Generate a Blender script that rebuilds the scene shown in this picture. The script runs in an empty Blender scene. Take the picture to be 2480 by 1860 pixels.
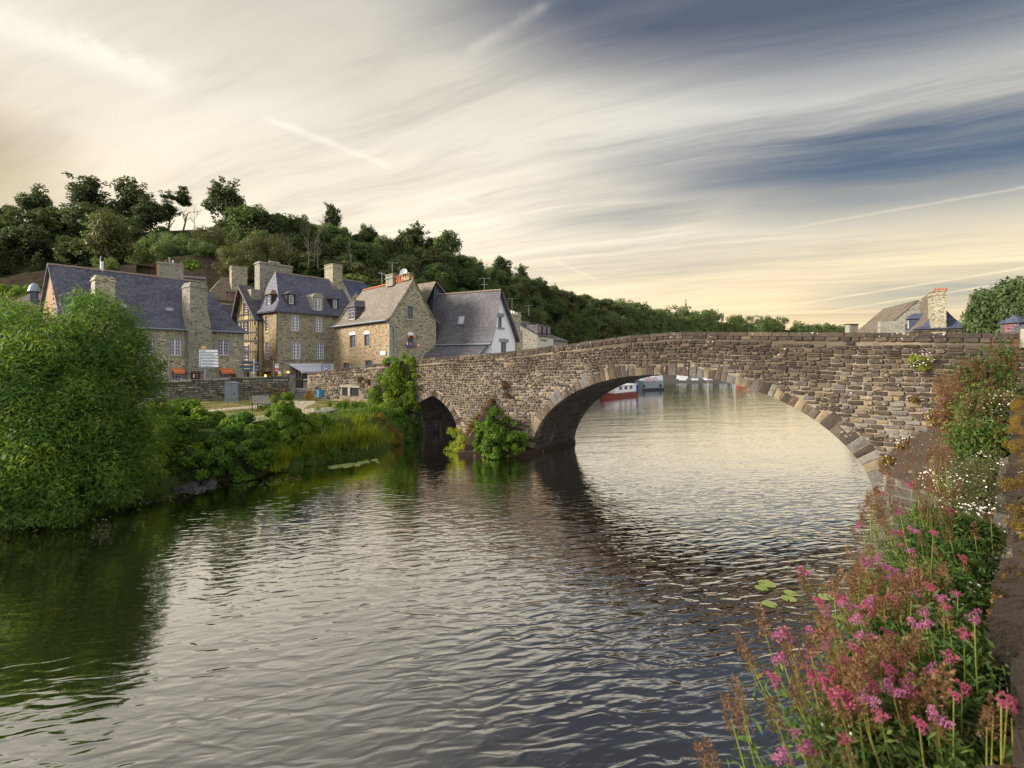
import bpy, bmesh, math, random
import numpy as np
from mathutils import Vector, Matrix

random.seed(11)
RNG = np.random.default_rng(11)
scene = bpy.context.scene
COL = scene.collection
PI = math.pi
FPX = 1147.0      # focal length in pixels of the 2480 px wide photograph
EYE = 5.0         # eye height above the river
HOR = 870.0

# ------------------------------------------------------------------ camera
cam_d = bpy.data.cameras.new("camera")
cam = bpy.data.objects.new("camera", cam_d)
COL.objects.link(cam)
cam.location = (0, 0, EYE)
cam.rotation_euler = (math.radians(90), 0, 0)
cam_d.sensor_width = 36.0
cam_d.lens = 36.0 * FPX / 2480.0
cam_d.shift_y = -(930.0 - HOR) / 2480.0
cam_d.clip_start = 0.05
cam_d.clip_end = 6000
cam_d.dof.use_dof = True
cam_d.dof.focus_distance = 24.0
cam_d.dof.aperture_fstop = 4.5
scene.camera = cam
scene.render.engine = 'CYCLES'
scene.view_settings.view_transform = 'Standard'
scene.view_settings.look = 'None'
scene.view_settings.exposure = 0.74
scene.view_settings.gamma = 1.0
scene.view_settings.use_curve_mapping = False
try:
    scene.cycles.use_denoising = True
    scene.cycles.max_bounces = 6
    scene.cycles.diffuse_bounces = 3
    scene.cycles.glossy_bounces = 4
    scene.cycles.transmission_bounces = 4
    scene.cycles.sample_clamp_indirect = 4.0
except Exception:
    pass


# ------------------------------------------------------------------ node helper
class NT:
    """tiny wrapper so that node maths reads like arithmetic"""
    def __init__(s, tree):
        s.t = tree
        s.n = tree.nodes
        s.l = tree.links

    def node(s, typ, **kw):
        nd = s.n.new(typ)
        for k, v in kw.items():
            setattr(nd, k, v)
        return nd

    def put(s, sock, val):
        if isinstance(val, V):
            s.l.new(val.s, sock)
        elif isinstance(val, bpy.types.NodeSocket):
            s.l.new(val, sock)
        elif val is not None:
            if hasattr(sock, 'default_value'):
                try:
                    sock.default_value = val
                except (TypeError, ValueError):
                    v = tuple(val)
                    sock.default_value = v + (1.0,) if len(v) == 3 else v[:3]

    def m(s, op, a, b=None, c=None, clamp=False):
        nd = s.node('ShaderNodeMath', operation=op, use_clamp=clamp)
        s.put(nd.inputs[0], a)
        if b is not None:
            s.put(nd.inputs[1], b)
        if c is not None:
            s.put(nd.inputs[2], c)
        return V(s, nd.outputs[0])

    def ss(s, x, a, b):
        nd = s.node('ShaderNodeMapRange', interpolation_type='SMOOTHSTEP')
        s.put(nd.inputs[0], x)
        nd.inputs[1].default_value = a
        nd.inputs[2].default_value = b
        return V(s, nd.outputs[0])

    def gauss(s, x, c, w):
        d = (x - c) / w
        return s.m('EXPONENT', d * d * -1.0)

    def noise(s, vec, scale=1.0, detail=3.0, rough=0.5, dist=0.0, dim='3D'):
        nd = s.node('ShaderNodeTexNoise', noise_dimensions=dim)
        s.put(nd.inputs['Vector'], vec)
        nd.inputs['Scale'].default_value = scale
        nd.inputs['Detail'].default_value = detail
        nd.inputs['Roughness'].default_value = rough
        nd.inputs['Distortion'].default_value = dist
        return V(s, nd.outputs[0])

    def vor(s, vec, scale=1.0, feature='F1', rand=1.0):
        nd = s.node('ShaderNodeTexVoronoi', feature=feature)
        s.put(nd.inputs['Vector'], vec)
        nd.inputs['Scale'].default_value = scale
        nd.inputs['Randomness'].default_value = rand
        return nd

    def mix(s, f, a, b, blend='MIX'):
        nd = s.node('ShaderNodeMix', data_type='RGBA', blend_type=blend)
        s.put(nd.inputs[0], f)
        s.put(nd.inputs[6], a)
        s.put(nd.inputs[7], b)
        return V(s, nd.outputs[2])

    def xyz(s, x, y, z):
        nd = s.node('ShaderNodeCombineXYZ')
        s.put(nd.inputs[0], x)
        s.put(nd.inputs[1], y)
        s.put(nd.inputs[2], z)
        return V(s, nd.outputs[0])

    def sep(s, v):
        nd = s.node('ShaderNodeSeparateXYZ')
        s.put(nd.inputs[0], v)
        return [V(s, o) for o in nd.outputs]

    def mapv(s, vec, scale=(1, 1, 1), rot=(0, 0, 0), loc=(0, 0, 0)):
        nd = s.node('ShaderNodeMapping')
        s.put(nd.inputs[0], vec)
        nd.inputs[1].default_value = loc
        nd.inputs[2].default_value = rot
        nd.inputs[3].default_value = scale
        return V(s, nd.outputs[0])

    def ramp(s, f, stops, interp='LINEAR'):
        nd = s.node('ShaderNodeValToRGB')
        cr = nd.color_ramp
        cr.interpolation = interp
        while len(cr.elements) < len(stops):
            cr.elements.new(0.5)
        for e, (p, c) in zip(cr.elements, stops):
            e.position = p
            e.color = tuple(c) + (1.0,)
        s.put(nd.inputs[0], f)
        return V(s, nd.outputs[0])


class V:
    def __init__(s, nt, sock):
        s.nt = nt
        s.s = sock
    def __add__(s, o): return s.nt.m('ADD', s, o)
    def __radd__(s, o): return s.nt.m('ADD', s, o)
    def __sub__(s, o): return s.nt.m('SUBTRACT', s, o)
    def __rsub__(s, o): return s.nt.m('SUBTRACT', o, s)
    def __mul__(s, o): return s.nt.m('MULTIPLY', s, o)
    def __rmul__(s, o): return s.nt.m('MULTIPLY', s, o)
    def __truediv__(s, o): return s.nt.m('DIVIDE', s, o)
    def __neg__(s): return s.nt.m('MULTIPLY', s, -1.0)
    def clamp(s): return s.nt.m('ADD', s, 0.0, clamp=True)


# ------------------------------------------------------------------ sky and sun
SUN_AZ = math.radians(-72)      # measured from +Y (straight ahead), negative = to the left
SUN_EL = math.radians(13)
world = bpy.data.worlds.new("World")
scene.world = world
world.use_nodes = True
wt = NT(world.node_tree)
wt.n.clear()
out_w = wt.node('ShaderNodeOutputWorld')
bg = wt.node('ShaderNodeBackground')
wt.l.new(bg.outputs[0], out_w.inputs[0])
tc = wt.node('ShaderNodeTexCoord')
D3 = V(wt, tc.outputs['Generated'])
dx, dy, dz = wt.sep(D3)
az = wt.m('ARCTAN2', dx, dy) * (180 / PI)
el = wt.m('ARCSINE', dz) * (180 / PI)
elp = wt.m('MAXIMUM', el, 0.0)
# a cloud deck seen in perspective: position on a plane overhead
zz = wt.m('MAXIMUM', dz, 0.0) + 0.10
cx_, cy_ = dx / zz, dy / zz
deck = wt.xyz(cx_, cy_, 0.0)
warp = wt.noise(deck, 0.55, 3, 0.55)
th = math.radians(-24)
al_ = cx_ * math.cos(th) + cy_ * math.sin(th) + warp * 0.8
ac_ = cy_ * math.cos(th) - cx_ * math.sin(th) + warp * 0.55
streak = wt.noise(wt.xyz(al_ * 0.26, ac_ * 1.5, 0.0), 1.0, 6, 0.58, 0.5)
fine = wt.noise(wt.xyz(al_ * 0.7, ac_ * 6.5, 2.0), 1.0, 7, 0.66, 0.5)
big = wt.noise(deck, 0.35, 4, 0.55, 0.2)
# veil cover: full on the west (left), opening into blue on the east (right)
azr = wt.m('ADD', az, 0.0)
top_edge = (el + azr * 0.17 - 31.0)
top_open = 0.93 * wt.ss(top_edge + (streak - 0.5) * 7.0, -3.0, 7.0) * wt.ss(azr + (big - 0.5) * 40.0, -32.0, 10.0)
band_c = 22.8 - azr * 0.125
band_o = wt.gauss(el + (streak - 0.5) * 11.0 + (fine - 0.5) * 5.0, band_c, 5.0) * 0.88 * wt.ss(azr + (streak - 0.5) * 40, -4.0, 38.0)
low_o = wt.gauss(el + (streak - 0.5) * 3.0, 5.2 + azr * 0.02, 1.9) * wt.ss(azr, 24.0, 40.0) * 0.6
mid_o = wt.gauss(el + (streak - 0.5) * 4.0, 17.0, 6.0) * wt.ss(azr, -14.0, 18.0) * 0.34
opening = wt.m('MAXIMUM', wt.m('MAXIMUM', top_open, band_o), wt.m('MAXIMUM', low_o, mid_o))
veil = (1.0 - opening * 1.08 + (streak - 0.5) * 0.85 + (fine - 0.5) * 0.46)
veil = wt.m('MINIMUM', wt.m('MAXIMUM', veil, 0.0), 1.0)

def contrail(px0, py0, px1, py1, width, fade=0.6, power=1.0):
    """a straight vapour trail: great circle between two sky directions"""
    def dirv(px, py):
        v = Vector(((px - 1240) / FPX, 1.0, (HOR - py) / FPX))
        return v.normalized()
    a, b = dirv(px0, py0), dirv(px1, py1)
    n = a.cross(b).normalized()
    mid = (a + b).normalized()
    half = a.angle(b) / 2
    nd = wt.node('ShaderNodeVectorMath', operation='DOT_PRODUCT')
    wt.put(nd.inputs[0], D3)
    nd.inputs[1].default_value = n
    off = V(wt, nd.outputs['Value'])
    nd2 = wt.node('ShaderNodeVectorMath', operation='DOT_PRODUCT')
    wt.put(nd2.inputs[0], D3)
    nd2.inputs[1].default_value = mid
    along = V(wt, nd2.outputs['Value'])
    tn = wt.noise(D3, 26.0, 4, 0.7)
    line = wt.gauss(off + (tn - 0.5) * width * 1.6, 0.0, width)
    lim = wt.ss(along, math.cos(half * 1.12), math.cos(half * 0.75))
    return line * lim * fade * (tn * 1.8 - 0.15)

trails = [contrail(-300, -60, 420, 200, 0.020, 0.5),
          contrail(640, 285, 950, 405, 0.006, 0.36),
          contrail(1050, 465, 1150, 500, 0.003, 0.2),
          contrail(1340, 630, 1450, 680, 0.003, 0.3),
          contrail(1880, 745, 2600, 630, 0.0014, 0.5),
          contrail(1990, 757, 2600, 660, 0.0015, 0.5),
          contrail(1900, 555, 2620, 430, 0.0020, 0.22),
          contrail(1130, 130, 1330, 10, 0.008, 0.15)]
tr = trails[0]
for q in trails[1:]:
    tr = tr + q
tr = wt.m('MINIMUM', tr, 1.0)
# clear air behind the veil: Nishita, with a little steel blue of its own
sky = wt.node('ShaderNodeTexSky', sky_type='NISHITA')
sky.sun_disc = False
sky.sun_elevation = SUN_EL
sky.sun_rotation = SUN_AZ
sky.air_density = 1.0
sky.dust_density = 1.2
sc_ = wt.node('ShaderNodeVectorMath', operation='SCALE')
wt.l.new(sky.outputs[0], sc_.inputs[0])
sc_.inputs[3].default_value = 0.05
steel = wt.ramp(elp / 90.0, [(0.0, (0.42, 0.40, 0.30)), (0.07, (0.24, 0.30, 0.31)), (0.19, (0.078, 0.118, 0.190)), (0.36, (0.092, 0.108, 0.155)), (1.0, (0.20, 0.20, 0.215))])
clear = wt.mix(0.22, steel, V(wt, sc_.outputs[0]))
# veil colour: warm low down and to the west, greyer overhead and to the east
veil_w = wt.ramp(elp / 90.0, [(0.0, (0.78, 0.56, 0.32)), (0.05, (0.78, 0.61, 0.39)), (0.15, (0.77, 0.685, 0.54)), (0.28, (0.63, 0.585, 0.50)), (0.45, (0.40, 0.38, 0.34)), (1.0, (0.30, 0.30, 0.31))])
veil_e = wt.ramp(elp / 90.0, [(0.0, (0.80, 0.58, 0.33)), (0.06, (0.78, 0.62, 0.38)), (0.15, (0.66, 0.59, 0.45)), (0.28, (0.42, 0.42, 0.40)), (0.45, (0.26, 0.27, 0.29)), (1.0, (0.27, 0.28, 0.30))])
vcol = wt.mix(wt.ss(azr + (big - 0.5) * 24, -6.0, 38.0), veil_w, veil_e)
# light and dark in the veil itself
shade = (streak * 0.44 + fine * 0.34 + big * 0.50 + 0.36)
vs = wt.node('ShaderNodeVectorMath', operation='SCALE')
wt.put(vs.inputs[0], vcol)
wt.put(vs.inputs[3], shade)
vcol = V(wt, vs.outputs[0])
# low brown bank of cloud far on the west
bank = wt.gauss(azr, -54.0, 10.5) * wt.gauss(el + (streak - 0.5) * 10, 15.0, 5.5)
vcol = wt.mix(bank * 0.8, vcol, (0.27, 0.195, 0.080))
skyc = wt.mix(veil, clear, vcol)
skyc = wt.mix(tr, skyc, wt.mix(wt.ss(elp, 3, 20), (0.95, 0.74, 0.48), (0.92, 0.85, 0.74)))
# unseen sky behind the camera, made brighter than the veil to light the ground
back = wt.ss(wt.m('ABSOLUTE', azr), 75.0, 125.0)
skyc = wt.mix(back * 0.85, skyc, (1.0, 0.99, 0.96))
skyc = wt.mix(wt.ss(el, -1.0, -6.0), skyc, (0.10, 0.09, 0.07))
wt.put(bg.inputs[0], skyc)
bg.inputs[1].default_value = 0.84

sun_d = bpy.data.lights.new("sun", 'SUN')
sun_d.energy = 4.9
sun_d.angle = math.radians(14)
sun_d.color = (1.0, 0.89, 0.75)
sun = bpy.data.objects.new("sun", sun_d)
COL.objects.link(sun)
SDIR = Vector((math.sin(SUN_AZ) * math.cos(SUN_EL), math.cos(SUN_AZ) * math.cos(SUN_EL), math.sin(SUN_EL)))
SDIR = Vector((-0.93, -0.12, 0.40)).normalized()
sun.rotation_euler = SDIR.to_track_quat('Z', 'Y').to_euler()
sun.location = (-60, 20, 60)


# ------------------------------------------------------------------ materials
MATS = {}

def mat(name, fn, rough=0.85, spec=0.25):
    if name in MATS:
        return MATS[name]
    m = bpy.data.materials.new(name)
    m.use_nodes = True
    t = NT(m.node_tree)
    t.n.clear()
    o = t.node('ShaderNodeOutputMaterial')
    p = t.node('ShaderNodeBsdfPrincipled')
    t.l.new(p.outputs[0], o.inputs[0])
    p.inputs['Roughness'].default_value = rough
    p.inputs['Specular IOR Level'].default_value = spec
    t.p = p
    t.o = o
    fn(t)
    MATS[name] = m
    return m

def wpos(t):
    return V(t, t.node('ShaderNodeNewGeometry').outputs['Position'])

def uvv(t):
    return V(t, t.node('ShaderNodeTexCoord').outputs['UV'])

def rndv(t):
    """0..1 random of this stone, leaf or piece (mesh attribute plus object random)"""
    a = t.node('ShaderNodeAttribute', attribute_name='rnd')
    o = t.node('ShaderNodeObjectInfo')
    return t.m('FRACT', V(t, a.outputs['Fac']) + V(t, o.outputs['Random']))

def bump(t, h, strength=0.5, dist=0.02):
    b = t.node('ShaderNodeBump')
    b.inputs['Strength'].default_value = strength
    b.inputs['Distance'].default_value = dist
    t.put(b.inputs['Height'], h)
    t.l.new(b.outputs[0], t.p.inputs['Normal'])

def simple(name, col, rough=0.7, var=0.15, scale=6.0, spec=0.3, metal=0.0, emit=None):
    def fn(t):
        n = t.noise(wpos(t), scale, 4, 0.6)
        c = t.mix(n, tuple(x * (1 - var) for x in col), tuple(min(1, x * (1 + var)) for x in col))
        t.put(t.p.inputs['Base Color'], c)
        t.p.inputs['Metallic'].default_value = metal
        if emit:
            t.p.inputs['Emission Color'].default_value = tuple(emit[:3]) + (1,)
            t.p.inputs['Emission Strength'].default_value = emit[3]
    return mat(name, fn, rough, spec)

BR_COLS = [(0.00, (0.028, 0.021, 0.018)), (0.13, (0.066, 0.048, 0.040)), (0.26, (0.105, 0.083, 0.064)), (0.38, (0.125, 0.122, 0.120)),
           (0.49, (0.215, 0.170, 0.112)), (0.59, (0.098, 0.066, 0.048)), (0.67, (0.195, 0.185, 0.168)), (0.78, (0.044, 0.034, 0.030)), (0.90, (0.27, 0.215, 0.14))]

def f_bridge_stone(t):
    P = wpos(t)
    r = rndv(t)
    c = t.ramp(r, BR_COLS, 'CONSTANT')
    x, y, z = t.sep(P)
    n1 = t.noise(P, 5.0, 5, 0.65)
    n2 = t.noise(P, 0.45, 3, 0.5)
    # old black weathering, strongest in irregular sheets high on the wall
    pat = t.ss(n2 * 1.3 + (z - 4.0) * 0.26 + (n1 - 0.5) * 0.6 + t.ss(x, 8.0, 13.0) * 0.13, 0.60, 0.88)
    dark = t.ramp(r, [(0.0, (0.020, 0.014, 0.012)), (0.3, (0.050, 0.034, 0.026)), (0.55, (0.028, 0.020, 0.018)), (0.82, (0.095, 0.070, 0.048))], 'CONSTANT')
    c = t.mix(pat * 0.9, c, dark)
    c = t.mix(n1, t.mix(0.35, c, (0.02, 0.016, 0.012)), t.mix(0.14, c, (0.42, 0.36, 0.28)))
    lich = t.ss(t.noise(P, 9.0, 3, 0.6), 0.62, 0.68) * t.ss(t.noise(P, 1.1, 2, 0.5), 0.42, 0.6)
    c = t.mix(lich * 0.8, c, (0.48, 0.46, 0.40))
    damp = t.ss(z + (n2 - 0.5) * 0.8, 0.75, 0.1)
    c = t.mix(damp * 0.7, c, (0.022, 0.020, 0.014))
    t.put(t.p.inputs['Base Color'], c)
    bump(t, t.noise(P, 22.0, 5, 0.65) + n1 * 1.5, 0.9, 0.03)
M_BR = mat('bridge_stone', f_bridge_stone, 0.92, 0.15)

def f_mortar(t):
    P = wpos(t)
    x, y, z = t.sep(P)
    n = t.noise(P, 3.0, 4, 0.6)
    c = t.mix(n, (0.13, 0.10, 0.075), (0.36, 0.30, 0.225))
    pat = t.ss(t.noise(P, 0.45, 3, 0.5) * 1.3 + (z - 4.2) * 0.2, 0.6, 0.95)
    c = t.mix(pat * 0.8, c, (0.070, 0.054, 0.042))
    damp = t.ss(z, 0.7, 0.1)
    c = t.mix(damp * 0.8, c, (0.02, 0.018, 0.012))
    t.put(t.p.inputs['Base Color'], c)
    bump(t, t.noise(P, 30.0, 4, 0.7), 0.7, 0.02)
M_MORTAR = mat('lime_mortar', f_mortar, 0.95, 0.1)

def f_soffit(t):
    P = wpos(t)
    uv = uvv(t)
    br = t.node('ShaderNodeTexBrick')
    t.put(br.inputs['Vector'], t.mapv(uv, scale=(1, 1, 1)))
    br.inputs['Scale'].default_value = 1.0
    br.inputs['Brick Width'].default_value = 0.62
    br.inputs['Row Height'].default_value = 0.30
    br.inputs['Mortar Size'].default_value = 0.018
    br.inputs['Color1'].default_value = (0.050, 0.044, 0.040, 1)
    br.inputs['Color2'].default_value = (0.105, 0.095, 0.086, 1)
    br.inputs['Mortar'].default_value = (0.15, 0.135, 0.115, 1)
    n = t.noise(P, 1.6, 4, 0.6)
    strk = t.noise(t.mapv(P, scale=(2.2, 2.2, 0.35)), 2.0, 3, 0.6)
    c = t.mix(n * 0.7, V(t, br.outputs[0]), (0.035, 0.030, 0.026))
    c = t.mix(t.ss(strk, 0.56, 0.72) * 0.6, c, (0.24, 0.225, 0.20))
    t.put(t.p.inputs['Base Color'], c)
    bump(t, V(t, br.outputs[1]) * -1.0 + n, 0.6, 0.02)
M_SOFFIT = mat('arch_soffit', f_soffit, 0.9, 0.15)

def rubble(name, cols, mortar, sx=2.7, sz=6.2, mort=0.06, tint=None):
    def fn(t):
        uv = uvv(t)
        w = t.noise(uv, 2.0, 2, 0.5)
        u, v, _ = t.sep(uv)
        q = t.xyz(u * sx + w * 0.5, v * sz + w * 0.5, 0.0)
        f1 = t.vor(q, 1.0, 'F1', 0.9)
        ed = t.vor(q, 1.0, 'DISTANCE_TO_EDGE', 0.9)
        cc = t.sep(V(t, f1.outputs['Color']))
        c = t.ramp(cc[0], cols, 'CONSTANT')
        n = t.noise(uv, 9.0, 4, 0.65)
        n2 = t.noise(uv, 0.5, 3, 0.5)
        c = t.mix(n * 0.5, c, tuple(0.45 * k for k in mortar))
        e = t.ss(V(t, ed.outputs['Distance']) + (n - 0.5) * 0.10, mort, mort + 0.09)
        c = t.mix(e, t.mix(n, tuple(k * 0.75 for k in mortar), mortar), c)
        c = t.mix(t.ss(n2, 0.5, 0.75) * 0.35, c, tuple(k * 0.5 for k in mortar))
        t.put(t.p.inputs['Base Color'], c)
        bump(t, e + n * 0.4, 0.7, 0.03)
    return mat(name, fn, 0.93, 0.12)

R_A = rubble('rubble_pale', [(0.0, (0.260, 0.240, 0.182)), (0.25, (0.130, 0.085, 0.058)), (0.38, (0.338, 0.319, 0.240)), (0.6, (0.189, 0.163, 0.124)), (0.72, (0.312, 0.286, 0.208)), (0.88, (0.156, 0.072, 0.046))], (0.546, 0.520, 0.390))
R_B = rubble('rubble_buff', [(0.0, (0.245, 0.215, 0.150)), (0.22, (0.105, 0.082, 0.062)), (0.36, (0.30, 0.265, 0.190)), (0.6, (0.175, 0.148, 0.108)), (0.74, (0.32, 0.285, 0.205)), (0.90, (0.12, 0.072, 0.05))], (0.44, 0.41, 0.30))
R_C = rubble('rubble_warm_lit', [(0.0, (0.25, 0.185, 0.115)), (0.2, (0.10, 0.068, 0.045)), (0.34, (0.30, 0.225, 0.14)), (0.6, (0.17, 0.125, 0.08)), (0.76, (0.33, 0.26, 0.17)), (0.92, (0.12, 0.07, 0.045))], (0.40, 0.32, 0.21), 2.9, 7.0)  # warm sunlight put into the stone colour, for walls facing left
R_G = rubble('rubble_grey', [(0.0, (0.202, 0.196, 0.168)), (0.25, (0.090, 0.081, 0.069)), (0.4, (0.280, 0.269, 0.230)), (0.7, (0.157, 0.146, 0.123)), (0.85, (0.235, 0.224, 0.190))], (0.358, 0.342, 0.286), 2.6, 8.0)
R_BRICK = rubble('rubble_brick_red', [(0.0, (0.336, 0.168, 0.090)), (0.3, (0.403, 0.224, 0.123)), (0.6, (0.246, 0.112, 0.067)), (0.8, (0.448, 0.291, 0.168))], (0.470, 0.358, 0.235), 4.0, 10.0)
R_TERR = rubble('terrace_stone', [(0.0, (0.12, 0.095, 0.068)), (0.4, (0.075, 0.060, 0.045)), (0.7, (0.16, 0.125, 0.085))], (0.13, 0.10, 0.07), 1.6, 3.6)

def f_granite(t):
    P = wpos(t)
    r = rndv(t)
    n = t.noise(P, 4.0, 5, 0.6)
    c = t.ramp(r, [(0.0, (0.32, 0.31, 0.25)), (0.4, (0.37, 0.34, 0.26)), (0.75, (0.28, 0.265, 0.215))], 'CONSTANT')
    c = t.mix(n * 0.5, c, (0.20, 0.19, 0.15))
    t.put(t.p.inputs['Base Color'], c)
    bump(t, t.noise(P, 30, 4, 0.6), 0.4, 0.02)
M_GRAN = mat('dressed_granite', f_granite, 0.9, 0.15)

def f_warm_lit(t):
    P = wpos(t)
    n = t.noise(P, 4.0, 5, 0.6)
    t.put(t.p.inputs['Base Color'], t.mix(n, (0.24, 0.165, 0.09), (0.40, 0.29, 0.17)))
M_WARMLIT = mat('dressed_warm_lit_stone', f_warm_lit, 0.9, 0.15)  # dressed stone of the left-facing walls, sun warmth painted into its colour

def slate(name, c1, c2, gap, w=0.24, h=0.13, lich=0.0, lcol=(0.30, 0.27, 0.20)):
    def fn(t):
        uv = uvv(t)
        u, v, _ = t.sep(uv)
        wob = t.noise(uv, 0.7, 2, 0.5)
        q = t.xyz(u, v + (wob - 0.5) * 0.10, 0.0)
        br = t.node('ShaderNodeTexBrick')
        t.put(br.inputs['Vector'], q)
        br.inputs['Scale'].default_value = 1.0
        br.inputs['Brick Width'].default_value = w
        br.inputs['Row Height'].default_value = h
        br.inputs['Mortar Size'].default_value = 0.014
        br.inputs['Bias'].default_value = -0.1
        br.inputs['Color1'].default_value = tuple(c1) + (1,)
        br.inputs['Color2'].default_value = tuple(c2) + (1,)
        br.inputs['Mortar'].default_value = tuple(gap) + (1,)
        n = t.noise(uv, 3.0, 5, 0.65)
        n2 = t.noise(uv, 0.6, 4, 0.55)
        c = t.mix(t.ss(n, 0.35, 0.75) * 0.6, V(t, br.outputs[0]), tuple(min(1, k * 1.5 + 0.01) for k in c2))
        c = t.mix(t.ss(n2, 0.45, 0.7) * 0.5, c, gap)
        if lich > 0:
            L = t.ss(t.noise(uv, 6.0, 5, 0.7), 0.60 - lich * 0.16, 0.72 - lich * 0.10)
            c = t.mix(L * 0.7, c, lcol)
        t.put(t.p.inputs['Base Color'], c)
        row = t.m('FRACT', (v + (wob - 0.5) * 0.10) / h)
        bump(t, (1.0 - row) * 0.8 + V(t, br.outputs[1]) * -0.8 + n * 0.5, 0.8, 0.02)
    return mat(name, fn, 0.62, 0.35)

S_BLUE = slate('slate_blue_grey', (0.060, 0.064, 0.094), (0.120, 0.124, 0.174), (0.030, 0.030, 0.042), lich=0.35, lcol=(0.240, 0.228, 0.228))
S_DARK = slate('slate_dark', (0.054, 0.052, 0.067), (0.102, 0.094, 0.114), (0.026, 0.025, 0.032), lich=0.3, lcol=(0.204, 0.180, 0.168))
S_NEW = slate('slate_smooth', (0.072, 0.070, 0.084), (0.110, 0.106, 0.124), (0.038, 0.036, 0.044), w=0.32, h=0.2, lich=0.2, lcol=(0.18, 0.17, 0.16))
S_NAVY = slate('slate_navy', (0.048, 0.060, 0.102), (0.072, 0.086, 0.138), (0.030, 0.036, 0.060), w=0.3, h=0.18)
S_BROWN = slate('slate_lichen_brown', (0.115, 0.095, 0.080), (0.18, 0.152, 0.128), (0.05, 0.042, 0.037), lich=0.8, lcol=(0.30, 0.265, 0.20))
S_OLD = slate('slate_old_brown', (0.120, 0.094, 0.070), (0.180, 0.142, 0.106), (0.048, 0.038, 0.030), lich=0.4, lcol=(0.288, 0.240, 0.168))

M_WHITE = simple('white_paint', (0.74, 0.76, 0.80), 0.5, 0.05)
M_LIME = simple('white_limewash', (0.80, 0.82, 0.85), 0.9, 0.16, 1.2, 0.1)
M_TIMBER = simple('dark_timber', (0.045, 0.036, 0.030), 0.85, 0.4, 5)
M_DAUB = simple('ochre_daub', (0.40, 0.32, 0.18), 0.95, 0.25, 2.5, 0.1)
M_METAL = simple('grey_metal', (0.20, 0.23, 0.27), 0.5, 0.15, 8, 0.4)
M_ZINC = simple('zinc_pipe', (0.22, 0.26, 0.32), 0.45, 0.12, 8, 0.5)
M_BLACK = simple('black_iron', (0.018, 0.018, 0.020), 0.6, 0.3, 8)
M_TERRA = simple('terracotta', (0.36, 0.11, 0.05), 0.85, 0.25, 8)
M_RIDGE = simple('ridge_tile', (0.22, 0.17, 0.14), 0.85, 0.35, 5)
M_DARKIN = simple('dark_interior', (0.012, 0.012, 0.014), 0.9, 0.2)
M_WIRE = simple('aerial_metal', (0.30, 0.31, 0.32), 0.5, 0.1)
M_ORANGE = simple('orange_canvas', (0.62, 0.17, 0.06), 0.85, 0.12, 10)
M_AWN = simple('pale_lilac_canvas', (0.60, 0.60, 0.70), 0.85, 0.05, 2)
M_BOARD = simple('brown_menu_board', (0.050, 0.022, 0.018), 0.6, 0.2)
M_SIGNW = simple('sign_white', (0.70, 0.74, 0.80), 0.45, 0.04)
M_SIGNB = simple('sign_dark_blue', (0.035, 0.055, 0.095), 0.5, 0.12)
M_INK = simple('sign_ink', (0.03, 0.035, 0.06), 0.6, 0.05)
M_YEL = simple('sign_yellow', (0.72, 0.50, 0.03), 0.5, 0.08)
M_RED = simple('sign_red', (0.55, 0.03, 0.03), 0.5, 0.08)
M_BLUE = simple('sign_blue', (0.03, 0.09, 0.50), 0.5, 0.08)
M_LIGHTW = simple('pale_text', (0.75, 0.72, 0.62), 0.6, 0.05)
M_GOLD = simple('gold_text', (0.55, 0.30, 0.08), 0.6, 0.05)
M_BIN = simple('blue_bin_paint', (0.04, 0.22, 0.40), 0.5, 0.18, 12)
M_CAB = simple('cabinet_grey_blue', (0.17, 0.20, 0.26), 0.55, 0.18, 3)
M_BENCH = simple('weathered_wood', (0.15, 0.14, 0.14), 0.8, 0.25, 9)
M_TRUNK = simple('bark', (0.075, 0.058, 0.042), 0.95, 0.4, 6, 0.1)
M_TRUNKP = simple('pale_bark', (0.20, 0.18, 0.15), 0.95, 0.3, 5, 0.1)
M_WDARK = simple('dark_wood', (0.040, 0.036, 0.038), 0.8, 0.3, 9)
M_GREENW = simple('grey_green_paint', (0.15, 0.20, 0.20), 0.6, 0.12)
M_TEALW = simple('blue_green_paint', (0.05, 0.12, 0.17), 0.6, 0.15)
M_CREAMW = simple('cream_paint', (0.55, 0.50, 0.38), 0.6, 0.08)
M_GLOW = simple('warm_lamp', (0.9, 0.45, 0.12), 0.5, 0.02, emit=(1.0, 0.48, 0.12, 3.0))
M_HULLR = simple('hull_red', (0.20, 0.045, 0.032), 0.5, 0.15, 3)
M_HULLG = simple('hull_grey_blue', (0.22, 0.27, 0.31), 0.5, 0.1, 3)
M_HULLD = simple('hull_dark', (0.03, 0.033, 0.04), 0.5, 0.1, 3)
M_STEP = simple('step_stone', (0.19, 0.19, 0.20), 0.9, 0.25, 6, 0.1)
M_ROCK = simple('wet_rock', (0.065, 0.062, 0.066), 0.7, 0.35, 6, 0.3)
M_PATH = simple('gravel_path', (0.40, 0.34, 0.27), 0.95, 0.08, 2, 0.1)

def f_glass(t):
    n = t.noise(wpos(t), 1.3, 3, 0.6)
    t.put(t.p.inputs['Base Color'], t.mix(n, (0.035, 0.038, 0.075), (0.13, 0.12, 0.21)))
M_GLASS = mat('window_glass', f_glass, 0.12, 0.8)

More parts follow.
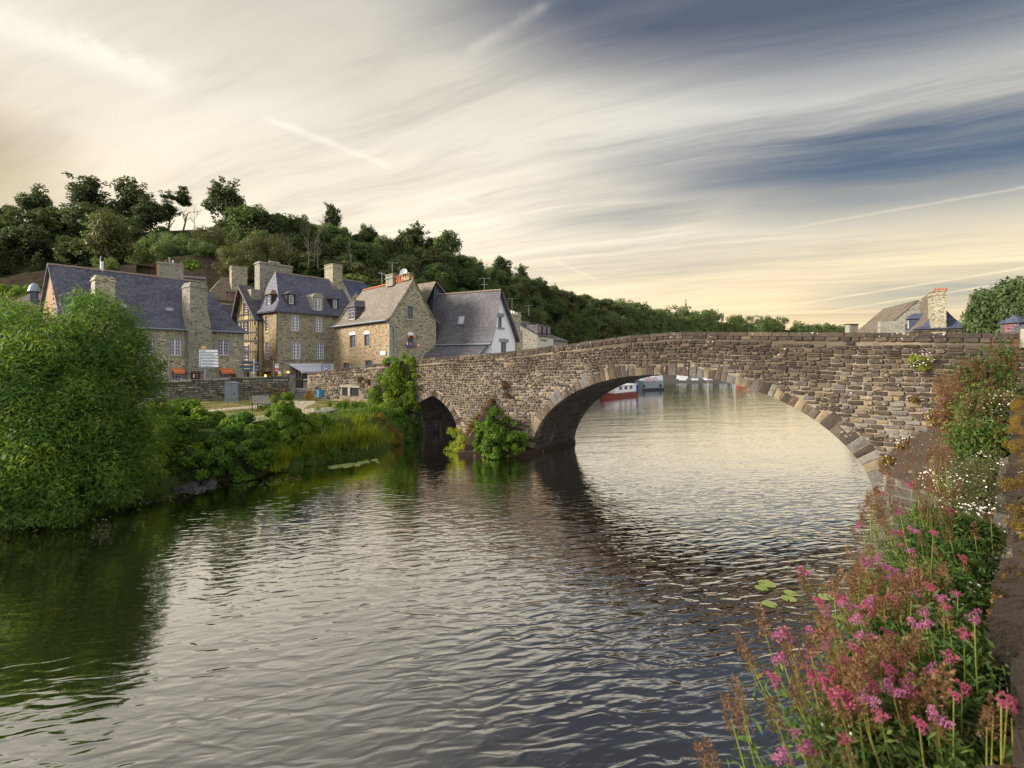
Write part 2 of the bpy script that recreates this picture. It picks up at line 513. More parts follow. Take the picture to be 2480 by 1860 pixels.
def f_stone_cap(t):
    P = wpos(t)
    r = rndv(t)
    n = t.noise(P, 3.2, 5, 0.65)
    n3 = t.noise(P, 26.0, 5, 0.7)
    c = t.ramp(r, [(0.0, (0.022, 0.016, 0.013)), (0.35, (0.036, 0.027, 0.021)), (0.7, (0.014, 0.011, 0.010))], 'CONSTANT')
    c = t.mix(n, t.mix(0.6, c, (0.025, 0.02, 0.018)), t.mix(0.16, c, (0.22, 0.18, 0.14)))
    moss = t.ss(t.noise(P, 4.5, 5, 0.65) + (n3 - 0.5) * 0.45, 0.54, 0.66)
    c = t.mix(moss * 0.9, c, t.mix(n3, (0.06, 0.042, 0.010), (0.17, 0.115, 0.022)))
    lich = t.ss(t.noise(P, 11.0, 3, 0.6), 0.66, 0.70)
    c = t.mix(lich * 0.8, c, (0.36, 0.34, 0.29))
    t.put(t.p.inputs['Base Color'], c)
    bump(t, n3 + moss * 0.8 + n, 1.0, 0.025)
M_CAP = mat('mossy_stone', f_stone_cap, 0.95, 0.1)

def f_capslab(t):
    P = wpos(t)
    n = t.noise(P, 1.5, 5, 0.65)
    n3 = t.noise(P, 18.0, 5, 0.7)
    c = t.mix(n, (0.024, 0.017, 0.013), (0.085, 0.060, 0.044))
    v = t.vor(P, 2.6, 'F1', 1.0)
    d = V(t, v.outputs['Distance'])
    ring = t.ss(d + (n3 - 0.5) * 0.06, 0.21, 0.17) * t.ss(t.noise(P, 0.9, 2, 0.5), 0.5, 0.6)
    c = t.mix(ring * 0.55, c, (0.33, 0.30, 0.20))
    c = t.mix(t.ss(t.noise(P, 20.0, 2, 0.6), 0.66, 0.7) * 0.7, c, (0.36, 0.34, 0.28))
    t.put(t.p.inputs['Base Color'], c)
    bump(t, n3 + n, 0.9, 0.04)
M_SLAB = mat('lichen_slab', f_capslab, 0.93, 0.12)

def leafmat(name, dark, mid, light, trans=0.35, warm=None):
    m = bpy.data.materials.new(name)
    m.use_nodes = True
    t = NT(m.node_tree)
    t.n.clear()
    o = t.node('ShaderNodeOutputMaterial')
    a = t.node('ShaderNodeAttribute', attribute_name='rnd')
    oi = t.node('ShaderNodeObjectInfo')
    P = wpos(t)
    n = t.noise(P, 0.55, 3, 0.55)
    f = (V(t, a.outputs['Fac']) * 0.55 + n * 0.75 + V(t, oi.outputs['Random']) * 0.22 - 0.26).clamp()
    stops = [(0.0, dark), (0.5, mid), (1.0, light)]
    c = t.ramp(f, stops)
    if warm:
        c = t.mix(t.ss(V(t, a.outputs['Fac']), 0.90, 0.96) * 0.8, c, warm)
    b = t.node('ShaderNodeBsdfPrincipled')
    b.inputs['Roughness'].default_value = 0.55
    b.inputs['Specular IOR Level'].default_value = 0.25
    t.put(b.inputs['Base Color'], c)
    tr_ = t.node('ShaderNodeBsdfTranslucent')
    t.put(tr_.inputs['Color'], t.mix(0.5, c, t.mix(1.0, c, (1.6, 1.5, 0.6), 'MULTIPLY')))
    ms = t.node('ShaderNodeMixShader')
    ms.inputs[0].default_value = trans
    t.l.new(b.outputs[0], ms.inputs[1])
    t.l.new(tr_.outputs[0], ms.inputs[2])
    t.l.new(ms.outputs[0], o.inputs[0])
    return m

L_HILL = leafmat('leaf_wood', (0.060, 0.094, 0.042), (0.115, 0.165, 0.066), (0.18, 0.235, 0.090), 0.55)
L_HILLD = leafmat('leaf_wood_dark', (0.036, 0.052, 0.024), (0.064, 0.088, 0.036), (0.10, 0.13, 0.050), 0.45)
L_OLIVE = leafmat('leaf_olive', (0.050, 0.058, 0.024), (0.095, 0.105, 0.040), (0.155, 0.165, 0.062), 0.35)
L_WILLOW = leafmat('leaf_willow', (0.022, 0.072, 0.022), (0.10, 0.195, 0.034), (0.34, 0.42, 0.055), 0.5)
L_BUSH = leafmat('leaf_bush', (0.034, 0.085, 0.014), (0.11, 0.21, 0.024), (0.28, 0.37, 0.035), 0.5)
L_BRIGHT = leafmat('leaf_bright', (0.035, 0.085, 0.012), (0.10, 0.185, 0.020), (0.22, 0.29, 0.030), 0.4)
L_SEDGE = leafmat('leaf_sedge', (0.10, 0.16, 0.015), (0.25, 0.31, 0.028), (0.46, 0.47, 0.05), 0.5)
L_RUST = leafmat('leaf_rust', (0.09, 0.07, 0.015), (0.20, 0.13, 0.025), (0.34, 0.20, 0.04), 0.35)
L_IVY = leafmat('leaf_ivy', (0.035, 0.085, 0.012), (0.13, 0.21, 0.02), (0.32, 0.35, 0.03), 0.42, warm=(0.32, 0.14, 0.02))
L_FORE = leafmat('leaf_valerian', (0.030, 0.065, 0.018), (0.075, 0.135, 0.030), (0.17, 0.23, 0.05), 0.4, warm=(0.16, 0.085, 0.02))
L_STEM = leafmat('stem_green', (0.14, 0.18, 0.04), (0.24, 0.27, 0.06), (0.36, 0.34, 0.09), 0.3)
L_SEED = leafmat('seed_brown', (0.085, 0.045, 0.022), (0.16, 0.085, 0.042), (0.27, 0.145, 0.068), 0.3)
L_PINK = leafmat('petal_pink', (0.24, 0.055, 0.15), (0.40, 0.12, 0.26), (0.56, 0.29, 0.43), 0.3)
L_ROSE = leafmat('petal_rose', (0.28, 0.04, 0.10), (0.42, 0.09, 0.18), (0.50, 0.18, 0.26), 0.3)
L_DAISY = leafmat('petal_white', (0.55, 0.50, 0.48), (0.75, 0.72, 0.66), (0.85, 0.83, 0.78), 0.2)
L_LILY = leafmat('lily_pad', (0.16, 0.21, 0.06), (0.24, 0.30, 0.10), (0.34, 0.38, 0.16), 0.1)
L_DRY = leafmat('leaf_dry_brown', (0.06, 0.035, 0.02), (0.12, 0.07, 0.035), (0.18, 0.12, 0.05), 0.2)


# ------------------------------------------------------------------ geometry core
WL = {}      # world position of each object's origin

def W(px, py, D):
    """point seen at a photograph pixel, D metres ahead"""
    return np.array([(px - 1240) / FPX * D, D, EYE + (HOR - py) / FPX * D])

def tag(o, label=None, cat=None, group=None, kind=None):
    if label: o['label'] = label
    if cat: o['category'] = cat
    if group: o['group'] = group
    if kind: o['kind'] = kind
    return o

def thing(name, loc, label, cat, group=None):
    o = bpy.data.objects.new(name, None)
    o.empty_display_size = 0.2
    COL.objects.link(o)
    o.location = loc
    WL[o.name] = Vector(loc)
    return tag(o, label, cat, group)

def link(name, me, m, parent=None, loc=(0, 0, 0), basis=None):
    o = bpy.data.objects.new(name, me)
    COL.objects.link(o)
    if m is not None and len(me.materials) == 0:
        me.materials.append(m)
    loc = Vector(loc)
    WL[o.name] = loc
    rel = loc
    if parent is not None:
        o.parent = parent
        rel = loc - WL[parent.name]
    if basis is None:
        o.location = rel
    else:
        o.matrix_basis = Matrix.Translation(rel) @ basis
    return o

class Frame:
    """vertical plane standing at A, running along d; n points into the building"""
    def __init__(s, A, d):
        L = math.hypot(d[0], d[1])
        s.A = (A[0], A[1])
        s.d = (d[0] / L, d[1] / L)
        s.n = (-s.d[1], s.d[0])
        s.ang = math.atan2(s.d[1], s.d[0])
    def w(s, u, v, z):
        return (s.A[0] + s.d[0] * u + s.n[0] * v, s.A[1] + s.d[1] * u + s.n[1] * v, z)
    def px(s, x, y, v=0.0):
        r = (x - 1240) / FPX
        ax, ay = s.A[0] + s.n[0] * v, s.A[1] + s.n[1] * v
        u = (r * ay - ax) / (s.d[0] - r * s.d[1])
        D = ay + s.d[1] * u
        return u, EYE + (HOR - y) / FPX * D
    def sub(s, u, v=0.0, turn=0.0):
        """a new frame starting at (u, v), turned by an angle"""
        p = s.w(u, v, 0)
        a = s.ang + turn
        return Frame(p[:2], (math.cos(a), math.sin(a)))

class MB:
    def __init__(s):
        s.v = []
        s.f = []
        s.r = []
        s.cr = None
    def face(s, pts, r=None):
        b = len(s.v)
        s.v.extend([tuple(p) for p in pts])
        s.f.append(tuple(range(b, b + len(pts))))
        s.r.append(random.random() if r is None else r)
    def box(s, F, u0, u1, v0, v1, z0, z1, r=None):
        if r is None:
            r = random.random()
        P = [F.w(u, v, z) for u in (u0, u1) for v in (v0, v1) for z in (z0, z1)]
        b = len(s.v)
        s.v.extend(P)
        for q in ((0, 1, 3, 2), (4, 6, 7, 5), (0, 4, 5, 1), (2, 3, 7, 6), (1, 5, 7, 3), (0, 2, 6, 4)):
            s.f.append(tuple(b + k for k in q))
            s.r.append(r)
    def obox(s, c, ax, ay, az_, r=None):
        """box from centre and three half-axis vectors"""
        c, ax, ay, az_ = map(Vector, (c, ax, ay, az_))
        P = [c + ax * i + ay * j + az_ * k for i in (-1, 1) for j in (-1, 1) for k in (-1, 1)]
        b = len(s.v)
        s.v.extend([tuple(p) for p in P])
        r = random.random() if r is None else r
        for q in ((0, 1, 3, 2), (4, 6, 7, 5), (0, 4, 5, 1), (2, 3, 7, 6), (1, 5, 7, 3), (0, 2, 6, 4)):
            s.f.append(tuple(b + k for k in q))
            s.r.append(r)
    def beam(s, a, b_, wd, dp, nrm):
        """straight beam from a to b, wd wide in the plane, dp thick along nrm"""
        a, b_, nrm = Vector(a), Vector(b_), Vector(nrm).normalized()
        t = (b_ - a)
        sd = t.cross(nrm).normalized()
        s.obox((a + b_) / 2, t / 2, sd * wd / 2, nrm * dp / 2)
    def tube(s, path, rad, n=6, r=None, cap=True):
        path = [Vector(p) for p in path]
        if not isinstance(rad, (list, tuple)):
            rad = [rad] * len(path)
        rings = []
        r = random.random() if r is None else r
        for i, p in enumerate(path):
            t = (path[min(i + 1, len(path) - 1)] - path[max(i - 1, 0)])
            t = t.normalized() if t.length > 1e-9 else Vector((0, 0, 1))
            a = t.cross(Vector((0, 0, 1)))
            if a.length < 1e-3:
                a = Vector((1, 0, 0))
            a.normalize()
            b = t.cross(a)
            base = len(s.v)
            for k in range(n):
                an = 2 * PI * k / n
                s.v.append(tuple(p + (a * math.cos(an) + b * math.sin(an)) * rad[i]))
            rings.append(base)
        for i in range(len(rings) - 1):
            for k in range(n):
                k2 = (k + 1) % n
                s.f.append((rings[i] + k, rings[i] + k2, rings[i + 1] + k2, rings[i + 1] + k))
                s.r.append(r)
        if cap:
            s.f.append(tuple(rings[0] + k for k in range(n)))
            s.f.append(tuple(rings[-1] + k for k in reversed(range(n))))
            s.r += [r, r]
    def mesh(s, name, origin=(0, 0, 0), uv=True, smooth=False):
        me = bpy.data.meshes.new(name)
        V_ = np.array(s.v, dtype=float).reshape(-1, 3)
        me.from_pydata([tuple(p) for p in (V_ - np.array(origin))], [], s.f)
        at = me.attributes.new('rnd', 'FLOAT', 'FACE')
        at.data.foreach_set('value', np.array(s.r, dtype=np.float32))
        if uv:
            ul = me.uv_layers.new(name='UVMap')
            uvs = np.zeros((len(me.loops), 2), dtype=np.float32)
            k = 0
            for f in s.f:
                pts = V_[list(f)]
                nr = np.zeros(3)
                for i in range(len(f)):
                    nr += np.cross(pts[i], pts[(i + 1) % len(f)])
                L = np.linalg.norm(nr)
                nr = nr / L if L > 1e-12 else np.array([0, 0, 1.0])
                if abs(nr[2]) > 0.985:
                    a, b = np.array([1., 0, 0]), np.array([0, 1., 0])
                else:
                    a = np.array([-nr[1], nr[0], 0.0])
                    a /= np.linalg.norm(a)
                    b = np.cross(nr, a)
                    if b[2] < 0:
                        b = -b
                    if a[0] < 0:
                        a = -a
                for p in pts:
                    uvs[k] = (p @ a, p @ b)
                    k += 1
            ul.data.foreach_set('uv', uvs.ravel())
        if smooth:
            me.polygons.foreach_set('use_smooth', [True] * len(me.polygons))
        me.update()
        return me
    def build(s, name, m, parent=None, smooth=False, at=None):
        if not s.v:
            return None
        V_ = np.array(s.v)
        if at is None:
            at = ((V_[:, 0].min() + V_[:, 0].max()) / 2, (V_[:, 1].min() + V_[:, 1].max()) / 2, V_[:, 2].min())
        me = s.mesh(name, at, smooth=smooth)
        me.materials.append(m)
        return link(name, me, m, parent, at)

def clip_poly(poly, planes):
    """clip 2-D polygon by half planes a*u+b*z<=c"""
    for a, b, c in planes:
        out = []
        for i in range(len(poly)):
            p, q = poly[i], poly[(i + 1) % len(poly)]
            fp, fq = a * p[0] + b * p[1] - c, a * q[0] + b * q[1] - c
            if fp <= 1e-9:
                out.append(p)
            if (fp < -1e-9 and fq > 1e-9) or (fp > 1e-9 and fq < -1e-9):
                t = fp / (fp - fq)
                out.append((p[0] + (q[0] - p[0]) * t, p[1] + (q[1] - p[1]) * t))
        poly = out
        if len(poly) < 3:
            return []
    return poly

def wall_mesh(mb, F, u0, u1, z0, z1, holes=(), planes=(), v=0.0, reveal=0.22):
    us = sorted(set([u0, u1] + [h[0] for h in holes] + [h[1] for h in holes]))
    zs = sorted(set([z0, z1] + [h[2] for h in holes] + [h[3] for h in holes]))
    us = [u for u in us if u0 <= u <= u1]
    zs = [z for z in zs if z0 <= z <= z1]
    for i in range(len(us) - 1):
        for j in range(len(zs) - 1):
            cu, cz = (us[i] + us[i + 1]) / 2, (zs[j] + zs[j + 1]) / 2
            if any(h[0] < cu < h[1] and h[2] < cz < h[3] for h in holes):
                continue
            poly = [(us[i], zs[j]), (us[i + 1], zs[j]), (us[i + 1], zs[j + 1]), (us[i], zs[j + 1])]
            poly = clip_poly(poly, planes)
            if poly:
                mb.face([F.w(p[0], v, p[1]) for p in poly])
    for h in holes:
        a, b, c, d = h
        mb.face([F.w(a, v, c), F.w(a, v + reveal, c), F.w(a, v + reveal, d), F.w(a, v, d)])
        mb.face([F.w(b, v, c), F.w(b, v, d), F.w(b, v + reveal, d), F.w(b, v + reveal, c)])
        mb.face([F.w(a, v, d), F.w(a, v + reveal, d), F.w(b, v + reveal, d), F.w(b, v, d)])
        mb.face([F.w(a, v, c), F.w(b, v, c), F.w(b, v + reveal, c), F.w(a, v + reveal, c)])

def roof(parent, F, rows, u0, u1, Wd, m, name='roof', ridge_m=None, thick=0.12):
    """rows: (v, z, inset_left, inset_right) from the front eave to the ridge; mirrored behind"""
    mb = MB()
    n = len(rows)
    full = [(v, z, a, b) for v, z, a, b in rows] + [(Wd - v, z, a, b) for v, z, a, b in reversed(rows[:-1])]
    for lo in (0.0, -thick):
        for i in range(len(full) - 1):
            (v, z, a, b), (v2, z2, a2, b2) = full[i], full[i + 1]
            q = [F.w(u0 + a, v, z + lo), F.w(u1 - b, v, z + lo), F.w(u1 - b2, v2, z2 + lo), F.w(u0 + a2, v2, z2 + lo)]
            mb.face(q if lo == 0.0 else q[::-1])
        # hip ends
        for side in (0, 1):
            for i in range(n - 1):
                v, z, a, b = rows[i]
                v2, z2, a2, b2 = rows[i + 1]
                if (a, b)[side] == (a2, b2)[side]:
                    continue
                uu, uu2 = (u0 + a, u0 + a2) if side == 0 else (u1 - b, u1 - b2)
                pts = [F.w(uu, v, z + lo), F.w(uu2, v2, z2 + lo), F.w(uu2, Wd - v2, z2 + lo), F.w(uu, Wd - v, z + lo)]
                if abs(v2 - (Wd - v2)) < 1e-6:
                    pts = [pts[0], pts[1], pts[3]]
                mb.face(pts)
    # edges
    for side in (0, 1):
        for i in range(len(full) - 1):
            (v, z, a, b), (v2, z2, a2, b2) = full[i], full[i + 1]
            uu, uu2 = (u0 + a, u0 + a2) if side == 0 else (u1 - b, u1 - b2)
            mb.face([F.w(uu, v, z), F.w(uu2, v2, z2), F.w(uu2, v2, z2 - thick), F.w(uu, v, z - thick)])
    for (v, z, a, b) in (full[0], full[-1]):
        mb.face([F.w(u0 + a, v, z), F.w(u1 - b, v, z), F.w(u1 - b, v, z - thick), F.w(u0 + a, v, z - thick)])
    o = mb.build(name, m, parent)
    if ridge_m:
        v, z, a, b = rows[-1]
        rb = MB()
        k = max(3, int((u1 - b - u0 - a) / 0.42))
        for i in range(k):
            ua = u0 + a + (u1 - b - u0 - a) * i / k
            ub = u0 + a + (u1 - b - u0 - a) * (i + 1) / k - 0.02
            dz_ = random.uniform(-0.012, 0.012)
            rb.face([F.w(ua, v - 0.16, z - 0.10 + dz_), F.w(ub, v - 0.16, z - 0.10 + dz_), F.w(ub, v, z + 0.07 + dz_), F.w(ua, v, z + 0.07 + dz_)])
            rb.face([F.w(ua, v + 0.16, z - 0.10 + dz_), F.w(ua, v, z + 0.07 + dz_), F.w(ub, v, z + 0.07 + dz_), F.w(ub, v + 0.16, z - 0.10 + dz_)])
            rb.face([F.w(ua, v - 0.16, z - 0.10 + dz_), F.w(ua, v, z + 0.07 + dz_), F.w(ua, v + 0.16, z - 0.10 + dz_)])
        rb.build('ridge_tiles', ridge_m, o)
    return o

def window(parent, F, u0, u1, z0, z1, m, cols=4, rows=4, v=0.12, leaves=2, surround=None, sm=None, name='window', fw=0.055, sill=True, sw=0.24, shutters=None, bar=0.026):
    """casement window: frame, glazing bars, one pane of glass behind, dressed surround"""
    mb = MB()
    mb.box(F, u0, u1, v, v + 0.07, z0, z0 + fw)
    mb.box(F, u0, u1, v, v + 0.07, z1 - fw, z1)
    mb.box(F, u0, u0 + fw, v, v + 0.07, z0 + fw, z1 - fw)
    mb.box(F, u1 - fw, u1, v, v + 0.07, z0 + fw, z1 - fw)
    for k in range(1, leaves):
        uc = u0 + (u1 - u0) * k / leaves
        mb.box(F, uc - fw * 0.85, uc + fw * 0.85, v - 0.012, v + 0.065, z0 + fw, z1 - fw)
    for k in range(1, cols):
        if leaves > 1 and abs(k / cols * leaves - round(k / cols * leaves)) < 1e-6:
            continue
        uc = u0 + (u1 - u0) * k / cols
        mb.box(F, uc - bar / 2, uc + bar / 2, v + 0.012, v + 0.05, z0 + fw, z1 - fw)
    for k in range(1, rows):
        zc = z0 + (z1 - z0) * k / rows
        h = bar / 2
        mb.box(F, u0 + fw, u1 - fw, v + 0.009, v + 0.053, zc - h, zc + h)
    w = mb.build(name, m, parent)
    g = MB()
    g.box(F, u0 + 0.02, u1 - 0.02, v + 0.03, v + 0.036, z0 + 0.02, z1 - 0.02)
    g.build('pane', M_GLASS, w)
    d = MB()
    d.box(F, u0 - 0.05, u1 + 0.05, v + 0.35, v + 0.37, z0 - 0.05, z1 + 0.05)
    if surround:
        pb = MB()
        g_ = 0.004
        pb.box(F, u0 - sw, u1 + sw, -0.03, 0.16, z1 + g_, z1 + 0.30)
        if sill:
            pb.box(F, u0 - sw * 0.6, u1 + sw * 0.6, -0.07, 0.16, z0 - 0.16, z0 - g_)
        n = max(2, int((z1 - z0) / 0.36))
        for i in range(n):
            za, zb = z0 + (z1 - z0) * i / n + g_, z0 + (z1 - z0) * (i + 1) / n - g_
            for side in (0, 1):
                ww = sw * random.choice((0.55, 1.0, 0.8))
                if side == 0:
                    pb.box(F, u0 - ww, u0 - g_, -0.025, 0.14, za, zb)
                else:
                    pb.box(F, u1 + g_, u1 + ww, -0.025, 0.14, za, zb)
        pb.build('surround', surround, w)
    return w

def chimney(parent, F, u0, u1, v0, v1, z0, z1, m, pots=0, potm=None, name='chimney', cap=True):
    mb = MB()
    mb.box(F, u0, u1, v0, v1, z0, z1)
    if cap:
        mb.box(F, u0 - 0.07, u1 + 0.07, v0 - 0.07, v1 + 0.07, z1 - 0.38, z1 - 0.26)
        mb.box(F, u0 - 0.06, u1 + 0.06, v0 - 0.06, v1 + 0.06, z1 + 0.003, z1 + 0.09)
    o = mb.build(name, m, parent)
    for k in range(pots):
        pm = MB()
        uc = u0 + (u1 - u0) * (k + 0.5 + 0.1 * random.uniform(-1, 1)) / pots
        vc = (v0 + v1) / 2
        h = random.uniform(0.28, 0.45)
        pm.tube([F.w(uc, vc, z1 + 0.08), F.w(uc, vc, z1 + 0.08 + h * 0.8), F.w(uc, vc, z1 + 0.08 + h)], [0.13, 0.10, 0.12], 8)
        pm.build('chimney_pot', potm or M_TERRA, o)
    return o

def aerial(parent_or_none, base, h, label, ang=0.3, double=False):
    t = MB()
    b = Vector(base)
    t.tube([b, b + Vector((0, 0, h))], 0.022, 5)
    t.tube([b + Vector((-0.55 * math.cos(ang), -0.55 * math.sin(ang), h * 0.98)), b + Vector((0.55 * math.cos(ang), 0.55 * math.sin(ang), h * 0.98))], 0.015, 4)
    for k in range(7):
        q = -0.5 + k / 6.0
        c = b + Vector((q * math.cos(ang), q * math.sin(ang), h * 0.98))
        t.tube([c + Vector((math.sin(ang), -math.cos(ang), 0)) * 0.18, c - Vector((math.sin(ang), -math.cos(ang), 0)) * 0.18], 0.008, 3)
    if double:
        t.tube([b + Vector((-0.4, 0, h * 0.5)), b + Vector((0.4, 0, h * 0.52))], 0.015, 4)
    o = t.build('tv_aerial', M_WIRE, None)
    tag(o, label, 'aerial')
    return o

def text_mesh(txt, size):
    c = bpy.data.curves.new('lettering', 'FONT')
    c.body = txt
    c.size = size
    c.resolution_u = 2
    c.extrude = 0.004
    tmp = bpy.data.objects.new('lettering', c)
    COL.objects.link(tmp)
    dg = bpy.context.evaluated_depsgraph_get()
    dg.update()
    me = bpy.data.meshes.new_from_object(tmp.evaluated_get(dg))
    me.materials.clear()
    bpy.data.objects.remove(tmp)
    return me

def lettering(parent, F, u, v, z, txt, size, m, width=None):
    me = text_mesh(txt, size)
    me.materials.append(m)
    xs = [q.co.x for q in me.vertices]
    sx = 1.0
    if width and xs:
        sx = width / (max(xs) - min(xs))
    R = Matrix.Rotation(F.ang, 4, 'Z') @ Matrix.Rotation(PI / 2, 4, 'X') @ Matrix.Diagonal((sx, 1, 1, 1))
    return link('lettering', me, m, parent, F.w(u, v, z), R)

# ------------------------------------------------------------------ loose stones
def unit_stone(seed, rough=0.17, chamfer=0.19):
    """a block 1 x 1 x 1 (u, depth, z) centred on u,z; face at y=-1, back at y=0; uneven edges"""
    r = random.Random(seed)
    j = lambda a: r.uniform(-a, a)
    co = [(-.5, -.5), (.5, -.5), (.5, .5), (-.5, .5)]
    mb = MB()
    A = [(x + j(rough * .35), 0.35, z + j(rough * .35)) for x, z in co]
    # eight points round the face so that corners are knocked off
    ring, face = [], []
    for k in range(4):
        x, z = co[k]
        x2, z2 = co[(k + 1) % 4]
        cut = chamfer * r.uniform(0.5, 1.3)
        for t in (cut, 1 - cut):
            px_, pz_ = x + (x2 - x) * t, z + (z2 - z) * t
            q = 1 - r.uniform(0, rough) * 0.7
            ring.append((px_ * q + j(.012), -0.45, pz_ * q + j(.012)))
            face.append((px_ * (0.86 + j(.05)), -1.0 + j(0.22), pz_ * (0.80 + j(.07))))
    mb.v = A + ring + face + [(j(.1), -1.12 + j(.1), j(.1))]
    f = []
    for k in range(4):
        a, b = k, (k + 1) % 4
        r0, r1 = 4 + 2 * k, 4 + 2 * k + 1
        rn = 4 + (2 * k + 2) % 8
        f.append((a, b, r1, r0))
        f.append((b, rn, r1))
    for k in range(8):
        a, b = 4 + k, 4 + (k + 1) % 8
        f.append((a, b, b + 8, a + 8))
        f.append((12 + k, 12 + (k + 1) % 8, 20))
    mb.f = f
    mb.r = [0.0] * len(f)
    return mb

STONES = {}
def stone_meshes(m):
    if m.name not in STONES:
        L = []
        for k in range(10):
            me = unit_stone(k + 3).mesh('stone', uv=False)
            me.materials.append(m)
            L.append(me)
        STONES[m.name] = L
    return STONES[m.name]

UNIT = [unit_stone(k + 3) for k in range(10)]

def lay_stones(parent, F, items, m, name='stone', maxobj=300, v=0.0, depth=0.05, sortkey=None):
    """items: (u, z, width, height, tilt). The nearest become single parts, the rest one joined part"""
    cam_ = Vector((0, 0, EYE))
    def size(it):
        p = Vector(F.w(it[0], v, it[1]))
        return -(it[2] * it[3]) ** 0.5 / max(0.5, (p - cam_).length)
    items = sorted(items, key=sortkey or size)
    ms = stone_meshes(m)
    Rz = Matrix.Rotation(F.ang, 4, 'Z')
    for it in items[:maxobj]:
        u, z, w, h, tl = it
        dp = depth * random.uniform(0.6, 1.5)
        B = Rz @ Matrix.Rotation(tl, 4, 'Y') @ Matrix.Diagonal((w, dp, h, 1))
        link(name, random.choice(ms), m, parent, F.w(u, v, z), B)
    rest = items[maxobj:]
    if rest:
        o0 = F.w(0, v, 0)
        mb = MB()
        for it in rest:
            u, z, w, h, tl = it
            dp = depth * random.uniform(0.6, 1.5)
            B = Matrix.Translation(F.w(u, v, z)) @ Rz @ Matrix.Rotation(tl, 4, 'Y') @ Matrix.Diagonal((w, dp, h, 1))
            us = random.choice(UNIT)
            b = len(mb.v)
            M_ = np.array(B)
            P = np.c_[np.array(us.v), np.ones(len(us.v))] @ M_.T
            mb.v.extend(map(tuple, P[:, :3]))
            mb.f.extend([tuple(b + k for k in q) for q in us.f])
            mb.r.extend([random.random()] * len(us.f))
        A = np.array(mb.v)
        at = tuple(A.mean(0))
        me = mb.mesh(name + 's', at, uv=False)
        me.materials.append(m)
        o = link('small_' + name + 's', me, m, parent, at)
        o['kind'] = 'stuff'

def coursing(u0, u1, zlo, zhi, ok, wmin, wmax, hmin, hmax, gap=0.02, warp=None, seed=0):
    """irregular courses of stones filling a region, ok(u, z, w, h) decides"""
    r = random.Random(seed)
    items = []
    z = zlo
    while z < zhi:
        h = r.uniform(hmin, hmax)
        u = u0 - r.random() * wmax
        while u < u1:
            w = r.uniform(wmin, wmax) * (1 if r.random() > 0.12 else 0.6)
            uc = u + w / 2
            zc = z + h / 2 + (warp(uc) if warp else 0)
            if ok(uc, zc, w, h):
                if r.random() < 0.12 and h > hmin * 1.1 and w > wmin * 1.3:
                    items.append((uc, zc - h * 0.25, w - gap, h / 2 - gap, r.uniform(-.02, .02)))
                    items.append((uc, zc + h * 0.25, w - gap, h / 2 - gap, r.uniform(-.02, .02)))
                else:
                    items.append((uc + r.uniform(-.006, .006), zc + r.uniform(-.01, .01), w - gap * r.uniform(0.6, 1.6), h * r.uniform(0.80, 1.04) - gap, r.uniform(-.06, .06)))
            u += w
        z += h
    return items

# ------------------------------------------------------------------ foliage core
def np_mesh(name, verts, quads, rnd, m, at=None):
    me = bpy.data.meshes.new(name)
    nv, nf = len(verts), len(quads)
    if at is not None:
        verts = verts - np.array(at)
    me.vertices.add(nv)
    me.vertices.foreach_set('co', verts.astype(np.float32).ravel())
    me.loops.add(nf * 4)
    me.loops.foreach_set('vertex_index', quads.astype(np.int32).ravel())
    me.polygons.add(nf)
    me.polygons.foreach_set('loop_start', np.arange(0, nf * 4, 4, dtype=np.int32))
    me.polygons.foreach_set('loop_total', np.full(nf, 4, dtype=np.int32))
    a = me.attributes.new('rnd', 'FLOAT', 'FACE')
    a.data.foreach_set('value', rnd.astype(np.float32))
    me.materials.append(m)
    me.update(calc_edges=True)
    me.validate()
    return me

def norm(a):
    return a / np.maximum(np.linalg.norm(a, axis=1, keepdims=True), 1e-9)

def leaf_quads(P, A, S, L, Wd, rnd=None, bend=0.15):
    """diamond leaves: base P, long axis A, side S (unit), length L, width Wd"""
    n = len(P)
    L = np.asarray(L).reshape(-1, 1) * np.ones((n, 1))
    Wd = np.asarray(Wd).reshape(-1, 1) * np.ones((n, 1))
    N = np.cross(A, S)
    v = np.empty((n, 4, 3))
    v[:, 0] = P
    v[:, 1] = P + A * L * 0.45 + S * Wd * 0.5 + N * L * bend * 0.3
    v[:, 2] = P + A * L + N * L * bend * -0.3
    v[:, 3] = P + A * L * 0.45 - S * Wd * 0.5 + N * L * bend * 0.3
    q = np.arange(n * 4).reshape(n, 4)
    if rnd is None:
        rnd = RNG.random(n)
    return v.reshape(-1, 3), q, rnd

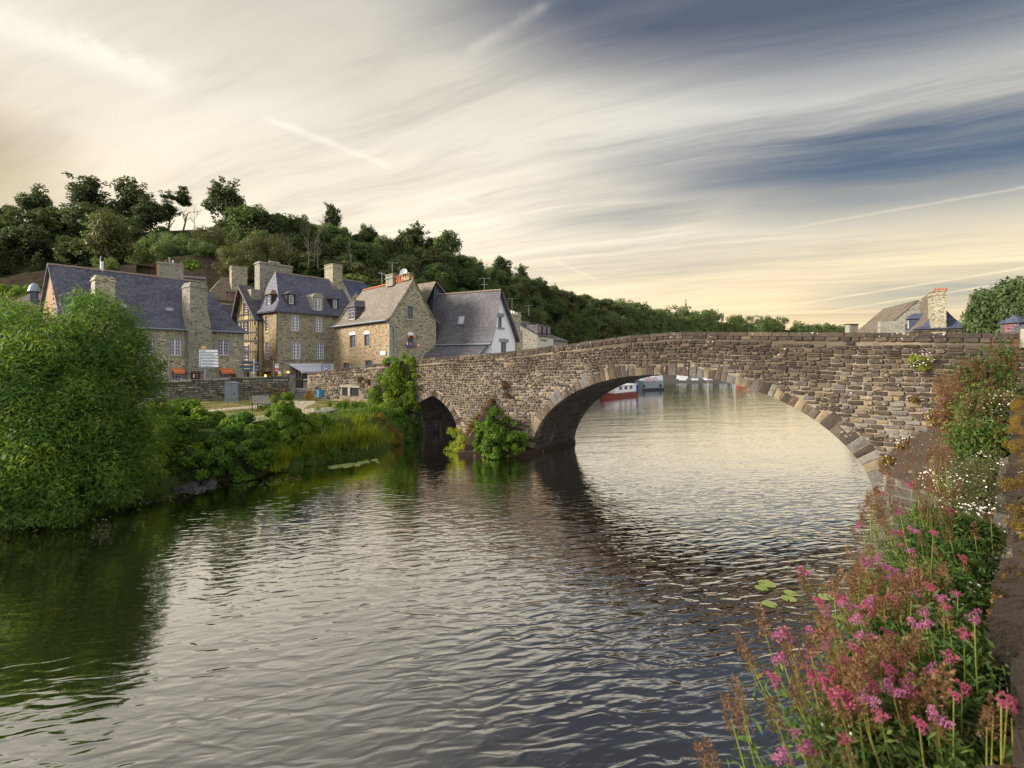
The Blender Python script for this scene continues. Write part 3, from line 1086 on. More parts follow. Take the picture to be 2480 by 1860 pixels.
def cloud_leaves(lobes, n, L, Wd, up=0.35, droop=0.0, shell=0.55, rand=0.9, rng=RNG, squash=1.0, sub=10, subr=0.34):
    """leaf positions on clumps that sit on the lobes' surfaces. lobes: (x,y,z,rx,ry,rz)"""
    lobes = np.array(lobes, float)
    vol = lobes[:, 3] * lobes[:, 5]
    pr = vol / vol.sum()
    # sub-clumps on each lobe
    cs, rs = [], []
    for lb, p in zip(lobes, pr):
        k = max(4, int(sub * len(lobes) * p))
        d = norm(rng.normal(size=(k, 3)))
        rr = rng.uniform(shell, 1.0, (k, 1))
        c = lb[:3] + d * rr * lb[3:6]
        cs.append(c)
        rs.append(np.full(k, np.mean(lb[3:6])) * subr * rng.uniform(0.6, 1.35, k))
    cs, rs = np.vstack(cs), np.hstack(rs)
    pk = rs ** 2 / (rs ** 2).sum()
    idx = rng.choice(len(cs), n, p=pk)
    d = norm(rng.normal(size=(n, 3)))
    rad = rng.uniform(0.35, 1.0, (n, 1)) ** 0.6
    P = cs[idx] + d * rad * rs[idx][:, None] * np.array([1, 1, squash])
    # leaf plane: facing outward from the clump with scatter
    out = norm(d + rng.normal(size=(n, 3)) * rand + np.array([0, 0, up]))
    t = norm(np.cross(out, rng.normal(size=(n, 3))))
    A = norm(t + np.array([0, 0, -droop]))
    S = norm(np.cross(A, out))
    crnd = rng.random(len(cs))
    r = np.clip(crnd[idx] * 0.65 + rng.random(n) * 0.35, 0, 1)
    s = rng.uniform(0.65, 1.3, n)
    return leaf_quads(P, A, S, L * s, Wd * s, r)

def branch_tree(mb, base, height, rad, spread, rng, depth=3, lean=(0, 0), nb=4):
    """tapered trunk with limbs"""
    def grow(p, d, L, r, lev):
        pts = [p]
        rr = [r]
        k = 4
        for i in range(k):
            d = (d + Vector(rng.normal(0, 0.10, 3))).normalized()
            p = p + d * (L / k)
            pts.append(p)
            rr.append(r * (1 - 0.5 * (i + 1) / k))
        mb.tube(pts, rr, 6 if lev == 0 else 4, cap=False)
        if lev < depth:
            for b in range(nb):
                i = rng.integers(1, k + 1)
                q = pts[i]
                a = rng.uniform(0, 2 * PI)
                nd = (d * rng.uniform(0.5, 1.0) + Vector((math.cos(a), math.sin(a), rng.uniform(0.0, 0.5))) * spread).normalized()
                grow(q, nd, L * rng.uniform(0.45, 0.68), rr[i] * 0.6, lev + 1)
    grow(Vector(base), Vector((lean[0], lean[1], 1)).normalized(), height * 0.6, rad, 0)


# =================================================================== THE SETTING
def struct(name, mb, m, **kw):
    o = mb.build(name, m, None, **kw)
    o['kind'] = 'structure'
    return o

# ---- river
def f_water(t):
    P = wpos(t)
    x, y, z = t.sep(P)
    wv = t.noise(P, 0.16, 2, 0.5)
    wa = t.noise(P, 0.5, 2, 0.5)
    a = math.radians(-9)
    rx = x * math.cos(a) - y * math.sin(a)
    ry = x * math.sin(a) + y * math.cos(a)
    # long low ripples, crests across the view; smaller ones riding on them
    q1 = t.xyz(rx * 1.7 + wa * 1.5, ry * 5.2 + wa * 2.6, 0.0)
    q2 = t.xyz(rx * 4.0 + wa, ry * 12.5 + wv * 2.0, 3.0)
    q3 = t.xyz(rx * 0.20, ry * 0.75, 7.0)
    h1 = t.noise(q1, 1.0, 1.2, 0.5, 0.55)
    h2 = t.noise(q2, 1.0, 1.5, 0.5, 0.2)
    h3 = t.noise(q3, 1.0, 1.0, 0.4)
    # calmer water by the west bank and in the far basin
    calm = t.ss(x + (wv - 0.5) * 5.0 - y * 0.05, -9.0, 2.0) * 0.66 + 0.34
    calm = calm * (1.0 - t.ss(y, 93.0, 101.0) * 0.93)
    open_ = t.ss(y + (wv - 0.5) * 4.0, 15.0, 27.0) * t.ss(x - y * 0.12, -2.0, 1.5)
    amp1 = 0.032 * calm * (1.0 - open_ * 0.6) * (1.0 - t.ss(y + (wv - 0.5) * 6.0, 15.0, 23.0) * 0.5) * (0.55 + wv * 0.9)
    amp2 = (0.0044 + open_ * 0.0006) * calm
    h = h1 * amp1 + h2 * amp2 + h3 * 0.022 * calm
    b = t.node('ShaderNodeBump')
    b.inputs['Strength'].default_value = 1.0
    b.inputs['Distance'].default_value = 1.0
    t.put(b.inputs['Height'], h)
    gl = t.node('ShaderNodeBsdfGlossy')
    gl.inputs['Roughness'].default_value = 0.012
    gl.inputs['Color'].default_value = (0.96, 0.95, 0.93, 1)
    t.l.new(b.outputs[0], gl.inputs['Normal'])
    df = t.node('ShaderNodeBsdfDiffuse')
    df.inputs['Color'].default_value = (0.009, 0.0075, 0.004, 1)
    lw = t.node('ShaderNodeLayerWeight')
    lw.inputs['Blend'].default_value = 0.5
    t.l.new(b.outputs[0], lw.inputs['Normal'])
    fc = V(t, lw.outputs['Facing'])
    refl = t.m('MINIMUM', t.m('POWER', fc, 1.9) * 1.25 + 0.12, 1.0)
    ms = t.node('ShaderNodeMixShader')
    t.put(ms.inputs[0], refl)
    t.l.new(df.outputs[0], ms.inputs[1])
    t.l.new(gl.outputs[0], ms.inputs[2])
    t.l.new(ms.outputs[0], t.o.inputs[0])
M_WATER = mat('river_water', f_water)
mb = MB()
mb.face([(-260, -120, 0), (700, -120, 0), (700, 900, 0), (-260, 900, 0)])
struct('river_water', mb, M_WATER, at=(0, 0, 0))

# ---- ground materials
def f_grass(t):
    P = wpos(t)
    n = t.noise(P, 0.9, 4, 0.6)
    n2 = t.noise(P, 14.0, 4, 0.7)
    c = t.mix(t.ss(n, 0.38, 0.58), (0.075, 0.105, 0.022), (0.27, 0.225, 0.085))
    c = t.mix(n2, t.mix(0.5, c, (0.03, 0.045, 0.012)), c)
    t.put(t.p.inputs['Base Color'], c)
    bump(t, n2, 1.0, 0.06)
M_GRASS = mat('dry_lawn', f_grass, 0.95, 0.1)

def f_bank(t):
    P = wpos(t)
    n = t.noise(P, 2.0, 4, 0.6)
    t.put(t.p.inputs['Base Color'], t.mix(n, (0.030, 0.050, 0.013), (0.085, 0.12, 0.03)))
    bump(t, t.noise(P, 9.0, 4, 0.7), 1.0, 0.1)
M_BANK = mat('bank_earth', f_bank, 0.95, 0.1)
M_STREET = simple('street_paving', (0.17, 0.155, 0.135), 0.95, 0.25, 3, 0.1)

def f_hill(t):
    P = wpos(t)
    n = t.noise(P, 0.25, 5, 0.6)
    n2 = t.noise(P, 1.6, 4, 0.65)
    c = t.mix(t.ss(n, 0.42, 0.6), (0.034, 0.052, 0.018), (0.085, 0.088, 0.040))
    c = t.mix(n2 * 0.8, c, (0.022, 0.030, 0.012))
    t.put(t.p.inputs['Base Color'], c)
    bump(t, n2, 1.0, 0.4)
M_HILL = mat('hillside_scrub', f_hill, 0.95, 0.05)

# ---- frames of the bridge and the walls
BF = Frame((1.02, 24.8), (11.2, -9.1))
BW = 4.3                                       # bridge width
WALLP = [(-60, 20.5), (-24.8, 33.0), (-17.0, 36.0)]
AP0, AP1 = BF.w(-16.4, 0, 0)[:2], BF.w(-9.2, 0, 0)[:2]

# left land at street level
mb = MB()
Z1 = 2.6
bk = BF.w(-9.75, BW, 0)
bk0 = BF.w(-9.75, 0.3, 0)
left_poly = [(-400, -60), (-75, 14), (-60, 20.9), (-24.9, 33.4), (-17.0, 36.4), (-17.15, 37.9), (-15.55, 38.3), (-15.2, 36.6),
             bk0[:2], bk[:2], (0.5, 42), (8, 55), (13, 64), (19, 76), (25, 92), (29, 108), (33, 137), (60, 141), (72, 150), (110, 215), (420, 560), (700, 900), (-700, 900), (-700, -60)]
mb.face([(p[0], p[1], Z1) for p in left_poly])
for i in range(len(left_poly) - 1):
    a, b = left_poly[i], left_poly[i + 1]
    mb.face([(a[0], a[1], Z1), (b[0], b[1], Z1), (b[0], b[1], -0.5), (a[0], a[1], -0.5)])
struct('street', mb, M_STREET)

# meadow and river bank
SHORE = [(-40, -30), (-30, -4), (-21.5, 6.5), (-16.6, 11.5), (-14.6, 14.0), (-13.9, 16.6), (-12.9, 18.6), (-10.9, 20.5), (-8.9, 23.2), (-7.2, 26.2), (-6.3, 28.6), (-6.15, 30.6)]
INNER = [(-80, -30), (-70, 4), (-52, 10), (-30, 17), (-19.5, 19.6), (-17.2, 20.6), (-14.9, 21.6), (-12.5, 23.0), (-10.5, 25.4), (-9.2, 28.0), (-8.2, 30.2), (-7.4, 31.3)]
mb = MB()
K = 5
rows_ = []
for s_, i_ in zip(SHORE, INNER):
    row = [(s_[0], s_[1], -0.5)]
    for k in range(K + 1):
        t_ = k / K
        x = s_[0] + (i_[0] - s_[0]) * t_ * 0.62 + random.uniform(-.12, .12) * (0 < k)
        y = s_[1] + (i_[1] - s_[1]) * t_ * 0.62 + random.uniform(-.12, .12) * (0 < k)
        row.append((x, y, 0.02 + 1.72 * t_ ** 0.6 + random.uniform(-.05, .05)))
    row.append((i_[0], i_[1], 1.995))
    rows_.append(row)
for a, b in zip(rows_[:-1], rows_[1:]):
    for k in range(len(a) - 1):
        mb.face([a[k], b[k], b[k + 1], a[k + 1]])
struct('river_bank', mb, M_BANK)
mb = MB()
mead = [(p[0], p[1], 2.0) for p in INNER] + [BF.w(-9.4, 0.5, 2.0), (-15.2, 37.0, 2.0), (-17.2, 36.7, 2.0), (-25.0, 33.8, 2.0), (-60.2, 21.5, 2.0), (-90, 10, 2.0)]
# fan-free strip between the inner edge and the walls, in two parts so that the polygon stays simple
mb.face(mead)
struct('meadow', mb, M_GRASS)

def sheet(name, pts, z, m):
    mb = MB()
    mb.face([(p[0], p[1], z) for p in pts])
    return struct(name, mb, m)

def G(px, py, z):
    """ground point at height z seen at a pixel"""
    D = (EYE - z) * FPX / (py - HOR)
    return ((px - 1240) / FPX * D, D)
PZ = 2.006
path1 = [G(470, 996, PZ), G(560, 987, PZ), G(620, 981, PZ), G(690, 976, PZ), G(712, 971, PZ), G(765, 971, PZ), G(762, 977, PZ), G(744, 984, PZ), G(735, 990, PZ),
         G(800, 986, PZ), G(812, 990, PZ), G(740, 1003, PZ), G(700, 1000, PZ), G(712, 989, PZ), G(700, 984, PZ), G(640, 986, PZ), G(560, 992, PZ), G(470, 1002, PZ)]
sheet('footpath', path1, PZ, M_PATH)
sheet('footpath', [G(560, 1019, PZ), G(604, 1010, PZ), G(690, 998, PZ), G(700, 1004, PZ), G(640, 1017, PZ), G(600, 1026, PZ), G(570, 1030, PZ)], PZ, M_PATH)

# right land
mb = MB()
RL = [(-30, -28.2), (14.9, 14.3)] + [BF.w(18.4, BW * k, 0)[:2] for k in (0.2, 1.0)] + [(22, 21), (36, 40), (42, 50), (52, 76), (75, 122), (100, 165), (720, 560), (900, 560), (900, -80), (-30, -80)]
mb.face([(p[0], p[1], 3.3) for p in RL][::-1])
for i in range(1, 10):
    a, b = RL[i], RL[i + 1]
    mb.face([(a[0], a[1], 3.3), (b[0], b[1], 3.3), (b[0], b[1], -0.5), (a[0], a[1], -0.5)])
struct('right_bank_ground', mb, M_STREET)

# ---- wooded hill
R_ST = [(-2600, 500, 62, 92), (-1200, 520, 48, 88), (-400, 545, 46, 92), (0, 560, 56, 100), (300, 562, 62, 106), (480, 553, 64, 110), (600, 556, 66, 114), (700, 580, 70, 124), (850, 600, 74, 136), (1000, 618, 80, 150),
        (1130, 655, 90, 175), (1250, 698, 105, 212), (1350, 725, 135, 250), (1450, 750, 190, 300), (1600, 768, 290, 380), (1750, 782, 360, 470), (1950, 803, 520, 640), (2100, 818, 650, 800), (2600, 845, 750, 900), (3600, 850, 750, 900)]
def hill_at(px):
    for a, b in zip(R_ST[:-1], R_ST[1:]):
        if a[0] <= px <= b[0]:
            t = (px - a[0]) / (b[0] - a[0])
            return [a[k] + (b[k] - a[k]) * t for k in range(4)]
    return R_ST[-1] if px > 0 else R_ST[0]
def hill_z(px, D):
    _, cy, D0, D1 = hill_at(px)
    zc = EYE + (HOR - cy) / FPX * D1
    t = (D - D0) / (D1 - D0)
    if t <= 0:
        return Z1
    if t < 1:
        s_ = t * t * (3 - 2 * t) * 0.45 + t * 0.55
        return Z1 + (zc - Z1) * s_
    return zc - (t - 1) * (zc - Z1) * 0.25
mb = MB()
pxs = list(range(-2600, 3600, 50))
ts = [-0.02, 0.0, 0.12, 0.25, 0.38, 0.5, 0.62, 0.75, 0.88, 1.0, 1.15, 1.4]
grid = []
for px_ in pxs:
    _, cy, D0, D1 = hill_at(px_)
    row = []
    for t_ in ts:
        D = D0 + (D1 - D0) * t_
        z = hill_z(px_, D) + (0 if t_ <= 0 else random.uniform(-.35, .35) * min(1.5, D / 120))
        if t_ < 0:
            z = Z1 - 1.0
        row.append(((px_ - 1240) / FPX * D, D, z))
    grid.append(row)
for i in range(len(grid) - 1):
    for j in range(len(ts) - 1):
        mb.face([grid[i][j], grid[i + 1][j], grid[i + 1][j + 1], grid[i][j + 1]])
struct('hillside', mb, M_HILL, smooth=True)

# =================================================================== THE BRIDGE
bridge = thing('stone_bridge', BF.w(7.15, 0, 0), 'old stone bridge with one wide round arch and a small pointed arch over the river', 'bridge')
TOP = [BF.px(x, y) for x, y in ((1002, 871), (1104, 862), (1211, 854.5), (1381, 833), (1529, 813), (1600, 807), (1640, 805), (1800, 805), (2000, 806), (2200, 807), (2457, 808), (2600, 809))]
ARCH = [BF.px(x, y) for x, y in ((1284, 1101), (1286, 1064), (1294, 1031), (1311, 1011), (1345, 984), (1395, 954), (1445, 935.5), (1495, 922), (1545, 914), (1612, 909), (1680, 911), (1767, 917), (1823, 929), (1878, 945), (1938, 967), (1998, 995), (2037.5, 1017), (2077, 1044.5), (2101, 1072), (2117, 1106), (2121, 1138), (2123, 1178), (2125, 1235))]
SMALL = [(-9.47, -0.05), (-9.47, 1.30), (-9.28, 1.87), (-8.80, 2.28), (-8.25, 2.52), (-7.69, 2.70), (-7.2, 2.56), (-6.80, 2.36), (-6.18, 1.92), (-5.75, 1.43), (-5.54, 0.95), (-5.44, -0.05)]
def interp(tab, u):
    if u <= tab[0][0]:
        return tab[0][1]
    for a, b in zip(tab[:-1], tab[1:]):
        if u <= b[0]:
            return a[1] + (b[1] - a[1]) * (u - a[0]) / max(1e-6, b[0] - a[0])
    return tab[-1][1]
def dense(poly, n=3):
    """Catmull-Rom smoothing of an intrados"""
    out = []
    for i in range(len(poly) - 1):
        p0 = poly[max(0, i - 1)]; p1 = poly[i]; p2 = poly[i + 1]; p3 = poly[min(len(poly) - 1, i + 2)]
        for k in range(n):
            t = k / n
            out.append(tuple(0.5 * (2 * p1[c] + (p2[c] - p0[c]) * t + (2 * p0[c] - 5 * p1[c] + 4 * p2[c] - p3[c]) * t * t + (3 * p1[c] - p0[c] - 3 * p2[c] + p3[c]) * t ** 3) for c in (0, 1)))
    out.append(poly[-1])
    return out
# a fitted half ellipse replaces the upper reading so that the curve is clean
UL, UR = -0.02, 14.34
UC, HA, HB = (UL + UR) / 2, (UR - UL) / 2, 4.33
def arch_z(u):
    q = 1 - abs((u - UC) / HA) ** 2.12
    return HB * max(0.0, q) ** 0.53
ARC = []
for k in range(61):
    a = PI - PI * k / 60
    u = UC + HA * math.copysign(abs(math.cos(a)) ** 0.95, math.cos(a))
    ARC.append((u, arch_z(u) if 0 < k < 60 else -0.5))
SM = dense(SMALL, 3)
U0, U1_ = -9.75, 19.0
cols = sorted(set([U0, U1_] + [p[0] for p in ARC] + [p[0] for p in SM] + [t_[0] for t_ in TOP if U0 < t_[0] < U1_] + [-4.0, -2.0, 15.5, 17.0]))
# merge near-equal stations
cc = [cols[0]]
for c in cols[1:]:
    if c - cc[-1] > 0.004:
        cc.append(c)
cols = cc
def bottom(u):
    if UL < u < UR:
        return arch_z(u)
    if -9.47 < u < -5.44:
        pts = sorted(SM, key=lambda p: p[0])
        return max(-0.5, interp(pts, u))
    return -0.5
core = MB()
for a, b in zip(cols[:-1], cols[1:]):
    mid = (a + b) / 2
    ba, bb = bottom(a), bottom(b)
    inside_big = UL < mid < UR
    inside_small = -9.47 < mid < -5.44
    if not (inside_big or inside_small):
        ba = bb = -0.5
    else:
        if ba <= -0.4: ba = 0.0 if inside_big else 0.0
        if bb <= -0.4: bb = 0.0
        if inside_big and a <= UL + 0.01: ba = 0.0
    ta, tb = interp(TOP, a), interp(TOP, b)
    core.face([BF.w(a, 0, ba), BF.w(b, 0, bb), BF.w(b, 0, tb - 0.12), BF.w(a, 0, ta - 0.12)])
    core.face([BF.w(a, BW, ba), BF.w(a, BW, ta - 0.12), BF.w(b, BW, tb - 0.12), BF.w(b, BW, bb)])
    # parapets and deck
    core.face([BF.w(a, 0, ta - 0.12), BF.w(b, 0, tb - 0.12), BF.w(b, 0.42, tb - 0.12), BF.w(a, 0.42, ta - 0.12)])
    core.face([BF.w(a, 0.42, ta - 0.12), BF.w(b, 0.42, tb - 0.12), BF.w(b, 0.42, tb - 1.1), BF.w(a, 0.42, ta - 1.1)])
    core.face([BF.w(a, 0.42, ta - 1.1), BF.w(b, 0.42, tb - 1.1), BF.w(b, BW - 0.42, tb - 1.1), BF.w(a, BW - 0.42, ta - 1.1)])
    core.face([BF.w(a, BW - 0.42, ta - 1.1), BF.w(b, BW - 0.42, tb - 1.1), BF.w(b, BW - 0.42, tb - 0.12), BF.w(a, BW - 0.42, ta - 0.12)])
    core.face([BF.w(a, BW - 0.42, ta - 0.12), BF.w(b, BW - 0.42, tb - 0.12), BF.w(b, BW, tb - 0.12), BF.w(a, BW, ta - 0.12)])
core.face([BF.w(U0, 0, -0.5), BF.w(U0, BW, -0.5), BF.w(U0, BW, 5), BF.w(U0, 0, 5)])
core.face([BF.w(U1_, 0, -0.5), BF.w(U1_, BW, -0.5), BF.w(U1_, BW, 5), BF.w(U1_, 0, 5)])
core.build('core_wall', M_MORTAR, bridge)
sof = MB()
def soffit(path):
    L = 0
    for a, b in zip(path[:-1], path[1:]):
        sof.face([BF.w(a[0], 0, a[1]), BF.w(a[0], BW, a[1]), BF.w(b[0], BW, b[1]), BF.w(b[0], 0, b[1])])
soffit([(UL, -0.5), (UL, 0.0)] + [p for p in ARC if p[1] > -0.4] + [(UR, 0.0), (UR, -0.5)])
soffit([(-9.47, -0.5)] + SM + [(-5.44, -0.5)])
me = sof.mesh('soffit', BF.w(7, 2, 0), smooth=True)
# arch lining gets its own wrap-around coordinates
ul = me.uv_layers[0].data
k = 0
acc = 0.0
prev = None
for fi, f in enumerate(sof.f):
    P0, P1 = Vector(sof.v[f[0]]), Vector(sof.v[f[3]])
    seg = (P1 - P0).length
    for j, (uu, vv) in enumerate(((0, acc), (BW, acc), (BW, acc + seg), (0, acc + seg))):
        ul[k].uv = (uu, vv)
        k += 1
    acc += seg
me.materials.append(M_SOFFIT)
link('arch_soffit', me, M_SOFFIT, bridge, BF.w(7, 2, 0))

# coping along both parapets
u = -9.7
while u < 18.4:
    L = random.uniform(0.55, 1.0)
    uc = u + L / 2
    z = interp(TOP, uc) - 0.06
    sl = math.atan2(interp(TOP, uc + .2) - interp(TOP, uc - .2), 0.4)
    mbc = MB()
    h = 0.075
    pts = []
    for (uu, vv, zz_) in ((-L / 2 + .008, -0.05, -h), (L / 2 - .008, -0.05, -h), (L / 2 - .008, 0.50, -h), (-L / 2 + .008, 0.50, -h), (-L / 2 + .015, -0.035, h + random.uniform(-.02, .01)), (L / 2 - .015, -0.035, h + random.uniform(-.02, .01)), (L / 2 - .015, 0.48, h), (-L / 2 + .015, 0.48, h)):
        pts.append(BF.w(uc + uu * math.cos(sl) - zz_ * math.sin(sl), vv, z + uu * math.sin(sl) + zz_ * math.cos(sl)))
    b = len(mbc.v)
    mbc.v = pts
    mbc.f = [(0, 1, 5, 4), (1, 2, 6, 5), (2, 3, 7, 6), (3, 0, 4, 7), (4, 5, 6, 7), (3, 2, 1, 0)]
    mbc.r = [random.random()] * 6
    mbc.build('coping_stone', M_GRANB if 'M_GRANB' in globals() else M_BR, bridge)
    u += L

# voussoirs of the wide arch: long and short stones in turn
ring = [p for p in ARC if p[1] > -0.4]
ring = [(UL, 0.0)] + ring + [(UR, 0.0)]
dist = [0.0]
for a, b in zip(ring[:-1], ring[1:]):
    dist.append(dist[-1] + math.hypot(b[0] - a[0], b[1] - a[1]))
def along(s_):
    s_ = max(0, min(dist[-1], s_))
    for i in range(len(dist) - 1):
        if s_ <= dist[i + 1]:
            t = (s_ - dist[i]) / max(1e-9, dist[i + 1] - dist[i])
            a, b = ring[i], ring[i + 1]
            p = (a[0] + (b[0] - a[0]) * t, a[1] + (b[1] - a[1]) * t)
            d = Vector((b[0] - a[0], b[1] - a[1])).normalized()
            return p, Vector((-d.y, d.x))
    return ring[-1], Vector((1, 0))
def outn(s_):
    p, n = along(s_)
    p1, n1 = along(s_ - 0.4)
    p2, n2 = along(s_ + 0.4)
    d = Vector((p2[0] - p1[0], p2[1] - p1[1])).normalized()
    return p, Vector((-d.y, d.x))
VOUS = []       # occupied outlines: (s0, s1, depth)
s_ = 0.05
k = 0
while s_ < dist[-1] - 0.1:
    wv = random.uniform(0.20, 0.36)
    if s_ + wv > dist[-1]:
        wv = dist[-1] - s_
    dep = random.choice((0.64, 0.38, 0.58, 0.36, 0.48)) * random.uniform(0.9, 1.12)
    VOUS.append((s_, s_ + wv, dep))
    s_ += wv
for (s0, s1, dep) in VOUS:
    (p0, n0), (p1, n1) = outn(s0 + 0.012), outn(s1 - 0.012)
    j = lambda a: random.uniform(-a, a)
    q = [(p0[0], p0[1]), (p1[0], p1[1]), (p1[0] + n1.x * (dep + j(.03)), p1[1] + n1.y * (dep + j(.03))), (p0[0] + n0.x * (dep + j(.03)), p0[1] + n0.y * (dep + j(.03)))]
    c = (sum(p[0] for p in q) / 4, sum(p[1] for p in q) / 4)
    pr = random.uniform(0.012, 0.045)
    sb = MB()
    base = [BF.w(p[0], 0.3, p[1]) for p in q]
    mid = [BF.w(p[0], -pr * 0.6, p[1]) for p in q]
    top_ = [BF.w(c[0] + (p[0] - c[0]) * 0.86 + j(.012), -pr - j(.012), c[1] + (p[1] - c[1]) * 0.90 + j(.015)) for p in q]
    sb.v = base + mid + top_ + [BF.w(c[0] + j(.03), -pr - 0.02, c[1] + j(.05))]
    sb.f = [(a, (a + 1) % 4, 4 + (a + 1) % 4, 4 + a) for a in range(4)] + [(4 + a, 4 + (a + 1) % 4, 8 + (a + 1) % 4, 8 + a) for a in range(4)] + [(8 + a, 8 + (a + 1) % 4, 12) for a in range(4)]
    sb.r = [random.choice((0.30, 0.42, 0.18, 0.40, 0.62, 0.30, 0.82, 0.43, 0.70))] * len(sb.f)
    sb.build('voussoir', M_BR, bridge)
# thin voussoirs of the pointed arch
smr = [p for p in SM if p[1] > 0.9]
for a, b in zip(smr[:-1], smr[1:]):
    segL = math.hypot(b[0] - a[0], b[1] - a[1])
    k = max(1, int(round(segL / 0.13)))
    for i in range(k):
        ta, tb = (i + 0.06) / k, (i + 0.94) / k
        d = Vector((b[0] - a[0], b[1] - a[1])).normalized()
        n_ = Vector((-d.y, d.x))
        p0 = (a[0] + (b[0] - a[0]) * ta, a[1] + (b[1] - a[1]) * ta)
        p1 = (a[0] + (b[0] - a[0]) * tb, a[1] + (b[1] - a[1]) * tb)
        dep = random.uniform(0.30, 0.40)
        q = [p0, p1, (p1[0] + n_.x * dep, p1[1] + n_.y * dep), (p0[0] + n_.x * dep, p0[1] + n_.y * dep)]
        sb = MB()
        sb.v = [BF.w(p[0], 0.1, p[1]) for p in q] + [BF.w(p[0], -0.045 + random.uniform(-.01, .01), p[1]) for p in q]
        sb.f = [(4, 5, 6, 7)] + [(c_, (c_ + 1) % 4, 4 + (c_ + 1) % 4, 4 + c_) for c_ in range(4)]
        sb.r = [random.random()] * 5
        sb.build('arch_stone', M_BR, bridge)

# rubble face
def dist_ring(u, z):
    best = 9
    for (s0, s1, dep) in VOUS:
        (p, n) = outn((s0 + s1) / 2)
        rel = Vector((u - p[0], z - p[1]))
        r_ = rel.dot(n)
        t_ = abs(rel.dot(Vector((n.y, -n.x))))
        if t_ < (s1 - s0) / 2 + 0.05:
            best = min(best, r_ - dep)
    return best
def ok_bridge(u, z, w, h):
    if z + h / 2 > interp(TOP, u) - 0.285 or z - h / 2 < -0.25:
        return False
    if u - w / 2 < -9.72 or u + w / 2 > 18.6:
        return False
    for du in (-w / 2, 0, w / 2):
        if UL < u + du < UR and z - h / 2 < arch_z(u + du) + 0.02:
            return False
    if UL - 1.0 < u < UR + 1.0 and dist_ring(u, z) < h * 0.22 and z < 5.3:
        return False
    if -9.9 < u < -5.0:
        for du in (-w / 2, 0, w / 2):
            uu = u + du
            zz = interp(sorted(SM, key=lambda p: p[0]), uu) if -9.47 < uu < -5.44 else -1
            if z - h / 2 < zz + 0.30 and zz > -0.5:
                return False
        if z < 2.0 and u > -5.85 and u - w / 2 < (-5.42 if z < .95 else -5.22 if z < 1.5 else -5.44):
            return False
    if -5.2 < u < -0.25 and z < 1.0:
        return False
    if u > 14.7 and z < 0.8:
        return False
    return True
warpb = lambda u: (interp(TOP, u) - 5.9) * 0.55 + 0.03 * math.sin(u * 1.7)
it = []
it += coursing(-9.7, -2.6, -0.3, 6.6, ok_bridge, 0.13, 0.30, 0.10, 0.17, 0.032, warpb, 5)
it += coursing(-2.6, 11.5, -0.3, 6.6, ok_bridge, 0.15, 0.40, 0.10, 0.18, 0.022, warpb, 6)
it += coursing(11.5, 18.6, -0.3, 6.6, ok_bridge, 0.20, 0.46, 0.12, 0.18, 0.022, warpb, 7)
u = -9.65
while u < 18.4:
    w = random.uniform(.2, .5)
    it.append((u + w / 2, interp(TOP, u + w / 2) - .21, w - .02, random.uniform(.13, .16), math.atan2(interp(TOP, u) - interp(TOP, u + .4), .4)))
    u += w
lay_stones(bridge, BF, it, M_BR, 'stone', 300, 0.0, 0.05)

# west pier cutwater with a sloped cap, and its footing
cw = MB()
a0, a1, nose = BF.w(-5.0, 0, 0), BF.w(-0.35, 0, 0), BF.w(-2.6, -2.3, 0)
for (zb, zt) in ((-0.5, 0.55),):
    cw.face([(a0[0], a0[1], zb), (nose[0], nose[1], zb), (nose[0], nose[1], zt), (a0[0], a0[1], zt)])
    cw.face([(nose[0], nose[1], zb), (a1[0], a1[1], zb), (a1[0], a1[1], zt), (nose[0], nose[1], zt)])
pk = BF.w(-2.75, 0.0, 2.9)
cw.face([(a0[0], a0[1], 0.55), (nose[0], nose[1], 0.55), pk])
cw.face([(nose[0], nose[1], 0.55), (a1[0], a1[1], 0.55), pk])
cw.build('cutwater', M_SLAB, bridge)
fo = MB()
fo.face([BF.w(-5.3, 0, 0.22), BF.w(-2.6, -2.75, 0.22), BF.w(-0.2, -0.55, 0.22), BF.w(0.05, 0, 0.22)])
for a, b in (((-5.3, 0), (-2.6, -2.75)), ((-2.6, -2.75), (-0.2, -0.55)), ((-0.2, -0.55), (0.05, 0.0)), ((0.05, 0.0), (0.05, BW)), ((0.05, BW), (-0.1, BW))):
    fo.face([BF.w(a[0], a[1], 0.22), BF.w(b[0], b[1], 0.22), BF.w(b[0], b[1], -0.5), BF.w(a[0], a[1], -0.5)])
fo.face([BF.w(-0.2, 0, 0.22), BF.w(0.05, 0, 0.22), BF.w(0.05, BW, 0.22), BF.w(-0.2, BW, 0.22)])
fo.build('footing', M_SLAB, bridge)

# east cutwater: big slanting slabs, lichen covered
def rough_patch(mb, quad, nu, nv, amp):
    """bilinear patch broken up with small relief"""
    P = [np.array(p) for p in quad]
    n_ = np.cross(P[1] - P[0], P[3] - P[0])
    n_ /= np.linalg.norm(n_)
    g = {}
    for i in range(nu + 1):
        for j in range(nv + 1):
            s, t = i / nu, j / nv
            q = P[0] * (1 - s) * (1 - t) + P[1] * s * (1 - t) + P[2] * s * t + P[3] * (1 - s) * t
            if 0 < i < nu and 0 < j < nv:
                q = q + n_ * random.uniform(-amp, amp)
            g[i, j] = q
    for i in range(nu):
        for j in range(nv):
            mb.face([g[i, j], g[i + 1, j], g[i + 1, j + 1], g[i, j + 1]])
ec = MB()
def bpx(x, y, v):
    u, z = BF.px(x, y, v)
    return BF.w(u, v, z)
e0 = bpx(2128, 1122, -0.05)
e0t = bpx(2190, 1062, -0.02)
ep = bpx(2316, 1000, -0.02)
en = bpx(2312, 1192, -1.25)
e1 = bpx(2420, 1150, -0.1)
rough_patch(ec, [e0, en, ep, e0t], 10, 10, 0.025)
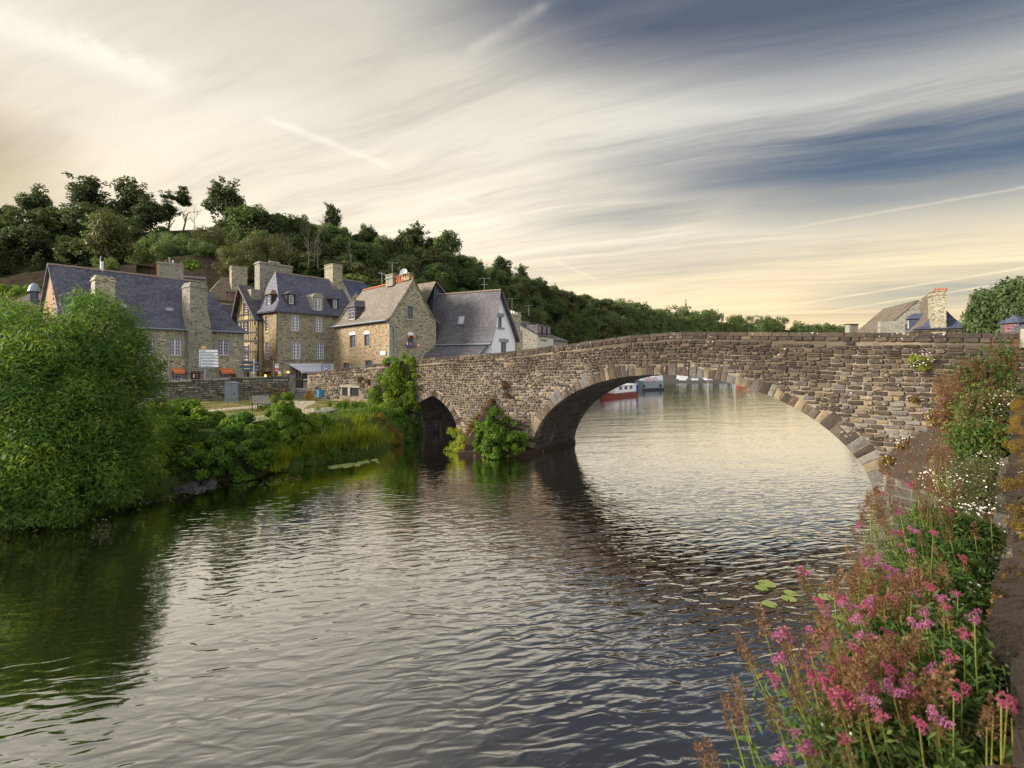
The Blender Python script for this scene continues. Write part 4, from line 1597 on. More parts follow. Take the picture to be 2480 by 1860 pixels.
rough_patch(ec, [en, e1, bpx(2400, 1000, -0.02), ep], 6, 8, 0.03)
low = lambda p, d: (p[0], p[1], p[2] - d)
rough_patch(ec, [low(e0, .28), low(en, .30), en, e0], 8, 2, 0.02)
rough_patch(ec, [low(en, .30), low(e1, .3), e1, en], 6, 2, 0.02)
ec.build('cutwater_cap', M_SLAB, bridge, smooth=False)
eb = MB()
lo = lambda p, z=-0.5: (p[0], p[1], z)
b0 = BF.w(BF.px(2135, 1200, 0)[0], -0.02, 1.35)
bn_ = bpx(2300, 1192, -1.05)
bn = (bn_[0], bn_[1], en[2] - .28)
b1 = (e1[0], e1[1], e1[2] - .28)
eb.face([b0, bn, lo(bn), lo(b0)])
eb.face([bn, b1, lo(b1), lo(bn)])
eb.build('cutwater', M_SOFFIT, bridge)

# =================================================================== WALLS
def stone_wall(label, F, L, z0, topf, thick, m_st, wr, hr, gap, seed, ok=None, cop=True, maxobj=300, name='stone_wall', vface=0.0, depth=0.045, mort=None, cw_=0.6):
    w_ = thing(name, F.w(L / 2, thick / 2, z0), label, 'wall')
    mb = MB()
    n = max(2, int(L / 1.0))
    for i in range(n):
        a, b = L * i / n, L * (i + 1) / n
        ta, tb = topf(a) - 0.08, topf(b) - 0.08
        mb.face([F.w(a, 0, z0 - .3), F.w(b, 0, z0 - .3), F.w(b, 0, tb), F.w(a, 0, ta)])
        mb.face([F.w(a, thick, z0 - .3), F.w(a, thick, ta), F.w(b, thick, tb), F.w(b, thick, z0 - .3)])
        mb.face([F.w(a, 0, ta), F.w(b, 0, tb), F.w(b, thick, tb), F.w(a, thick, ta)])
    mb.face([F.w(0, 0, z0 - .3), F.w(0, 0, topf(0) - .08), F.w(0, thick, topf(0) - .08), F.w(0, thick, z0 - .3)])
    mb.face([F.w(L, 0, z0 - .3), F.w(L, thick, z0 - .3), F.w(L, thick, topf(L) - .08), F.w(L, 0, topf(L) - .08)])
    mb.build('core_wall', mort or M_MORTAR, w_)
    def okk(u, z, w, h):
        if u - w / 2 < 0 or u + w / 2 > L or z + h / 2 > topf(u) - 0.06 or z - h / 2 < z0 - 0.12:
            return False
        return ok(u, z, w, h) if ok else True
    it = coursing(0, L, z0 - 0.05, max(topf(0), topf(L), topf(L / 2)) + 0.2, okk, wr[0], wr[1], hr[0], hr[1], gap, lambda u: (topf(u) - topf(0)) * 0.5, seed)
    lay_stones(w_, F, it, m_st, 'stone', maxobj, 0.0, depth)
    if cop:
        u = 0.0
        while u < L - 0.2:
            l = min(L - u, random.uniform(cw_, cw_ * 1.6))
            cb = MB()
            zt = topf(u + l / 2)
            cb.box(F, u + .008, u + l - .008, -0.06, thick + 0.06, zt - 0.075, zt + random.uniform(.03, .06))
            cb.build('coping_stone', m_st, w_)
            u += l
    return w_

def f_wallgrey(t):
    P = wpos(t)
    r = rndv(t)
    n1 = t.noise(P, 5.0, 5, 0.65)
    c = t.ramp(r, [(0.0, (0.20, 0.20, 0.18)), (0.25, (0.12, 0.115, 0.10)), (0.45, (0.27, 0.27, 0.235)), (0.7, (0.17, 0.16, 0.135)), (0.85, (0.08, 0.068, 0.06))], 'CONSTANT')
    c = t.mix(t.ss(n1, 0.45, 0.75) * 0.6, c, (0.24, 0.245, 0.21))
    c = t.mix(t.ss(t.noise(P, 1.3, 4, 0.6), 0.5, 0.7) * 0.7, c, (0.035, 0.030, 0.026))
    t.put(t.p.inputs['Base Color'], c)
    bump(t, t.noise(P, 20.0, 5, 0.65) + n1, 0.9, 0.03)
M_WG = mat('garden_wall_stone', f_wallgrey, 0.93, 0.12)
M_MORTD = simple('dark_mortar', (0.085, 0.078, 0.066), 0.95, 0.4, 4, 0.1)

GW = Frame((-24.8, 33.0), (7.8, 3.0))
GWL = math.hypot(7.8, 3.0)
gw_t0, gw_t1 = GW.px(405, 925)[1], GW.px(702, 911)[1]
stone_wall('grey rubble garden wall between the lawn and the street, behind the metal cabinet', GW, GWL, 2.0, lambda u: gw_t0 + (gw_t1 - gw_t0) * u / GWL, 0.45, M_WG, (0.20, 0.55), (0.12, 0.24), 0.025, 21, mort=M_MORTD)
GW2 = Frame((-60, 20.5), (35.2, 12.5))
stone_wall('long grey garden wall running behind the willow', GW2, math.hypot(35.2, 12.5), 2.0, lambda u: 3.45, 0.45, M_WG, (0.5, 1.2), (0.25, 0.4), 0.03, 22, cop=False, maxobj=80, mort=M_MORTD)
# approach wall from the steps to the bridge
AW = Frame((-15.55, 36.0), (9.05, -5.2))
AWL = 10.35
aw_t = [(AW.px(744, 906)), AW.px(790, 899.5), AW.px(860, 890), AW.px(932, 881.5), AW.px(1000, 872)]
hole = [AW.px(829, 957.5)[0], AW.px(868, 957.5)[0], AW.px(829, 957.5)[1], AW.px(829, 937.5)[1]]
def ok_aw(u, z, w, h):
    return not (hole[0] - .1 < u + w / 2 and u - w / 2 < hole[1] + .1 and hole[2] - .1 < z + h / 2 and z - h / 2 < hole[3] + .12)
aw = stone_wall('sloping brown rubble wall climbing from the steps to the ivy on the bridge', AW, AWL, 2.0, lambda u: interp(aw_t, u), 0.45, M_BR, (0.16, 0.42), (0.12, 0.22), 0.028, 23, ok_aw)
mb = MB()
mb.box(AW, hole[0], hole[1], -0.02, 0.02, hole[2], hole[3])
mb.build('drain_opening', M_DARKIN, aw)
mb = MB()
mb.box(AW, hole[0] - .12, hole[1] + .2, -0.10, 0.1, hole[3] + .002, hole[3] + 0.15)
um = (hole[0] + hole[1]) / 2 - 0.05
mb.box(AW, um - .10, um + .12, -0.09, 0.05, hole[2], hole[3])
mb.build('stone_lintel', M_GRAN, aw)

# gate pier, steps
mb = MB()
GP = Frame((-17.05, 36.05), (0.93, 0.37))
mb.box(GP, -0.05, 0.5, 0.0, 0.42, 1.9, GP.px(700, 907)[1])
mb.box(GP, -0.10, 0.55, -0.05, 0.47, GP.px(700, 907)[1] + .003, GP.px(700, 907)[1] + 0.10)
o = mb.build('gate_pier', M_WG, None)
tag(o, 'grey stone gate pier at the left of the steps', 'pier')
st = thing('stone_steps', (-15.9, 36.4, 2.0), 'grey stone steps leading up through the wall gap to the street', 'steps')
SF = Frame((-16.62, 35.6), (1.0, 0.08))
for k in range(5):
    mb = MB()
    z_ = 2.0 + (k + 1) * 0.12
    mb.box(SF, -0.3 * (k == 0), 1.62 + 0.9 * (k == 0), k * 0.33, k * 0.33 + 0.40 if k < 4 else 2.6, 1.9, z_ - .035)
    mb.box(SF, -0.3 * (k == 0) - .02, 1.64 + 0.9 * (k == 0), k * 0.33 - .03, k * 0.33 + 0.38 if k < 4 else 2.6, z_ - .033, z_)
    mb.build('step', M_STEP, st)

# near quay wall on the right, seen from above
QF = Frame((0.910, 0.812), (1220, 1147))
QT = 4.25
qw = thing('quay_wall', QF.w(9, -0.3, 0), 'dark mossy quay wall running from the camera to the bridge along the right edge', 'wall')
mb = MB()
mb.box(QF, -4.0, 18.2, -0.62, -0.03, -0.5, QT - 0.20)
mb.build('core_wall', M_MORTD, qw)
def rough_block(F, u0, u1, v0, v1, z0, z1, nu, nv, amp, edge=0.03, r=None):
    mb = MB()
    g = {}
    for i in range(nu + 1):
        for j in range(nv + 1):
            u = u0 + (u1 - u0) * i / nu
            v = v0 + (v1 - v0) * j / nv
            e = min(i, nu - i) == 0 or min(j, nv - j) == 0
            z = z1 - (edge if e else 0) + random.uniform(-amp, amp)
            if e:
                u += random.uniform(-.5, .5) * edge
                v += random.uniform(-.8, .8) * edge
            g[i, j] = F.w(u, v, z)
    r = random.random() if r is None else r
    for i in range(nu):
        for j in range(nv):
            mb.face([g[i, j], g[i + 1, j], g[i + 1, j + 1], g[i, j + 1]], r)
    rim = [g[i, 0] for i in range(nu + 1)] + [g[nu, j] for j in range(1, nv + 1)] + [g[i, nv] for i in range(nu - 1, -1, -1)] + [g[0, j] for j in range(nv - 1, 0, -1)]
    for k in range(len(rim)):
        a, b = rim[k], rim[(k + 1) % len(rim)]
        mb.face([a, b, (b[0], b[1], z0 + random.uniform(-.01, .01)), (a[0], a[1], z0)], r)
    return mb
u = -1.5
while u < 18.0:
    L = random.uniform(0.32, 0.75)
    near = u < 4
    mb = rough_block(QF, u + .012, u + L - .012, -0.66, 0.03 + random.uniform(-.03, .03), QT - 0.21, QT + random.uniform(-.03, .02), 14 if near else 5, 12 if near else 5, 0.016 if near else 0.014, 0.05)
    mb.build('coping_stone', M_CAP, qw)
    u += L
def ok_q(u, z, w, h):
    return z + h / 2 < QT - 0.2 and u - w / 2 > -1.0 and u + w / 2 < 18.2
RQ = Frame(QF.w(0, 0, 0)[:2], (-QF.d[0], -QF.d[1]))      # same line read from the river side
it = [(-a, b, c, d, e) for a, b, c, d, e in coursing(-1.0, 18.2, 0.0, 4.2, ok_q, 0.25, 0.6, 0.16, 0.26, 0.03, None, 31)]
lay_stones(qw, RQ, it, M_BR, 'stone', 150, 0.0, 0.05)
mb = MB()
mb.box(QF, 15.6, 18.8, -0.95, -0.12, 3.0, 5.28)
o = mb.build('end_pier', M_BR, None)
tag(o, 'dark pier where the quay wall meets the bridge, under a pale cap', 'pier')
mb = rough_block(QF, 15.5, 18.9, -1.05, -0.05, 5.283, 5.78, 8, 5, 0.015, 0.04)
mb.build('cap_stone', M_GRAN, o)

# =================================================================== HOUSES
def holes_px(F, rects, v=0.0):
    out = []
    for (x0, y0, x1, y1) in rects:
        u0, za = F.px(x0, (y0 + y1) / 2)[0], F.px((x0 + x1) / 2, y0)[1]
        u1, zb = F.px(x1, (y0 + y1) / 2)[0], F.px((x0 + x1) / 2, y1)[1]
        out.append((u0, u1, zb, za))
    return out

def quoins(parent, F, u, z0, z1, side, m=M_GRAN, v=0.0):
    z = z0
    k = 0
    while z < z1 - 0.15:
        h = random.uniform(0.26, 0.36)
        if z + h > z1:
            h = z1 - z
        w = (0.52, 0.30)[k % 2] * random.uniform(0.85, 1.15)
        a, b = (u, u + w) if side > 0 else (u - w, u)
        mb = MB()
        mb.box(F, a + (-.03 if side > 0 else 0), b + (0 if side > 0 else .03), v - 0.03, v + 0.1, z + .008, z + h - .008)
        mb.build('quoin', m, parent)
        z += h
        k += 1

# ---- A: long stone house with two great chimney breasts
FA = Frame((-33.6, 35.7), (.591, .807))
LA, WA_ = 12.76, 9.6
EA, RA = 7.83, 12.75
hA = thing('stone_house', FA.w(LA / 2, WA_ / 2, Z1), 'long stone house with a steep blue slate roof and two chimney breasts', 'house')
rectsA = [(341, 818, 372, 859), (410, 820, 439, 860), (529, 823, 555, 860), (350, 893, 373, 917), (417, 900, 441, 926), (534, 900, 557, 922)]
HA_ = holes_px(FA, rectsA)
mb = MB()
wall_mesh(mb, FA, 0, LA, Z1, EA, HA_)
FAg = Frame(FA.w(0, WA_, 0)[:2], (FA.n[0] * -1, FA.n[1] * -1))     # left gable, read from back to front
ridge_v = WA_ / 2
wall_mesh(mb, FAg, 0, WA_, Z1, RA - .1, (), [(-(RA - EA) / ridge_v, 1.0, EA - 0.08), ((RA - EA) / ridge_v, 1.0, EA - 0.08 + (RA - EA) / ridge_v * WA_)])
FAr = Frame(FA.w(LA, 0, 0)[:2], FA.n)
wall_mesh(mb, FAr, 0, WA_, Z1, EA)
wall_mesh(mb, Frame(FA.w(0, WA_, 0)[:2], FA.d), 0, LA, Z1, EA)
mb.build('wall', R_A, hA)
mb = MB()
wall_mesh(mb, FAg, 0.05, WA_ - .05, 6.5, RA - .1, (), [(-(RA - EA) / ridge_v, 1.0, EA - 0.1), ((RA - EA) / ridge_v, 1.0, EA - 0.1 + (RA - EA) / ridge_v * WA_)], v=-0.02)
mb.build('brick_gable', R_BRICK, hA)
mb = MB()
p = FAg.px(128, 700)
for k in range(4):
    mb.box(FAg, WA_ / 2 + 0.5 + k * 0.1, WA_ / 2 + 0.62 + k * 0.1, -0.06, -0.02, 11.0 - k * 0.42, 11.2 - k * 0.42)
mb.build('vent_slots', M_DARKIN, hA)
mb = MB()
mb.box(FAg, WA_ / 2 + 1.9, WA_ / 2 + 2.35, -0.07, -0.02, 7.9, 9.4)
mb.build('shutter', M_METAL, hA)
roof(hA, FA, [(-0.38, EA - 0.22, -.25, -.30), (0.55, EA + 0.34, -.25, 0.1), (1.3, EA + 1.05, -.25, 0.45), (ridge_v, RA, -.25, 1.9)], 0, LA, WA_, S_BLUE, ridge_m=M_RIDGE)
# gutter
mb = MB()
mb.tube([FA.w(3.0, -0.46, EA - 0.24), FA.w(LA + .25, -0.46, EA - 0.24)], 0.07, 6)
mb.build('gutter', M_ZINC, hA)
kinds = [(4, 5, 2), (4, 5, 2), (4, 5, 2), (3, 3, 2), (3, 3, 1), (3, 3, 1)]
for h, (c_, r_, lv) in zip(HA_, kinds):
    window(hA, FA, h[0], h[1], h[2], h[3], M_WHITE, c_, r_, 0.12, lv, M_GRAN, sw=.42)
# chimney breasts
for (xa, xb, ytop, wide) in ((230, 279, 669, 0), (460, 502, 686, 1)):
    ua, zt = FA.px(xa, ytop, -0.75)
    ub, _ = FA.px(xb, ytop, -0.75)
    cb = MB()
    zs = 9.4
    dp_ = 1.0 if wide else 0.3
    cb.box(FA, ua, ub, -0.75, dp_, zs, zt)
    fl = 0.35
    A_ = [FA.w(ua - 0.05, -0.80, zs), FA.w(ub + 0.05, -0.80, zs), FA.w(ub + fl, -0.85, 7.4), FA.w(ua - fl * .3, -0.85, 7.4)]
    B_ = [FA.w(ub + fl, -0.85, Z1), FA.w(ua - fl * .3, -0.85, Z1)]
    cb.face(A_)
    cb.face([A_[3], A_[2], B_[0], B_[1]])
    cb.face([A_[1], FA.w(ub + .05, 0.9, zs), FA.w(ub + fl, 0.05, 7.4), A_[2]])
    cb.face([A_[2], FA.w(ub + fl, 0.05, 7.4), FA.w(ub + fl, 0.05, Z1), B_[0]])
    cb.face([A_[0], A_[3], FA.w(ua - fl * .3, 0.05, 7.4), FA.w(ua - .05, 0.9, zs)])
    cb.face([A_[3], B_[1], FA.w(ua - fl * .3, 0.05, Z1), FA.w(ua - fl * .3, 0.05, 7.4)])
    cb.face([FA.w(ua - .05, -.8, zs), FA.w(ua - .05, dp_, zs), FA.w(ub + .05, dp_, zs), FA.w(ub + .05, -.8, zs)])
    cb.box(FA, ua - .07, ub + .07, -0.82, dp_ + .07, zt - 0.30, zt - 0.2)
    cb.box(FA, ua + .1, ub - .1, -0.6, dp_ - .1, zt + 0.003, zt + 0.14)
    cb.build('chimney_breast', R_A if not wide else R_G, hA)
def skylight(parent, F, rows, xa, xb, ya, yb, name='skylight'):
    """flush roof window, placed on the main slope"""
    best = None
    (v0, z0), (v1, z1) = (rows[-2][0], rows[-2][1]), (rows[-1][0], rows[-1][1])
    xc, yc = (xa + xb) / 2, (ya + yb) / 2
    for k in range(200):
        v = v0 + (v1 - v0) * k / 199
        u, z = F.px(xc, yc, v)
        zr = z0 + (z1 - z0) * k / 199
        if best is None or abs(z - zr) < best[0]:
            best = (abs(z - zr), u, v, zr)
    _, u, v, z = best
    wu = abs(F.px(xb, yc, v)[0] - F.px(xa, yc, v)[0]) / 2
    sl = Vector((0, v1 - v0, z1 - z0)).normalized()
    hz = abs(F.px(xc, ya, v)[1] - F.px(xc, yb, v)[1]) / 2
    hs = hz / max(.3, sl.z) * 0.72
    up = Vector((F.n[0] * sl.y, F.n[1] * sl.y, sl.z))
    sd = Vector((F.d[0], F.d[1], 0))
    nr = sd.cross(up)
    c = Vector(F.w(u, v, z)) + nr * 0.03
    mb = MB()
    mb.obox(c, sd * wu, up * hs, nr * 0.04)
    o = mb.build(name, M_METAL, parent)
    g = MB()
    g.obox(c + nr * 0.045, sd * wu * .8, up * hs * .8, nr * 0.006)
    g.build('pane', M_GLASSL, o)
def f_glassl(t):
    t.put(t.p.inputs['Base Color'], (0.33, 0.34, 0.43, 1))
M_GLASSL = mat('skylight_glass', f_glassl, 0.15, 0.8)
rowsA = [(1.3, EA + 1.05), (ridge_v, RA)]
skylight(hA, FA, rowsA, 289, 306, 735, 749)
skylight(hA, FA, rowsA, 401, 419, 744, 757)
# orange awnings
for (x0, y0, x1, y1) in ((415, 892, 443, 903), (531, 892, 560, 903)):
    u0, zt = FA.px(x0, y0)
    u1, zb = FA.px(x1, y1)
    mb = MB()
    mb.face([FA.w(u0, -0.02, zt), FA.w(u1, -0.02, zt), FA.w(u1, -0.5, zb + .12), FA.w(u0, -0.5, zb + .12)])
    mb.face([FA.w(u0, -0.5, zb + .12), FA.w(u1, -0.5, zb + .12), FA.w(u1, -0.52, zb - .06), FA.w(u0, -0.52, zb - .06)])
    mb.face([FA.w(u0, -0.02, zt), FA.w(u0, -0.5, zb + .12), FA.w(u0, -0.02, zb + .12)])
    mb.face([FA.w(u1, -0.02, zt), FA.w(u1, -0.02, zb + .12), FA.w(u1, -0.5, zb + .12)])
    a = mb.build('awning', M_ORANGE, hA)
    s_ = MB()
    s_.box(FA, u0, u1, -0.45, -0.44, zb + .19, zb + .21)
    s_.build('stripe', M_SIGNW, a)
# menu board and small plates
u0, zt = FA.px(452, 899); u1, zb = FA.px(474, 922)
mb = MB(); mb.box(FA, u0, u1, -0.95, -0.88, zb, zt)
o = mb.build('menu_board', M_BOARD, None); tag(o, 'dark brown menu board with gold lettering between the two orange awnings', 'menu board')
for k, (q, wd) in enumerate(((0.86, .8), (0.14, .8), (0.06, .6))):
    lettering(o, FA, u0 + (u1 - u0) * .12, -0.955, zb + (zt - zb) * q, ('MENU DU JOUR', 'RESTAURANT', 'GRILL')[k], 0.07, M_GOLD, (u1 - u0) * wd)
mb = MB()
for k in range(3):
    mb.box(FA, u0 + (u1 - u0) * .22, u0 + (u1 - u0) * .40, -0.956, -0.953, zb + (zt - zb) * (0.36 + .13 * k), zb + (zt - zb) * (0.45 + .13 * k))
mb.build('menu_picture', M_LIGHTW, o)
mb = MB()
for k in range(3):
    mb.box(FA, u0 + (u1 - u0) * .55, u0 + (u1 - u0) * .80, -0.956, -0.953, zb + (zt - zb) * (0.38 + .13 * k), zb + (zt - zb) * (0.42 + .13 * k))
mb.build('menu_text', M_GOLD, o)
u0, zt = FA.px(560, 905); u1, zb = FA.px(571, 919)
mb = MB(); mb.box(FA, u0, u1, -0.09, -0.04, zb, zt)
o = mb.build('notice_board', M_BOARD, None); tag(o, 'small brown notice board right of the second orange awning', 'notice board')
mb = MB(); mb.box(FA, u0 + .05, u1 - .05, -0.095, -0.091, zb + .06, zt - .06); mb.build('glazed_panel', simple('brown_red', (0.14, 0.05, 0.04)), o)
quoins(hA, FA, LA, Z1, EA - .3, -1)

# white finger signs on a post
SGD = 36.5
sp = W(495, 905, SGD)
sg = thing('direction_sign', (sp[0], sp[1], Z1), 'stack of six white arrow signs pointing right in front of the long stone house', 'road sign')
SGF = Frame((W(482, 880, SGD)[0], SGD), (1, 0.12))
mb = MB()
mb.tube([(sp[0], sp[1] + .12, Z1), (sp[0], sp[1] + .12, W(0, 846, SGD)[2])], 0.045, 8)
mb.build('post', M_METAL, sg)
txt = ['TADEN', 'PLOUER-S/-RANCE', 'Musée Yvonne Jean-Haffen', 'Auberge de Jeunesse', 'La Halte-Randonnée', 'Renseignements']
for k in range(6):
    yt, yb = 847.0 + 7.25 * k, 853.0 + 7.25 * k
    u0, zt = SGF.px(482, yt); u1, zb = SGF.px(526 + k * .3, yb)
    tip = SGF.px(528.5 + k * .3, 850)[0]
    zc = (zt + zb) / 2
    mb = MB()
    pr = [(u0, zb), (u1, zb), (tip, zc), (u1, zt), (u0, zt)]
    mb.face([SGF.w(a, 0, b) for a, b in pr])
    mb.face([SGF.w(a, 0.03, b) for a, b in reversed(pr)])
    for i in range(5):
        a, b = pr[i], pr[(i + 1) % 5]
        mb.face([SGF.w(a[0], 0, a[1]), SGF.w(a[0], .03, a[1]), SGF.w(b[0], .03, b[1]), SGF.w(b[0], 0, b[1])])
    s1 = mb.build('arrow_panel', M_SIGNW, sg)
    wd = (0.38, 1.0, 1.12, 1.1, 1.0, .95)[k]
    lettering(s1, SGF, u0 + (0.05 if k < 3 else 0.18), -0.006, zb + 0.05, txt[k], 0.13, M_INK, wd if k < 3 else wd - .15)
    if k >= 3:
        q = MB(); q.box(SGF, u0 + .04, u0 + .13, -0.006, -0.001, zb + .05, zb + .14); q.build('symbol', M_INK, s1)
    mb = MB(); mb.box(SGF, u0 - .03, u1 + .02, 0.035, 0.05, zb - .05, zb + .01); mb.build('rail', M_INK, sg)
u0, zt = SGF.px(488, 839); u1, zb = SGF.px(498, 845)
mb = MB(); mb.box(SGF, u0, u1, 0.0, 0.03, zb, zt)
o = mb.build('road_number_plate', M_YEL, sg)
lettering(o, SGF, u0 + .04, -0.006, zb + .04, 'D12', 0.12, M_INK, .2)

# dark blue finger signs
BGD = 36.9
bp = W(615, 900, BGD)
bs = thing('finger_post', (bp[0], bp[1], Z1), 'post with three dark blue finger signs at the corner left of the steps', 'signpost')
BGF = Frame((W(578, 880, BGD)[0], BGD), (1, 0.05))
mb = MB()
mb.tube([(bp[0], bp[1] + .1, Z1), (bp[0], bp[1] + .1, W(0, 872, BGD)[2])], 0.085, 8)
mb.tube([(bp[0], bp[1] + .1, W(0, 872, BGD)[2]), (bp[0], bp[1] + .1, W(0, 869, BGD)[2])], [0.06, 0.02], 8)
mb.build('post', M_ZINC, bs)
mb = MB()
mb.tube([(bp[0], bp[1] - .02, W(0, 884, BGD)[2]), (bp[0], bp[1] - .02, W(0, 880, BGD)[2])], 0.06, 6)
mb.build('reflector', M_ORANGE, bs)
mb = MB()
mb.box(BGF, BGF.px(610, 0)[0], BGF.px(620, 0)[0], -.02, .16, W(0, 903.5, BGD)[2], W(0, 901.5, BGD)[2])
mb.build('clamp', M_YEL, bs)
for (xa, xb, ya, yb, lt) in ((584, 626, 874.5, 882, 0), (579, 630, 884.5, 892, 1), (585, 628, 893.5, 899.5, 0)):
    u0, zt = BGF.px(xa, ya); u1, zb = BGF.px(xb, yb)
    zc = (zt + zb) / 2
    pr = [(u0 + .12, zb), (u1, zb), (u1, zt), (u0 + .12, zt), (u0, zc)]
    mb = MB()
    mb.face([BGF.w(a, -.01, b) for a, b in pr])
    mb.face([BGF.w(a, 0.03, b) for a, b in reversed(pr)])
    for i in range(5):
        a, b = pr[i], pr[(i + 1) % 5]
        mb.face([BGF.w(a[0], -.01, a[1]), BGF.w(a[0], .03, a[1]), BGF.w(b[0], .03, b[1]), BGF.w(b[0], -.01, b[1])])
    s1 = mb.build('finger_panel', M_SIGNB, bs)
    q = MB()
    q.box(BGF, u1 - .28, u1 - .10, -0.015, -0.011, zc + .02, zc + .05)
    q.build('lettering', M_LIGHTW, s1)

# ---- T: timber framed house
FB = Frame((-24.85, 50), (.6215, .7834))
FBs = Frame((-24.85, 50), (.7834, -.6215))
FT = Frame(FBs.w(0, -0.35, 0)[:2], FBs.d)
uTl, uTr = FT.px(572, 800)[0], FT.px(627, 800)[0]
apx = FT.px(588, 695)
eaveL, eaveR = FT.px(569, 782), FT.px(627, 772)
hT = thing('timber_framed_house', FT.w((uTl + uTr) / 2, 3, Z1), 'narrow half timbered house with ochre infill and a steep dark gable', 'house')
rT = [(592, 735, 600, 754), (576, 781, 583, 798), (591, 779, 599, 800), (591, 836, 602, 872)]
HT = holes_px(FT, rT)
# gable planes
def lineplane(p, q, below=True):
    (x1, y1), (x2, y2) = p, q
    a, b = -(y2 - y1), (x2 - x1)
    if b < 0:
        a, b = -a, -b
    return (a, b, a * x1 + b * y1)
plT = [lineplane(eaveL, apx), lineplane(apx, eaveR)]
mb = MB()
wall_mesh(mb, FT, uTl, uTr, Z1, apx[1], HT, plT)
wall_mesh(mb, Frame(FT.w(uTr, 0, 0)[:2], FT.n), 0, 6, Z1, eaveR[1])
wall_mesh(mb, Frame(FT.w(uTl, 6, 0)[:2], (-FT.n[0], -FT.n[1])), 0, 6, Z1, eaveL[1])
mb.build('infill_wall', M_DAUB, hT)
for h in HT:
    window(hT, FT, h[0], h[1], h[2], h[3], M_WHITE, 2, 4 if h[3] - h[2] > 1.2 else 3, 0.03, 1, None, sill=False)
nT = Vector((-FT.n[0], -FT.n[1], 0))
def timber(a, b, wd=0.15, v=-0.05):
    mb = MB()
    mb.beam(FT.w(a[0], v * .5, a[1]), FT.w(b[0], v * .5, b[1]), wd, 0.035, nT)
    mb.build('timber', M_TIMBER, hT)
def roofz(u):
    return min(eaveL[1] + (apx[1] - eaveL[1]) * (u - eaveL[0]) / (apx[0] - eaveL[0]), apx[1] + (eaveR[1] - apx[1]) * (u - apx[0]) / (eaveR[0] - apx[0]))
zb1, zb2, zb3, zb4 = FT.px(600, 776)[1], FT.px(600, 826)[1], FT.px(600, 806)[1], FT.px(600, 852)[1]
for z in (zb1, zb2):
    timber((uTl, z), (uTr, z), 0.22, -0.09)
for z in (zb3, zb4, FT.px(600, 876)[1]):
    timber((uTl, z), (uTr, z), 0.12)
zc = FT.px(600, 733)[1]
timber((HT[0][0] - .45, zc), (HT[0][1] + .75, zc), 0.13)
def blocked(u, za, zb_):
    return any(h[0] - .08 < u < h[1] + .08 and not (zb_ <= h[2] or za >= h[3]) for h in HT)
u = uTl + 0.12
while u < uTr:
    segs = [(Z1, zb4), (zb4, zb2), (zb2, zb3), (zb3, zb1), (zb1, roofz(u) - .1)]
    for za, zb_ in segs:
        if zb_ - za > 0.25 and not blocked(u, za + .02, zb_ - .02):
            timber((u, za + .06), (u + random.uniform(-.03, .03), zb_ - .06), 0.11)
    u += 0.46
for h in HT:
    for uu in (h[0] - .07, h[1] + .07):
        timber((uu, h[2] - .5), (uu, h[3] + .06), 0.12, -0.065)
    timber((h[0] - .1, h[2] - .08), (h[1] + .1, h[2] - .08), 0.12, -0.065)
timber((uTr - 1.1, zb2 + .1), (uTr - 0.35, zb3 - .1), 0.10)
timber((uTr - 0.4, zb3 + .1), (uTr - 1.1, zb1 - .1), 0.10)
mb = MB()
mb.box(FT, uTr - .28, uTr - .02, -.10, -.02, Z1, zb1 + .1)
mb.build('corner_post', M_TIMBER, hT)
timber((uTr - .9, zb2 - .35), (uTr + .3, zb2 + .22), 0.16, -0.16)
# roof slopes with overhang
mb = MB()
for (e, s) in ((eaveL, -1), (eaveR, 1)):
    dx_, dz_ = e[0] - apx[0], e[1] - apx[1]
    L = math.hypot(dx_, dz_)
    ex = (e[0] + dx_ / L * .35, e[1] + dz_ / L * .35)
    for lo_ in (0.10, -0.06):
        mb.face([FT.w(apx[0], -.55, apx[1] + .1 + lo_), FT.w(ex[0], -.55, ex[1] + lo_), FT.w(ex[0], 7, ex[1] + lo_), FT.w(apx[0], 7, apx[1] + .1 + lo_)])
    mb.face([FT.w(apx[0], -.55, apx[1] + .2), FT.w(apx[0], -.55, apx[1] - .05), FT.w(ex[0], -.55, ex[1] - .10), FT.w(ex[0], -.55, ex[1] + .1)])
mb.build('roof', S_DARK, hT)
for (e, s) in ((eaveL, -1), (eaveR, 1)):
    mb = MB()
    mb.beam(FT.w(apx[0], -.5, apx[1] - .1), FT.w(e[0], -.5, e[1] - .1), 0.22, 0.08, nT)
    mb.build('barge_board', M_TIMBER, hT)
# ground floor shop with dark arch, left of the timber house (side of the long house)
u0, zt = FT.px(577, 893); u1, zb = FT.px(603, 925)
mb = MB(); mb.box(FT, u0, u1, -0.14, -0.11, Z1, zt); mb.build('dark_doorway', M_DARKIN, hT)
mb = MB()
for k in range(3):
    uu = u0 + (u1 - u0) * (0.35 + .28 * k)
    mb.box(FT, uu - .05, uu + .05, -.2, -.145, Z1, zt - .1)
mb.build('shopfront_post', M_BENCH, hT)

